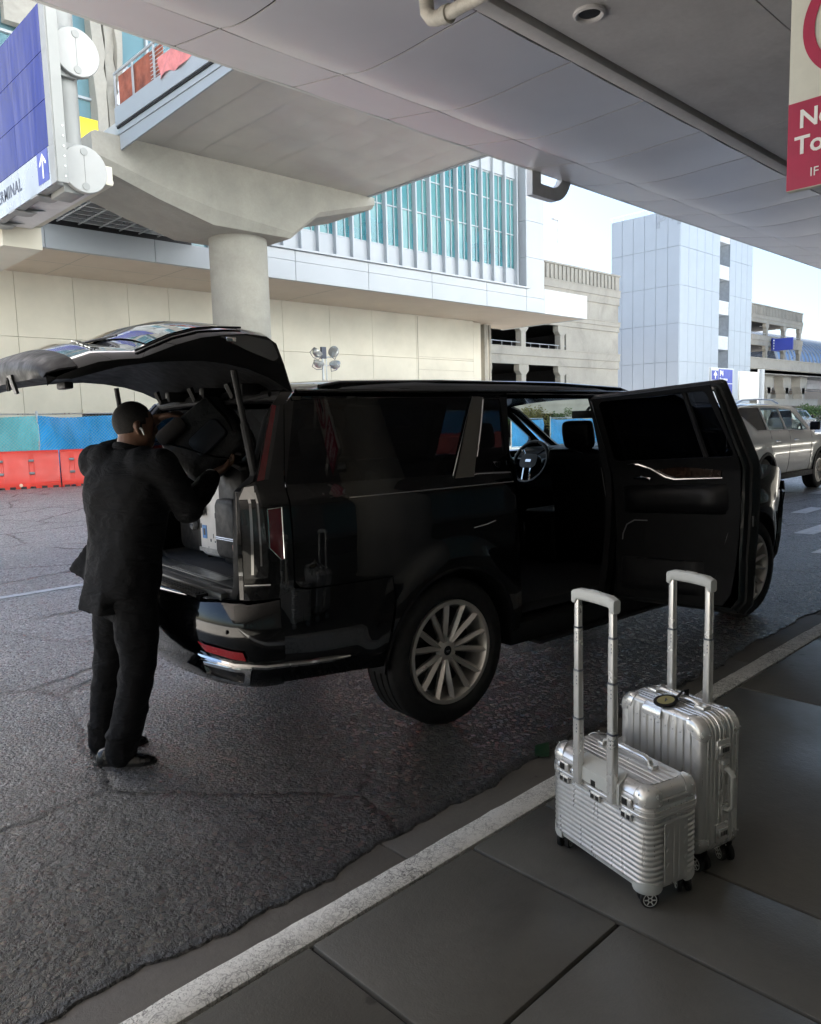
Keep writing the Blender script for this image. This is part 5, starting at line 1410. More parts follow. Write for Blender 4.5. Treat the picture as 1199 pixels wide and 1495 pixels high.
    for k in range(16):
        x = lerp(.86, 1.47, k / 15); e = math.sin(PI * min(1, k / 2.0) / 2) * math.sin(PI * min(1, (15 - k) / 2.0) / 2)
        rings.append([F(-.10 - .05 * e * q)(x, z) for z, q in ((.78, 0), (.775, .8), (.74, 1), (.62, .9), (.58, .4), (.57, 0))])
    b.loft(rings, closed=False); D('door_pocket', b, PLAST, dr, smooth=60, solid=.005)
    b = MB(); b.tube([F(-.125)(1.34, 1.295), F(-.138)(1.27, 1.30), F(-.13)(1.21, 1.285)], [(.004, .006), (.010, .012), (.006, .012)], 8); D('handle', b, CHROME, dr)
    b = MB(); b.tube([F(-.112)(*p) for p in ((1.26, 1.02), (1.36, 1.02), (1.42, .99), (1.45, .93), (1.455, .89))], .004, 6); b.tube([F(-.106)(*p) for p in ((.70, 1.0), (.755, .82), (.80, .66))], .003, 5); D('piping', b, mat('grey piping', (.2, .2, .21), .5), dr)
    b = MB(); b.box(-.006, .006, -.015, .015, -.03, .03, M=Md @ T(.58, -.975, 1.03)); D('latch', b, RIMD, dr, smooth=None)
    # ---------- raised tailgate
    tg = empty('tailgate', (0, 0, 0)); tg.parent = root; tg_[0] = tg
    G = [(-.79, 1.885, .015), (-.835, 2.02, .03), (-.875, 2.115, .05), (-.93, 2.145, .045), (-1.04, 2.150, .065), (-1.16, 2.138, .095), (-1.28, 2.118, .115), (-1.40, 2.082, .118), (-1.50, 2.042, .095), (-1.56, 2.020, .075), (-1.66, 2.012, .105), (-1.75, 2.0, .11), (-1.84, 1.972, .095), (-1.91, 1.94, .07), (-1.945, 1.905, .05)]
    NT_ = 26
    def hw(i): return interp(G[i][0], [(-1.95, .80), (-1.84, .86), (-1.5, .875), (-1.25, .86), (-.79, .80)])
    def og(i, t):
        x, z, c = G[i]; w = hw(i)
        return Vector((x + .03 * t * t * sm(-1.5, -1.9, x), w * t, z + c * (1 - abs(t) ** 2.6) - .02 * sm(.9, 1, abs(t))))
    b = MB(); rings = [[og(i, -1 + 2 * k / NT_) for k in range(NT_ + 1)] for i in range(len(G))]
    rings = rings[:13]; b.loft(rings, closed=False); D('outer_panel', b, BPAINT, tg, smooth=60, solid=.012)
    U = [(-.79, 1.865), (-.86, 1.90), (-.95, 1.945), (-1.10, 1.985), (-1.3, 2.00), (-1.5, 1.985), (-1.65, 1.965), (-1.78, 1.932), (-1.86, 1.912), (-1.92, 1.912), (-1.947, 1.922)]
    b = MB(); rings = []
    for x, z in U:
        w = interp(x, [(-1.95, .795), (-1.84, .855), (-1.5, .87), (-1.25, .855), (-.79, .795)])
        rings.append([(x + .03 * t * t * sm(-1.5, -1.9, x), w * t, z + .045 * (1 - t * t) * sm(-1.9, -1.2, x) + (.03 * (1 - abs(t) ** 6) if -1.75 < x < -.95 else 0)) for t in [-1 + 2 * k / NT_ for k in range(NT_ + 1)]])
    for x, z, c in ((-1.957, 1.938, .035), (-1.945, 1.958, .06), (-1.90, 1.973, .085), (-1.838, 1.982, .097)):
        w = interp(x, [(-1.95, .80), (-1.84, .862)])
        rings.append([(x + .03 * t * t * sm(-1.5, -1.9, x), w * t, z + c * (1 - abs(t) ** 2.6) - .02 * sm(.9, 1, abs(t))) for t in [-1 + 2 * k / NT_ for k in range(NT_ + 1)]])
    b.loft(rings, closed=False); D('inner_trim', b, INTER, tg, smooth=50, solid=.008)
    b = MB()
    for sgn in (-1, 1):
        rings = []
        for i in range(len(G)):
            p = og(i, sgn); x = G[i][0]; zu = interp(-x, [(-a, c) for a, c in U])
            w2 = interp(x, [(-1.95, .795), (-1.84, .855), (-1.5, .87), (-1.25, .855), (-.79, .795)])
            rings.append([p, (p.x, sgn * (hw(i) + .002), lerp(p.z, zu, .4)), (p.x, sgn * w2, zu)])
        b.loft(rings, closed=False)
    D('side_face', b, INTER, tg, smooth=50)
    # glass, spoiler side panes
    for sgn in (-1, 1):
        def fp(u, v, s_=sgn): return (u, s_ * (interp(u, [(-1.95, .80), (-1.84, .86), (-1.5, .875), (-1.25, .86), (-.79, .80)]) + .008 - .10 * max(0, v - 2.06)), v)
        b = MB(); b.panel(rpoly([(-1.19, 2.112), (-1.04, 2.122), (-.905, 2.105), (-.868, 2.03), (-.90, 2.01), (-1.06, 2.058)], .012), [], fp, .03); sp = D('spoiler_pane', b, mat('sky sheen side pane', (.055, .058, .064), .05, 0, .05, 3, .02, coat=.6), tg, smooth=60, solid=.004)  # pane colour greyed to stand for the sky mirrored in it
        b = MB(); b.box(-1.17, -1.12, sgn * .872, sgn * .885, 2.085, 2.105, bev=.004); D('wiper_cover', b, CHROME, sp)
    b = MB(); rings = []
    def gl(i, t): p = og(i, t); return p + Vector((0, 0, .006))
    b.loft([[gl(i, -.9 + 1.8 * k / 20) for k in range(21)] for i in range(4, 9)], closed=False); D('rear_window', b, mat('gloss black gate glass', (.004, .005, .006), .03, 0, .02, 2, .01, coat=1.0), tg, smooth=60)
    b = MB(); b.tube([og(i, -.93) + Vector((0, 0, .008)) for i in range(4, 10)], .005, 6); D('window_trim', b, PLAST, tg)
    b = MB(); b.ball((-1.52, .10, 2.135), (.05, .07, .03)); b.tube([(-1.52, .10, 2.15), (-1.50, -.1, 2.15), (-1.47, -.35, 2.15)], (.008, .006), 6); D('wiper', b, PLAST, tg)
    Mt = Matrix(((0, 1, 0, 0), (-1, 0, 0, 0), (0, 0, 1, 0), (0, 0, 0, 1)))
    b = MB(); b.text('ESCALADE', .05, T(-1.70, -.60, 2.076) @ RX(R(12)) @ Mt, .002, bold=.001, spacing=1.15); D('lettering', b, CHROME, tg, smooth=None)
    b = MB(); b.prism([(-.035, 0), (.035, 0), (.022, -.085), (-.022, -.085)], 'x', -.006, .006, M=T(-1.95, -.36, 1.955) @ RY(R(-15))); lt = D('latch_plate', b, RIMD, tg, smooth=None)
    b = MB(); b.tube([Vector((-1.959, -.372, 1.885)), Vector((-1.962, -.372, 1.93)), Vector((-1.962, -.36, 1.94)), Vector((-1.962, -.348, 1.93)), Vector((-1.959, -.348, 1.885))], .005, 6); D('latch_loop', b, INTER, lt)
    b = MB(); b.box(-1.80, -1.76, -.62, -.50, 1.885, 1.915, bev=.008); D('pull_handle', b, PLAST, tg)
    for sgn in (-1, 1):
        b = MB(); A, B = Vector((-1.03, sgn * .84, 1.42)), Vector((-1.10, sgn * .80, 1.965)); b.tube([A, A.lerp(B, .55)], .021, 10); b.tube([A.lerp(B, .5), B], .015, 10); D('gas_strut', b, PLAST, tg)
    b = MB()
    rr = random.Random(8)
    for y in (-.55, -.1, .38): b.box(-.95, -.80, y - .03, y + .03, 1.86, 1.92, bev=.01); b.tube([(-.9, y, 1.88), (-.98, y + .02, 1.86), (-1.0, y + .03, 1.92)], .02, 6)
    b.tube([(-.86, -.7, 1.86), (-.88, -.3, 1.835), (-.86, .1, 1.85), (-.88, .6, 1.845)], .014, 6)
    D('hinge', b, PLAST, tg)
    root.location = (3.09, 3.862, 0); root.rotation_euler.z = math.atan2(-.28, 3.396)
    return root
SUV = black_suv()
# ------------------------------------------------------------------ the man
SKIN = mat('dark brown skin', (.17, .088, .056), .45, 0, .12, 14, bump=.08, bscale=220, bdist=.001, sss=.03)
HAIR = mat('close cropped black hair', (.010, .008, .007), .75, 0, .4, 120, bump=.8, bscale=420, bdist=.003)
def m_suit():
    t = NT('black suit cloth'); co = t.coord()
    f = t.noise(7, 4, .6, t.mapping((1, 1, 2.6), vec=co), dist=1.4)
    w = t.noise(420, 2, .5, co)
    t.p(col=t.mix(f, (.0030, .0033, .0043), (.0062, .0066, .0082)), rough=.85, spec=.25, sheen=.02, nor=t.bump(w, .12, .0006, t.bump(f, .35, .05))); return t.m
SUIT = m_suit()
SHIRT = mat('white shirt cotton', (.62, .62, .60), .8)
SHOE = mat('black shoe leather', (.008, .008, .008), .28, 0, .2, 10)

def limb(b, pts, rad, n=14):
    b.tube(pts, list(rad), n)
    for p, r in zip(pts, rad):
        r = r if not isinstance(r, tuple) else min(r)
        b.ball(p, r * .995, 12, 8)

def hand(b, wrist, d, n, flip, curl=1.0, spread=1.0):
    """palm, four unequal bent fingers and a side thumb; d points to the fingers, n is the palm side"""
    d = Vector(d).normalized(); n = Vector(n); n = (n - d * n.dot(d)).normalized(); s = d.cross(n) * flip
    w = Vector(wrist)
    limb(b, [w - d * .03, w + d * .005, w + d * .045, w + d * .085], [(.027, .022), (.029, .021), (.040, .018), (.041, .015)])
    for k, (ln, off) in enumerate(((.072, .030), (.082, .010), (.077, -.010), (.060, -.029))):
        base = w + d * .082 + s * off; r = .0098 if k < 3 else .0085
        dd = (d + s * (off * 3.0 * spread)).normalized(); p = [base - dd * .02, base]; q = base; ang = .35 * curl
        for j, fr in enumerate((.44, .31, .25)):
            a = ang; vv = dd * math.cos(a) + n * math.sin(a); q = q + vv * ln * fr; p.append(q); ang += .55 * curl
        limb(b, p, [r * 1.1, r * 1.12, r * 1.04, r * .95, r * .8], 10)
    tb = w + d * .022 + s * .030
    limb(b, [tb - s * .01, tb + s * .018 + d * .022 + n * .006, tb + s * .024 + d * .05 + n * .018, tb + s * .020 + d * .072 + n * .030], [.016, .0145, .0115, .0095], 10)

def man():
    root = empty('person', (1.6, 3.8, 0), 0, 'man in a black suit lifting a black bag into the open tailgate', 'person')
    D = lambda n, b, m, par=None, **k: b.done(n, m, par or root, **k)
    V = Vector
    hd = V((1.665, 3.665, 1.715)); ph = R(-8)
    fw, rt = V((math.cos(ph), math.sin(ph), 0)), V((math.sin(ph), -math.cos(ph), 0))
    Mh = Matrix((fw, -rt, V((0, 0, 1)))).transposed().to_4x4(); Mh.translation = hd
    shR, shL = V((1.70, 3.475, 1.525)), V((1.545, 3.855, 1.545))
    elR, wrR = V((1.83, 3.475, 1.305)), V((2.045, 3.60, 1.462))
    elL, wrL = V((1.76, 4.03, 1.60)), V((1.985, 4.06, 1.765))
    # one continuous body
    b = MB()
    b.ball((0, 0, .022), (.096, .077, .098), 24, 16, Mh); b.ball((.012, 0, -.03), (.080, .068, .085), 20, 14, Mh); b.ball((.05, 0, -.075), (.042, .046, .040), 16, 10, Mh)
    b.ball((.03, 0, -.06), (.052, .062, .05), 16, 10, Mh)
    limb(b, [Mh @ V((.088, 0, .012)), Mh @ V((.104, 0, -.018)), Mh @ V((.100, 0, -.028))], [.010, .015, .012])
    for sg in (-1, 1):
        b.ball((.087, sg * .016, -.026), (.010, .010, .008), 10, 6, Mh)
        limb(b, [Mh @ V((.075, sg * .045, .028)), Mh @ V((.088, sg * .02, .030))], [.010, .009])
        limb(b, [Mh @ V((-.006, sg * .078, .022)), Mh @ V((-.014, sg * .086, .016)), Mh @ V((-.016, sg * .087, -.004)), Mh @ V((-.004, sg * .082, -.030))], [.009, .010, .0095, .008])
    b.ball((.086, 0, -.052), (.014, .026, .007), 12, 6, Mh); b.ball((.084, 0, -.064), (.014, .022, .008), 12, 6, Mh)
    limb(b, [hd + V((-.02, .0, -.05)), V((1.635, 3.675, 1.60)), V((1.62, 3.67, 1.52))], [.062, .064, .085])
    limb(b, [V((1.62, 3.66, 1.44)), V((1.62, 3.72, 1.15)), V((1.62, 3.80, .95))], [.14, .12, .13])
    limb(b, [V((1.62, 3.66, 1.49)), shR, elR, wrR], [.10, .055, .042, .026]); limb(b, [V((1.62, 3.66, 1.49)), shL, elL, wrL], [.10, .055, .042, .026])
    hand(b, wrR, (.86, .05, .36), (-.2, .1, .95), 1, .75); hand(b, wrL, (.72, -.62, .22), (.35, .1, -.93), 1, .8)
    for hx, kn, an in ((V((1.62, 3.70, .90)), V((1.61, 3.70, .50)), V((1.53, 3.77, .10))), (V((1.62, 3.91, .90)), V((1.60, 3.99, .50)), V((1.53, 3.995, .10)))):
        limb(b, [hx, kn, an, an + V((.02, -.02, -.03))], [.10, .062, .042, .045])
    D('body', b, SKIN, smooth=180, remesh=.0065, smoothit=4)
    # hair cap, ear bud
    b = MB(); b.ball((-.006, 0, .030), (.097, .0795, .098), 28, 20, Mh)
    bm = b.bm; bmesh.ops.delete(bm, geom=[v for v in bm.verts if ((Mh.inverted() @ v.co).x > .062 and (Mh.inverted() @ v.co).z < .075) or (Mh.inverted() @ v.co).z < -.045 + .9 * max(0, (Mh.inverted() @ v.co).x + .03)], context='VERTS')
    D('hair', b, HAIR, smooth=180, solid=.004)
    b = MB(); e = Mh @ V((.004, -.087, -.006)); limb(b, [e, e + V((.004, -.004, -.004)), e + V((.012, -.006, -.030))], [.006, .0055, .0035], 8); D('earbud', b, WHITEL)
    # jacket
    b = MB(); rings = []
    tab = [(.875, 1.60, 3.80, .208, .155, 2), (.92, 1.605, 3.80, .216, .160, 2), (1.0, 1.61, 3.79, .214, .156, 4), (1.10, 1.615, 3.765, .208, .148, 8), (1.20, 1.62, 3.735, .208, .145, 13), (1.30, 1.62, 3.71, .218, .150, 18), (1.40, 1.62, 3.68, .228, .155, 22), (1.48, 1.62, 3.665, .222, .142, 25), (1.535, 1.622, 3.66, .185, .118, 25), (1.57, 1.63, 3.665, .125, .098, 20), (1.60, 1.635, 3.672, .082, .085, 12), (1.615, 1.637, 3.675, .072, .075, 10)]
    for z, cx, cy, w, d, a in tab:
        a = R(a); f, r = V((math.cos(a), math.sin(a), 0)), V((math.sin(a), -math.cos(a), 0)); ring = []
        for k in range(48):
            t = 2 * PI * k / 48; c, s = math.cos(t), math.sin(t); p = .75
            x = math.copysign(abs(c) ** p, c); y = math.copysign(abs(s) ** p, s)
            fold = 1 + .018 * math.sin(5 * t + z * 9) * (1 - sm(1.0, 1.5, z)) + .012 * math.sin(11 * t - z * 21)
            ring.append(V((cx, cy, z)) + r * (x * w * fold) + f * (y * d * fold))
        rings.append(ring)
    b.loft(rings)
    limb(b, [shR + V((-.05, .08, .0)), shR, shR.lerp(elR, .5), elR, elR.lerp(wrR, .45), wrR - (wrR - elR).normalized() * .035], [.10, .092, .080, .074, .064, .052], 20)
    limb(b, [shL + V((.03, -.1, .0)), shL, shL.lerp(elL, .5), elL, elL.lerp(wrL, .3), elL.lerp(wrL, .5)], [.10, .092, .080, .070, .060, .054], 20)
    # flaring tail flap on the far side
    b.loft([[(1.50, 3.98, 1.12), (1.60, 4.03, 1.12), (1.62, 3.98, 1.12), (1.52, 3.94, 1.12)], [(1.455, 4.06, 1.03), (1.60, 4.12, 1.02), (1.63, 4.0, 1.0), (1.49, 3.97, 1.0)], [(1.44, 4.075, .985), (1.60, 4.14, .985), (1.63, 4.0, .96), (1.47, 3.97, .95)]])
    b.loft([[(1.44, 3.84, 1.0), (1.47, 3.70, 1.0), (1.56, 3.72, 1.0), (1.52, 3.9, 1.0)], [(1.405, 3.86, .86), (1.43, 3.66, .85), (1.54, 3.66, .85), (1.5, 3.95, .86)], [(1.40, 3.87, .815), (1.425, 3.68, .80), (1.52, 3.66, .80), (1.49, 3.95, .815)]])
    jk = D('jacket', b, SUIT, smooth=180, remesh=.0115, smoothit=5)
    dt = bpy.data.textures.new('cloth folds', 'CLOUDS'); dt.noise_scale = .085; dt.noise_depth = 2
    def wrinkle(o, st, sc):
        tx = bpy.data.textures.new('cloth folds', 'CLOUDS'); tx.noise_scale = sc; tx.noise_depth = 2
        m = o.modifiers.new('folds', 'DISPLACE'); m.texture = tx; m.strength = st; m.mid_level = .5
    wrinkle(jk, .018, .11)
    b = MB(); b.tube([V((1.637, 3.675, 1.60)) + V((.068 * math.cos(t), .066 * math.sin(t), .012 - .02 * math.cos(t))) for t in [2 * PI * k / 20 for k in range(21)]], (.010, .018), 8); D('collar', b, SUIT, jk)
    b = MB(); b.lathe([(.030, -.012), (.040, -.012), (.041, .014), (.033, .014)], 20, T(*(wrR - (wrR - elR).normalized() * .025)) @ (wrR - elR).to_track_quat('Z', 'Y').to_matrix().to_4x4()); D('shirt_cuff', b, SHIRT, jk)
    # trousers
    b = MB()
    limb(b, [V((1.61, 3.80, .93)), V((1.61, 3.80, .86))], [(.20, .15), (.19, .145)], 24)
    for pts, rd in (([(1.615, 3.705, .88), (1.62, 3.695, .72), (1.615, 3.695, .52), (1.575, 3.725, .30), (1.535, 3.765, .10), (1.528, 3.772, .055)], [.125, .112, .092, .084, .078, .082]), ([(1.615, 3.905, .88), (1.62, 3.96, .72), (1.60, 3.99, .50), (1.56, 3.995, .28), (1.53, 3.995, .10), (1.528, 3.995, .06)], [.125, .110, .090, .082, .076, .080])):
        limb(b, [V(p) for p in pts], rd, 20)
        for k, z in enumerate((.13, .165, .20)):
            p = V(pts[4]).lerp(V(pts[3]), (z - .1) / .2); b.ball(p + V((-.01 * (k % 2), 0, 0)), (.084 + .004 * (k % 2), .084, .020), 18, 8)
    tr = D('trousers', b, SUIT, smooth=180, remesh=.011, smoothit=4); wrinkle(tr, .022, .09)
    for heel, toe in ((V((1.440, 3.862, 0)), V((1.655, 3.655, 0))), (V((1.475, 4.04, 0)), V((1.745, 3.94, 0)))):
        d = (toe - heel); L = d.length; d.normalize(); s = V((-d.y, d.x, 0)); rings = []
        for t, w, h in ((0.0, .024, .055), (.04, .034, .075), (.15, .038, .09), (.32, .038, .095), (.45, .042, .075), (.62, .049, .058), (.78, .050, .048), (.9, .040, .040), (.97, .025, .03), (1.0, .008, .02)):
            c = heel + d * (t * L); rings.append([c + s * w * x + V((0, 0, z)) for x, z in ((-1, .012), (-1.02, .022), (-.95, h * .55), (-.6, h * .9), (0, h), (.6, h * .9), (.95, h * .55), (1.02, .022), (1, .012))])
        b = MB(); b.loft(rings); sh = D('shoe', b, SHOE, smooth=60)
        b = MB(); b.loft([[heel + d * (t * L) + s * w * x + V((0, 0, z)) for x, z in ((-1, .001), (-1, .014), (1, .014), (1, .001))] for t, w in ((-.01, .02), (.04, .036), (.2, .040), (.4, .040), (.62, .052), (.8, .052), (.93, .038), (1.01, .012))]); D('sole', b, RUBBER, sh, smooth=40)
man()

# ------------------------------------------------------------------ luggage in the car
CU = Vector((.717, -.696, -.027)); UPV = Vector((.099, .064, .993)); BK = CU.cross(UPV)
def held_bag():
    c = Vector((2.145, 3.80, 1.630)); a = R(40)
    u = (CU * math.cos(a) + UPV * math.sin(a)); v = (UPV * math.cos(a) - CU * math.sin(a)); w = u.cross(v)
    M = Matrix((u, v, w)).transposed().to_4x4(); M.translation = c
    root = empty('travel_bag', c, 0, 'bulky black padded bag held up in the tailgate opening by the man', 'bag')
    cloth = mat('black bag nylon', (.010, .0105, .012), .5, 0, .3, 9, bump=.5, bscale=16, bdist=.02)
    D = lambda n, b, m, par=None, **k: b.done(n, m, par or root, **k)
    b = MB(); rings = []
    for z, k in ((-.13, .80), (-.12, .92), (-.07, 1.0), (.07, 1.0), (.12, .94), (.135, .82)):
        rings.append([(x * k * (1 + .03 * math.sin(y * 14)), y * k, z + .02 * math.sin(x * 11 + y * 7)) for x, y in rrect(.42, .36, .09, 6)])
    b.loft(rings, M=M); D('body', b, cloth, smooth=70, subsurf=1)
    b = MB(); b.loft([[(x * k + .03, y * k - .02, z) for x, y in rrect(.20, .12, .03, 5)] for z, k in ((.12, 1.0), (.165, .98), (.172, .9))], M=M @ RZ(R(4))); D('front_pocket', b, mat('grey blue nylon panel', (.035, .038, .046), .55, 0, .2, 12), smooth=50)
    b = MB()
    for pts in (((-.20, .15, .12), (-.10, .02, .165), (.0, -.13, .15), (.06, -.18, .08)), ((.16, .16, .12), (.17, .0, .15), (.14, -.17, .10))): b.tube([M @ Vector(p) for p in pts], (.018, .005), 8)
    D('strap', b, mat('black webbing', (.006, .006, .007), .7))
    b = MB(); b.tube([M @ Vector((-.205, .02, .13)), M @ Vector((-.235, -.075, .14))], (.006, .002), 6); b.tube([M @ Vector((-.190, .02, .13)), M @ Vector((-.220, -.075, .14))], (.006, .002), 6); D('reflective_strip', b, mat('silver reflective tape', (.6, .62, .64), .4))
    b = MB(); b.loft([[(x * k - .10, y * k + .135, z) for x, y in rrect(.18, .09, .035, 5)] for z, k in ((.115, 1), (.15, .95), (.16, .7))], M=M); D('brown_panel', b, mat('dusty brown nylon panel', (.05, .042, .038), .7, 0, .2, 12), smooth=50)
    b = MB()
    for k in range(7): b.tube([M @ Vector((-.10 + k * .045, -.165 - .012 * (k % 2), .11)), M @ Vector((-.08 + k * .045, -.19, .10))], .009, 6)
    b.tube([M @ Vector((.02, -.17, .1)), M @ Vector((.05, -.25, .10)), M @ Vector((.07, -.26, .09))], .011, 8)
    D('buckle', b, mat('grey buckle plastic', (.10, .10, .105), .3))
held_bag()
def trunk_luggage():
    A = math.atan2(-.28, 3.396)
    def place(name, lx, ly, lz, rz, label):
        p = Vector((3.09 + lx * math.cos(A) - ly * math.sin(A), 3.862 + lx * math.sin(A) + ly * math.cos(A), lz)); return empty(name, p, 0, label, 'suitcase'), p, A + rz
    o, p, rz = place('hard_suitcase', -.80, .17, .918, R(4), 'scuffed white hard suitcase with a round tag standing in the boot')
    M = T(*p) @ RZ(rz)
    shell = mat('scuffed white shell', (.82, .80, .77), .42, 0, .08, 5, dirt=.25)
    b = MB(); rings = []
    for x, k in ((0, .90), (.006, .96), (.025, 1.0), (.27, 1.0), (.29, .96), (.296, .9)):
        rings.append([(x, u * k, .31 + v * k) for u, v in rrect(.34, .60, .05, 6)])
    b.loft(rings, M=M); b.done('shell', shell, o, 45)
    b = MB()
    for z in (.05, .57): b.box(-.004, .30, -.172, .172, z - .012, z + .012, M=M)
    b.box(.13, .15, -.174, .174, .02, .60, M=M); b.done('rim_band', mat('pale band', (.5, .49, .46), .5, 0, .3, 20), o, None)
    b = MB(); rr = random.Random(6)
    for k in range(26): y, z = rr.uniform(-.14, .14), rr.uniform(.06, .55); b.box(-.0025, -.0012, y, y + rr.uniform(.003, .012), z, z + rr.uniform(.004, .03), M=M)
    b.done('scuff_mark', BLACKL, o, None)
    b = MB(); b.box(-.004, -.001, .075, .125, .12, .20, M=M); st = b.done('sticker', mat('blue sticker', (.10, .28, .62), .5), o, None)
    b = MB(); b.box(-.006, -.004, .09, .11, .14, .18, M=M); b.done('sticker_print', BLACKL, st, None)
    b = MB(); b.lathe([(.001, -.03), (.042, -.03), (.045, -.02), (.042, -.008), (.001, -.008)], 24, M @ T(0, .115, .30), 'x'); b.tube([M @ Vector((-.02, .115, .34)), M @ Vector((-.03, .12, .42)), M @ Vector((-.01, .10, .45))], (.012, .004), 6); b.done('luggage_tag', mat('grey black tag', (.06, .062, .065), .45), o, 40)
    b = MB()
    for y in (-.13, .13):
        b.lathe([(.001, -.012), (.022, -.012), (.022, .012), (.001, .012)], 14, M @ T(.04, y, .012), 'y')
    b.done('wheel', RUBBER, o, 40)
    o, p, rz = place('soft_suitcase', -.84, -.16, .918, R(4), 'black soft suitcase with front pocket standing beside the white one in the boot')
    M = T(*p) @ RZ(rz); cl = mat('black suitcase fabric', (.012, .012, .013), .6, 0, .2, 12, bump=.3, bscale=200, bdist=.001)
    b = MB(); b.loft([[(x, u * k, .30 + v * k) for u, v in rrect(.27, .58, .05, 6)] for x, k in ((0, .92), (.015, 1), (.24, 1), (.26, .92))], M=M); b.done('shell', cl, o, 50)
    b = MB(); b.loft([[(x, u * k, .22 + v * k) for u, v in rrect(.22, .34, .04, 5)] for x, k in ((.0, 1), (-.035, .98), (-.045, .9))], M=M); pk = b.done('pocket', cl, o, 50)
    b = MB(); b.tube([M @ Vector((-.046, -.10, .17)), M @ Vector((-.046, .10, .17))], .004, 6); b.tube([M @ Vector((-.046, -.10, .16)), M @ Vector((-.046, .10, .16))], .003, 6); b.done('zip', STEEL, pk)
    b = MB(); b.box(-.05, -.046, -.10, -.085, .09, .14, M=M); b.done('red_tab', REFL, pk, None)
    b = MB(); b.tube([M @ Vector((.12, -.08, .59)), M @ Vector((.12, -.07, .63)), M @ Vector((.12, .07, .63)), M @ Vector((.12, .08, .59))], .012, 8); b.done('handle', cl, o)
    o, p, rz = place('dark_suitcase', -.78, .56, .918, R(-3), 'dark suitcase lying on its side behind the man, round wheel facing out')
    M = T(*p) @ RZ(rz)
    b = MB(); b.loft([[(x, u * k, .20 + v * k) for u, v in rrect(.36, .38, .05, 6)] for x, k in ((0, .92), (.015, 1), (.44, 1), (.46, .92))], M=M); b.done('shell', cl, o, 50)
    b = MB(); b.lathe([(.001, -.035), (.030, -.035), (.034, -.03), (.034, -.008), (.001, -.008)], 20, M @ T(0, -.13, .19), 'x'); w = b.done('wheel', mat('grey wheel', (.16, .165, .17), .4), o, 40)
    b = MB(); b.box(-.038, -.035, -.155, -.105, .186, .194, M=M); b.done('wheel_slot', BLACKL, w, None)
trunk_luggage()

# ------------------------------------------------------------------ two aluminium suitcases on the sidewalk
def m_alu():
    t = NT('brushed anodised aluminium'); co = t.coord()
    br = t.noise(60, 3, .6, t.mapping((1, 1, .06), vec=co)); sc = t.noise(4, 6, .7, co)
    c = t.mix(t.maprange(sc, .35, .7, 0, 1), (.80, .80, .785), (.68, .685, .68))
    t.p(col=c, rough=t.math('ADD', t.maprange(br, .3, .7, .26, .38), t.maprange(sc, .5, .75, 0, .08)), metal=.68, nor=t.bump(t.noise(9, 3, .5, co), .08, .004)); return t.m
ALU = m_alu()
ALUP = mat('polished aluminium corner', (.84, .84, .82), .26, .65, .03, 5, .03)
GREYP = mat('pale grey handle plastic', (.62, .64, .62), .42, 0, .05, 20, bump=.1, bscale=500, bdist=.0006)
SLOCK = mat('dark lock face', (.05, .05, .05), .3, .6)
def spinner(parent, x, y, ang, z0=0.0):
    """twin castor wheel under a corner; one part with its discs"""
    w = empty('castor', (x, y, 0)); w.parent = parent
    M = T(x, y, .030 + z0) @ RZ(ang)
    b = MB()
    for s in (-1, 1): b.lathe([(.006, s * .006), (.022, s * .006), (.029, s * .009), (.030, s * .015), (.029, s * .022), (.024, s * .024)], 24, M, 'y')
    b.done('tyre', RUBBER, w, 40)
    b = MB()
    for s in (-1, 1):
        b.lathe([(.001, s * .0235), (.008, s * .0245), (.009, s * .0235)], 14, M, 'y'); b.lathe([(.017, s * .0235), (.0225, s * .0245), (.023, s * .022), (.017, s * .022)], 20, M, 'y')
        for k in range(6): a = PI * k / 3; b.tube([M @ Vector((.008 * math.cos(a), s * .024, .008 * math.sin(a))), M @ Vector((.018 * math.cos(a), s * .024, .018 * math.sin(a)))], .0022, 5)
    b.done('hub', GREYP, w, 40)
    b = MB(); b.prism(rrect(.034, .010, .004, 3), 'z', .0, .034, M=M); b.lathe([(.02, .030), (.024, .036), (.024, .05)], 14, M); b.done('fork', PLAST, w, 40)
def grip(parent, M, w, tel, zb, m=GREYP):
    """telescopic handle: list of (z, radius) stages, then a moulded grip"""
    h = empty('pull_handle', (0, 0, 0)); h.parent = parent
    h.location = -parent.location
    for s in (-1, 1):
        b = MB()
        for (z0, z1, r) in tel:
            b.prism(rrect(r * 2.0, r * 1.7, r * .45, 3, s * w / 2, 0), 'z', z0, z1, M=M)
        b.done('tube', ALUP, h, 30)
        b = MB()
        for (z0, z1, r) in tel[:-1]:
            b.prism(rrect(r * 2.12, r * 1.82, r * .45, 3, s * w / 2, 0), 'z', z1 - .004, z1 + .0015, M=M)
            for k in range(3): b.lathe([(.001, -.001), (.0028, -.001), (.0028, .002)], 8, M @ T(s * w / 2 + r * .35, -r * .86, z1 - .022 - .013 * k), 'y')
        b.done('stop_ring', BLACKL, h, 30)
    zt = tel[-1][1]; b = MB(); rings = []
    for k in range(17):
        t = -1 + k / 8; x = t * (w / 2 + .018); e = abs(t)
        hz = .019 + .006 * (e > .80); zc = zt + .004 - .004 * e * e - (.010 if e > .80 else 0)
        rings.append([(x, u, zc + v) for u, v in rrect(.034 - .004 * (e == 1), hz * 2 - .006 * (e == 1), .010, 4)])
    b.loft(rings, M=M); g = b.done('grip', m, h, 40)
    b = MB(); b.prism(rrect(.05, .016, .006, 4), 'z', zt + .020, zt + .0245, M=M); b.done('button', m, g, 30)
    return h

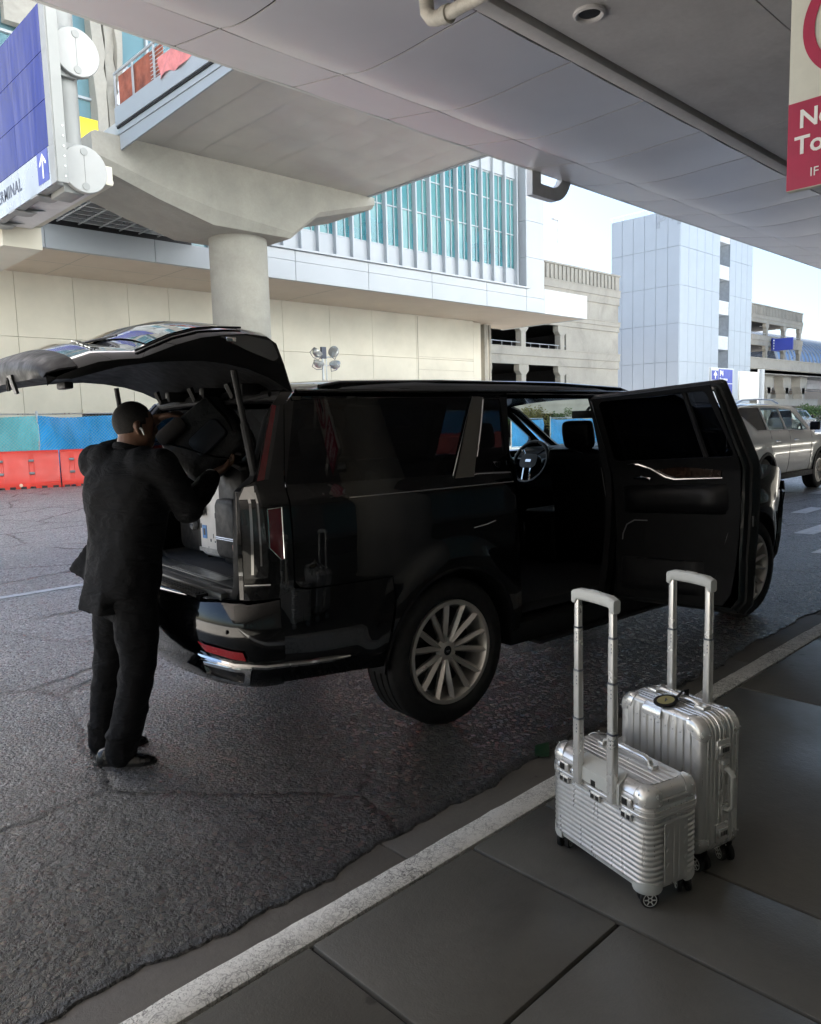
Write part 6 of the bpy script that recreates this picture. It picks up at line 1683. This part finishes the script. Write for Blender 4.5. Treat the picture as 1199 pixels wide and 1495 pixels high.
def pilot_case():
    e1 = Vector((-.265, -.964, 0)); e2 = Vector((.964, -.265, 0))
    w1 = Vector((2.234, 1.585, 0))
    W, Dp, z0, zs, zt = .475, .235, .190, .445, .530
    c = w1 + e1 * .232 + e2 * (.1)
    c.z = .13
    M = Matrix((e1, e2, Vector((0, 0, 1)))).transposed().to_4x4(); M.translation = c        # x along the case, y away from the viewer
    z0 -= .13; zs -= .13; zt -= .13
    root = empty('pilot_suitcase', c, 0, 'nearer low aluminium suitcase with horizontal ribs and three front latches', 'suitcase')
    D = lambda n, b, m, par=None, **k: b.done(n, m, par or root, **k)
    def ring(z, off, r=.045): return [(u, v, z) for u, v in rrect(W + 2 * off, Dp + 2 * off, r, 8)]
    # ribbed tub
    b = MB(); rings = [ring(z0 - .006, -.03), ring(z0 - .003, -.012), ring(z0 + .006, -.002)]
    n = 12; pitch = (zs - .028 - z0 - .012) / n; z = z0 + .012
    for k in range(n):
        for t, o in ((0, -.0026), (.18, -.0026), (.30, .0), (.42, .0016), (.60, .0022), (.78, .0016), (.88, .0), (.96, -.0022)):
            rings.append(ring(z + t * pitch, o))
        z += pitch
    rings += [ring(zs - .028, -.002), ring(zs - .024, .001), ring(zs - .004, .001)]
    b.loft(rings, M=M); D('tub', b, ALU, smooth=28)
    # closing frame
    b = MB(); b.loft([ring(zs - .012, .0015), ring(zs - .012, .0045), ring(zs - .001, .005), ring(zs + .001, .0035), ring(zs + .003, .005), ring(zs + .014, .0045), ring(zs + .014, .0015)], M=M); D('frame', b, ALUP, smooth=30)
    # lid with grooves running along its length
    b = MB(); L = []
    for z, o in ((zs + .004, .001), (zs + .02, .001), (zs + .026, -.0022), (zs + .033, -.0022), (zs + .037, .0015), (zs + .046, .0015), (zs + .050, -.0018), (zs + .055, -.0012), (zs + .065, -.006), (zs + .075, -.014), (zs + .081, -.024), (zs + .0845, -.036)):
        L.append(ring(z, o, .045 if o > -.01 else .042))
    b.loft(L, cap=(True, False), M=M)
    def top(u, v):
        g = abs((v / .0205) % 1 - .5) * 2
        return (u, v, zs + .0845 + .0026 * sm(.18, .42, g) * (1 if abs(v) < Dp / 2 - .045 else .5))
    b.panel([(q[0], q[1]) for q in ring(0, -.036, .042)], [], top, .012, grid=(.05, .0026), M=M)
    D('lid', b, ALU, smooth=28)
    # corner plates with rivets
    for sx in (-1, 1):
        for sy in (-1, 1):
            b = MB(); rings = []
            for k in range(9):
                a = lerp(-.42, PI / 2 + .42, k / 8)
                cx, cy = sx * (W / 2 - .045), sy * (Dp / 2 - .045)
                prof = [(.049, zs + .03), (.049, zs + .053), (.0465, zs + .064), (.040, zs + .076), (.030, zs + .084), (.016, zs + .0885), (.001, zs + .0895)]
                rings.append([(cx + sx * q * math.cos(a), cy + sy * q * math.sin(a), zz) for q, zz in prof])
            b.loft(rings, closed=False, M=M); cp = D('corner_guard', b, ALUP, smooth=50, solid=.002)
            b = MB()
            for a, q, zz in ((.1, .046, zs + .066), (PI / 2 - .1, .046, zs + .066), (PI / 4, .032, zs + .085), (.0, .050, zs + .036), (PI / 2, .050, zs + .036)):
                b.ball((sx * (W / 2 - .045) + sx * q * math.cos(a), sy * (Dp / 2 - .045) + sy * q * math.sin(a), zz), .003, 8, 5, M)
            D('rivet', b, STEEL, cp)
    # latches on the front
    for x in (-.155, .005, .150):
        b = MB(); b.box(x - .022, x + .022, -Dp / 2 - .010, -Dp / 2 - .003, zs + .010, zs + .040, M=M, bev=.002); b.box(x - .022, x + .022, -Dp / 2 - .010, -Dp / 2 - .003, zs - .034, zs - .010, M=M, bev=.002); l = D('latch', b, ALUP, smooth=40)
        b = MB(); b.box(x - .017, x + .006, -Dp / 2 - .0125, -Dp / 2 - .0095, zs + .014, zs + .036, M=M, bev=.001); b.box(x - .018, x - .004, -Dp / 2 - .0125, -Dp / 2 - .0095, zs - .028, zs - .014, M=M); b.box(x + .006, x + .018, -Dp / 2 - .0125, -Dp / 2 - .0095, zs - .028, zs - .014, M=M); D('lock_dial', b, SLOCK, l, smooth=None)
        b = MB()
        for dx in (-.03, .03):
            for dz in (.012, -.014): b.ball((x + dx, -Dp / 2 - .004, zs + dz), .0032, 8, 5, M)
        D('rivet', b, BLACKL, l)
    # end panel with vertical grooves
    for s in (-1, 1):
        b = MB()
        def endp(u, v, s=s):
            g = abs((u / .024) % 1 - .5) * 2
            return (s * (W / 2 + .0035 + .0022 * sm(.15, .4, g)), u, v)
        b.panel(rpoly([(-.052, z0 + .02), (.052, z0 + .02), (.052, zs - .03), (-.052, zs - .03)], .006), [], endp, .02, grid=(.003, .05), M=M); D('end_plate', b, ALU, smooth=28, solid=.003)
        b = MB()
        for v in (-.05, -.025, .0, .025, .05): b.ball((s * (W / 2 + .005), v, zs - .018), .0028, 8, 5, M); b.ball((s * (W / 2 + .005), v, zs + .020), .0028, 8, 5, M)
        D('rivet', b, STEEL)
    # top handle
    b = MB(); b.tube([M @ Vector(p) for p in ((-.115, .025, zs + .088), (-.105, .025, zs + .108), (-.085, .025, zs + .116), (.085, .025, zs + .116), (.105, .025, zs + .108), (.115, .025, zs + .088))], (.011, .007), 10); th = D('carry_handle', b, ALUP)
    b = MB()
    for s in (-1, 1): b.box(s * .118 - .014, s * .118 + .014, .010, .040, zs + .085, zs + .099, M=M, bev=.003)
    D('handle_mount', b, ALUP, th)
    # pull handle and its housing on the front
    y = -Dp / 2 - .006
    b = MB(); out = rpoly([(-.112, zs - .004), (-.085, zs + .018), (.085, zs + .018), (.112, zs - .004), (.112, zs + .074), (.095, zs + .094), (-.095, zs + .094), (-.112, zs + .074)], .012)
    xo = -.003 * 0 - .006
    b.panel([(u + .01, v) for u, v in out], [], lambda u, v: (u, -Dp / 2 - .012 + .052 * sm(zs + .066, zs + .094, v) * 1.0, v), .012, M=M); D('handle_housing', b, GREYP, smooth=50, solid=.012)
    Mg = M @ T(.01, -Dp / 2 + .004 - .016, 0)
    grip(root, Mg, .165, [(zs + .0, zs + .235, .0165), (zs + .235, zs + .405, .0148), (zs + .405, zs + .555, .0132), (zs + .555, zs + .668, .0118)], 0)
    # foot corners and castors
    for sx in (-1, 1):
        for sy in (-1, 1):
            b = MB(); rings = []
            for k in range(9):
                a = lerp(-.35, PI / 2 + .35, k / 8); cx, cy = sx * (W / 2 - .045), sy * (Dp / 2 - .045)
                rings.append([(cx + sx * q * math.cos(a), cy + sy * q * math.sin(a), zz) for q, zz in ((.049, z0 + .038 - .02 * abs(k - 4) / 4), (.0495, z0 + .006), (.045, z0 - .006), (.02, z0 - .012))])
            b.loft(rings, closed=False, M=M); D('foot_guard', b, GREYP, smooth=50, solid=.003)
            p = M @ Vector((sx * (W / 2 - .035), sy * (Dp / 2 - .038), 0))
            spinner(root, p.x, p.y, {(-1, -1): .4, (1, -1): -.55, (1, 1): .95, (-1, 1): .2}[(sx, sy)] - .2, .13)
    return root
pilot_case()

def cabin_case():
    e1 = Vector((-.265, -.964, 0)); e2 = Vector((.964, -.265, 0))
    a = R(0); W, Dp, H = .385, .195, .49
    c = Vector((2.555, 1.063, 0)) - e1 * (W / 2 + .0) - e2 * (.068); c.z = .13
    M = Matrix((e1, e2, Vector((0, 0, 1)))).transposed().to_4x4(); M.translation = c
    z0 = .058; zc = z0 + H / 2; zt = z0 + H
    root = empty('cabin_suitcase', c, 0, 'taller aluminium cabin suitcase behind, vertical ribs and a round yellow luggage tag', 'suitcase')
    D = lambda n, b, m, par=None, **k: b.done(n, m, par or root, **k)
    def ring(y, off, r=.055): return [(u, y, zc + v) for u, v in rrect(W + 2 * off, H + 2 * off, r + off, 9)]
    # side wall: ribs follow the whole perimeter
    b = MB(); rings = []
    ys = []
    half = Dp / 2
    for s in (-1,):
        pass
    prof = [(-half + .002, -.016), (-half + .006, -.008), (-half + .014, -.002), (-half + .020, 0)]
    k = -half + .024
    while k < half - .026:
        inside = abs(k + .008) < .020
        for t, o in ((0, -.0026), (.002, -.0026), (.0045, .0018), (.0125, .0022), (.0150, -.0026)): prof.append((k + t, o if not inside else .0))
        k += .0178
    prof += [(half - .020, 0), (half - .014, -.002), (half - .006, -.008), (half - .002, -.016)]
    b.loft([ring(y, o) for y, o in prof], cap=(False, False), M=M)
    def face(s):
        def f(u, v):
            g = abs((u / .0335) % 1 - .5) * 2
            edge = sm(W / 2 - .016, W / 2 - .05, abs(u)) * sm(H / 2 - .016, H / 2 - .045, abs(v))
            return (u, s * (half - .002 + .0045 * sm(.14, .36, g) * edge), zc + v)
        return f
    for s in (-1, 1): b.panel([(q[0], q[2] - zc) for q in ring(0, -.016)], [], face(s), .015, grid=(.0036, .045), M=M)
    D('shell', b, ALU, smooth=30, weld=.0004)
    b = MB(); b.loft([ring(-.016, .001), ring(-.014, .0045), ring(-.002, .0050), ring(-.001, .003), ring(.001, .003), ring(.002, .005), ring(.014, .0045), ring(.016, .001)], cap=(False, False), M=M); D('frame', b, ALUP, smooth=30)
    # ball corners
    for sx in (-1, 1):
        for sz in (-1, 1):
            for sy in (-1, 1):
                b = MB(); rings = []
                for k in range(9):
                    a = lerp(-.30, PI / 2 + .30, k / 8); cx, cz = sx * (W / 2 - .055), zc + sz * (H / 2 - .055)
                    rings.append([(cx + sx * q * math.cos(a), sy * yy, cz + sz * q * math.sin(a)) for q, yy in ((.058, half - .040), (.058, half - .016), (.053, half - .006), (.045, half + .0005), (.030, half + .003), (.012, half + .0035))])
                b.loft(rings, closed=False, M=M); cp = D('corner_guard', b, ALUP, smooth=50, solid=.002)
                b = MB()
                for a, q, yy in ((.0, .050, half), (PI / 2, .050, half), (PI / 4, .022, half + .004), (.1, .059, half - .034), (PI / 2 - .1, .059, half - .034)):
                    b.ball((sx * (W / 2 - .055) + sx * q * math.cos(a), sy * yy, zc + sz * (H / 2 - .055) + sz * q * math.sin(a)), .0028, 8, 5, M)
                D('rivet', b, STEEL, cp)
    # rib end studs and badge on the front
    b = MB()
    for k in range(-5, 6):
        u = (k + .0) * .0335
        if abs(u) < W / 2 - .06: b.ball((u, -half - .003, zt - .062), .0028, 8, 5, M)
    D('rivet', b, STEEL)
    b = MB(); b.panel(rrect(.085, .045, .01, 4), [], lambda u, v: (u - .03, -half - .0035 + .014 * sm(-.002, .0225, v), zt - .026 + v), .01, M=M); bd = D('name_plate', b, ALUP, smooth=40, solid=.003)
    Mt = M @ T(-.03, -half - .0035, zt - .030) @ RX(PI / 2)
    b = MB(); b.text('RIMOWA', .013, Mt, .0006, spacing=1.2); D('lettering', b, mat('etched lettering', (.2, .2, .2), .4), bd, smooth=None)
    # end locks and side handle on the narrow side towards the right
    for z in (zc + .135, zc - .165):
        b = MB(); b.box(W / 2 + .001, W / 2 + .008, -.032, .032, z - .034, z + .034, M=M, bev=.003); l = D('lock', b, ALUP, smooth=40)
        b = MB(); b.box(W / 2 + .008, W / 2 + .016, -.026, .026, z - .016, z + .018, M=M, bev=.004); D('lock_lever', b, ALUP, l, smooth=40)
        b = MB()
        for k in range(3): b.box(W / 2 + .0155, W / 2 + .0175, -.016 + k * .012, -.008 + k * .012, z - .007, z + .009, M=M)
        D('lock_dial', b, SLOCK, l, smooth=None)
    b = MB(); b.tube([M @ Vector(p) for p in ((W / 2 + .004, .01, zc + .065), (W / 2 + .026, .01, zc + .062), (W / 2 + .040, .01, zc + .045), (W / 2 + .040, .01, zc - .062), (W / 2 + .028, .01, zc - .078), (W / 2 + .004, .01, zc - .080))], (.012, .007), 10); sh = D('side_handle', b, GREYP)
    b = MB(); b.box(W / 2 + .001, W / 2 + .012, -.006, .026, zc + .05, zc + .095, M=M, bev=.003); b.box(W / 2 + .001, W / 2 + .012, -.006, .026, zc - .10, zc - .066, M=M, bev=.003); D('handle_mount', b, ALUP, sh, smooth=40)
    b = MB()
    for k in range(9): b.ball((W / 2 + .005, -.020, zc - .22 + k * .055), .0026, 8, 5, M); b.ball((W / 2 + .005, .024, zc - .22 + k * .055), .0026, 8, 5, M)
    D('rivet', b, STEEL)
    # top carry handle and tag
    b = MB(); b.tube([M @ Vector(p) for p in ((-.105, .0, zt + .003), (-.095, .0, zt + .016), (-.07, .0, zt + .022), (.07, .0, zt + .022), (.095, .0, zt + .016), (.105, .0, zt + .003))], (.012, .008), 12); ch = D('carry_handle', b, ALUP)
    b = MB()
    for s in (-1, 1): b.box(s * .108 - .022, s * .108 + .022, -.020, .020, zt + .002, zt + .016, M=M, bev=.004)
    D('handle_mount', b, ALUP, ch, smooth=40)
    t = empty('luggage_tag', M @ Vector((.0, -.062, zt + .008)), 0, 'round yellow and black luggage tag strapped to the taller suitcase handle', 'luggage tag')
    Mt = M @ T(.0, -.062, zt + .010) @ RX(R(12)) @ RZ(R(-20))
    b = MB(); b.lathe([(.001, -.005), (.040, -.005), (.043, -.002), (.043, .003), (.036, .006), (.031, .005), (.031, .003), (.001, .003)], 36, Mt); b.done('rim', PLAST, t, 40)
    b = MB(); b.lathe([(.001, .0042), (.030, .0042), (.0305, .0030)], 36, Mt); b.done('face', mat('faded yellow card', (.40, .36, .16), .35), t, 40)
    b = MB(); b.box(-.012, .012, -.0022, .0022, .0044, .0054, M=Mt @ RZ(R(-35))); b.box(-.004, .004, .003, .006, .0044, .0054, M=Mt @ RZ(R(-35))); b.done('print', BLACKL, t, None)
    b = MB(); b.tube([Mt @ Vector((.0, .040, .002)), Mt @ Vector((.005, .056, .014)), Mt @ Vector((.01, .066, .028)), Mt @ Vector((.012, .078, .024)), Mt @ Vector((.012, .074, .006))], (.010, .003), 8); b.done('strap', PLAST, t)
    # pull handle at the back
    grip(root, M @ T(-.01, half - .030, 0), .165, [(zt - .03, zt + .235, .0150), (zt + .235, zt + .438, .0130)], 0)
    for sx in (-1, 1):
        for sy in (-1, 1):
            p = M @ Vector((sx * (W / 2 - .03), sy * (half - .035), 0)); spinner(root, p.x, p.y, {(1, -1): 1.2, (1, 1): .9}.get((sx, sy), .2), .13)
cabin_case()

def litter():
    b = MB(); b.add([(3.02, 2.27, .003), (3.09, 2.23, .012), (3.14, 2.27, .035), (3.09, 2.32, .02)], [(0, 1, 2, 3)]); b.add([(3.02, 2.27, .003), (3.06, 2.21, .004), (3.09, 2.23, .012)], [(0, 1, 2)])
    tag(b.done('leaf', mat('dark green leaf', (.012, .05, .022), .4), smooth=None, solid=.002), 'dark green scrap of leaf lying in the gutter behind the suitcases', 'leaf')
litter()

# ------------------------------------------------------------------ other vehicles
def suv_shape(label, paint, loc, rz, name='parked_suv', pickup=False):
    root = empty(name, (0, 0, 0), 0, label, 'suv' if not pickup else 'pickup truck')
    ZT = [(.38, .93), (.6, .975), (.9, .995), (1.15, .99), (1.26, .97), (1.32, .945), (1.80, .80), (1.90, .74)]
    AX, FX, WZ, AR = 0, 3.08, .41, .465
    def SW(x, z):
        w = interp(z, ZT) + .010 * math.exp(-((z - 1.10) / .05) ** 2)
        if x < -.5: w -= .10 * ((-.5 - x) / .7) ** 2
        if x > 3.2: w -= .16 * ((x - 3.2) / .8) ** 2
        for cx in (AX, FX): w += .03 * (1 - sm(.50, .62, math.hypot(x - cx, z - WZ))) * (z < 1.1)
        return w
    Sd = lambda s, o=0: (lambda u, v: (u, s * (SW(u, v) + o), v))
    def arch(cx, n=18): return [(cx + AR * math.cos(PI - PI * k / n), WZ + AR * math.sin(PI - PI * k / n)) for k in range(n + 1)]
    D = lambda n, b, m, par=None, **k: b.done(n, m, par or root, **k)
    body = [(-1.20, .55), (-.60, .44)] + arch(AX) + [(.60, .42), (2.48, .42)] + arch(FX) + [(3.72, .46), (3.86, .62), (3.84, 1.0), (3.74, 1.12), (3.3, 1.19), (2.72, 1.24), (2.02, 1.78), (1.80, 1.86), (-.70, 1.88), (-1.0, 1.84), (-1.16, 1.35), (-1.24, 1.20)]
    w1 = rpoly([(-.92, 1.78), (-.72, 1.80), (.02, 1.83), (.42, 1.37), (-.30, 1.37), (-.55, 1.50)], .04)
    w1 = rpoly([(-.95, 1.74), (-.80, 1.82), (.06, 1.82), (.20, 1.37), (-.28, 1.37)], [.10, .06, .02, .02, .05])
    w2 = rpoly([(.13, 1.82), (.98, 1.80), (1.15, 1.36), (.28, 1.37)], .02)
    w3 = rpoly([(1.05, 1.80), (1.72, 1.76), (2.42, 1.33), (1.22, 1.36)], .03)
    for s in (-1, 1):
        b = MB(); b.panel(body, [w1, w2, w3], Sd(s), .06); D('body_side', b, paint, smooth=45, solid=.02)
        for w in (w1, w2, w3):
            b = MB(); b.panel(w, [], Sd(s, -.008), .15); D('window', b, PRIV if w is w1 else CLEAR, smooth=60)
        for cx in (AX, FX):
            b = MB(); rings = [[(cx + q * math.cos(PI * 1.05 - PI * 1.1 * k / 20), s * (SW(cx + .45 * math.cos(PI - PI * k / 20), .7) + o), WZ + q * math.sin(PI * 1.05 - PI * 1.1 * k / 20)) for q, o in ((AR + .065, .0), (AR + .06, .02), (AR, .025), (AR - .01, -.02), (AR + .01, -.4))] for k in range(21)]
            b.loft(rings, closed=False); D('arch_trim', b, PLAST, smooth=50)
        b = MB(); b.box(.50, 2.58, s * .90, s * 1.02, .34, .46, bev=.02); D('running_board', b, PLAST)
        b = MB()
        for x0 in (.42, 1.42): b.tube([Sd(s, .02)(x0, 1.13), Sd(s, .035)(x0 + .11, 1.135), Sd(s, .02)(x0 + .22, 1.13)], (.012, .016), 8)
        D('door_handle', b, CHROME)
        b = MB()
        for xx, lo in ((.22, .62), (1.20, .44), (2.45, .46)): b.tube([Sd(s, .003)(xx + .02 * k, lerp(lo, 1.34, k / 5)) for k in range(6)], .004, 5)
        D('door_gap', b, BLACKL)
        b = MB(); b.tube([Sd(s, .004)(*p) for p in densify(w1, .1)[:6]] if False else [Sd(s, .006)(*p) for p in ((-.96, 1.73), (-.60, 1.53), (-.28, 1.36), (.3, 1.36), (1.2, 1.35), (2.42, 1.325))], .008, 6); D('window_trim', b, CHROME)
        b = MB(); b.tube([(-.75, s * .70, 1.90), (-.5, s * .70, 1.965), (.3, s * .70, 1.985), (1.0, s * .70, 1.97), (1.3, s * .70, 1.90)], (.03, .014), 8); D('roof_rail', b, STEEL)
        b = MB(); b.lathe([(.001, -.01), (.12, -.01), (.135, .0), (.12, .02)], 20, T(-1.14, s * (SW(-1.14, 1.14) - .01), 1.14) @ RZ(R(18 * s)), 'y'); D('tail_light', b, REDL)
        m_ = MB(); rbox(2.25, 2.38, min(s * 1.02, s * 1.22), max(s * 1.02, s * 1.22), 1.32, 1.50, .05)(m_); D('door_mirror', m_, PLAST, smooth=50)
        for cx in (AX, FX): wheel(root, cx, s * .86, .40, .27, s, .255)
    b = MB(); rings = []
    for x, z in ((-1.0, 1.86), (-.8, 1.90), (-.3, 1.925), (.6, 1.925), (1.4, 1.90), (1.85, 1.855), (2.05, 1.79)):
        rings.append([(x, .80 * t, z - .055 * abs(t) ** 3) for t in [-1 + .1 * k for k in range(21)]])
    b.loft(rings, closed=False); D('roof', b, paint, smooth=60, solid=.02)
    b = MB(); b.loft([[(lerp(2.0, 2.72, k / 5) - .1 * t * t, t * lerp(.78, .92, k / 5), lerp(1.80, 1.25, k / 5)) for t in [-1 + .2 * q for q in range(11)]] for k in range(6)], closed=False); D('windscreen', b, CLEAR, smooth=60)
    b = MB(); b.loft([[(x - .12 * t * t * sm(3.0, 3.7, x), t * (SW(min(x, 3.8), 1.2) - .0), z - .03 * abs(t) ** 3) for t in [-1 + .1 * q for q in range(21)]] for x, z in ((2.7, 1.25), (3.1, 1.24), (3.5, 1.19), (3.75, 1.12))], closed=False); D('bonnet', b, paint, smooth=60, solid=.02)
    b = MB(); b.loft([[(x - .16 * abs(t) ** 3, t * .93, z) for t in [-1 + .1 * q for q in range(21)]] for x, z in ((3.78, .36), (3.95, .5), (3.98, .8), (3.92, 1.02), (3.80, 1.12))], closed=False); fb = D('front_bumper', b, paint, smooth=60, solid=.02)
    b = MB(); b.panel(rrect(1.1, .36, .06, 4, 0, .86), [], lambda u, v: (3.99 - .16 * abs(u / .93) ** 3, u, v), .08); D('grille', b, CHROME, fb, smooth=None, solid=.01)
    b = MB(); b.loft([[(x + .10 * abs(t) ** 3, t * .90, z) for t in [-1 + .1 * q for q in range(21)]] for x, z in ((-1.18, .40), (-1.30, .5), (-1.30, .72), (-1.24, .80), (-1.24, 1.20), (-1.16, 1.35))], closed=False); D('rear_panel', b, paint, smooth=50, solid=.02)
    b = MB(); b.loft([[(lerp(-1.15, -.98, k / 4) + .08 * abs(t) ** 3, t * lerp(.84, .72, k / 4), lerp(1.36, 1.84, k / 4)) for t in [-1 + .2 * q for q in range(11)]] for k in range(5)], closed=False); D('rear_window', b, PRIV, smooth=60)
    b = MB(); b.box(-1.1, 3.7, -.85, .85, .36, .42); D('floor_pan', b, PLAST, smooth=None)
    for x, y in ((1.15, -.4), (1.15, .4), (.2, -.4), (.2, .4)):
        se = MB(); rbox(x - .08, x + .08, y - .25, y + .25, .6, 1.32, .06)(se); rbox(x - .06, x + .04, y - .13, y + .13, 1.36, 1.58, .04)(se); D('seat', se, LEATHER, smooth=60)
    b = MB(); rbox(1.95, 2.6, -.85, .85, .9, 1.26, .08)(b); D('dashboard', b, INTER, smooth=60)
    root.location = loc; root.rotation_euler.z = rz
    return root
suv_shape('pearl white suv with roof rails driving away beyond the black car', WPAINT, (15.62, 7.02, 0), 0)
suv_shape('dark grey suv partly hidden far behind the white one', GPAINT, (62, 22.5, 0), 0)
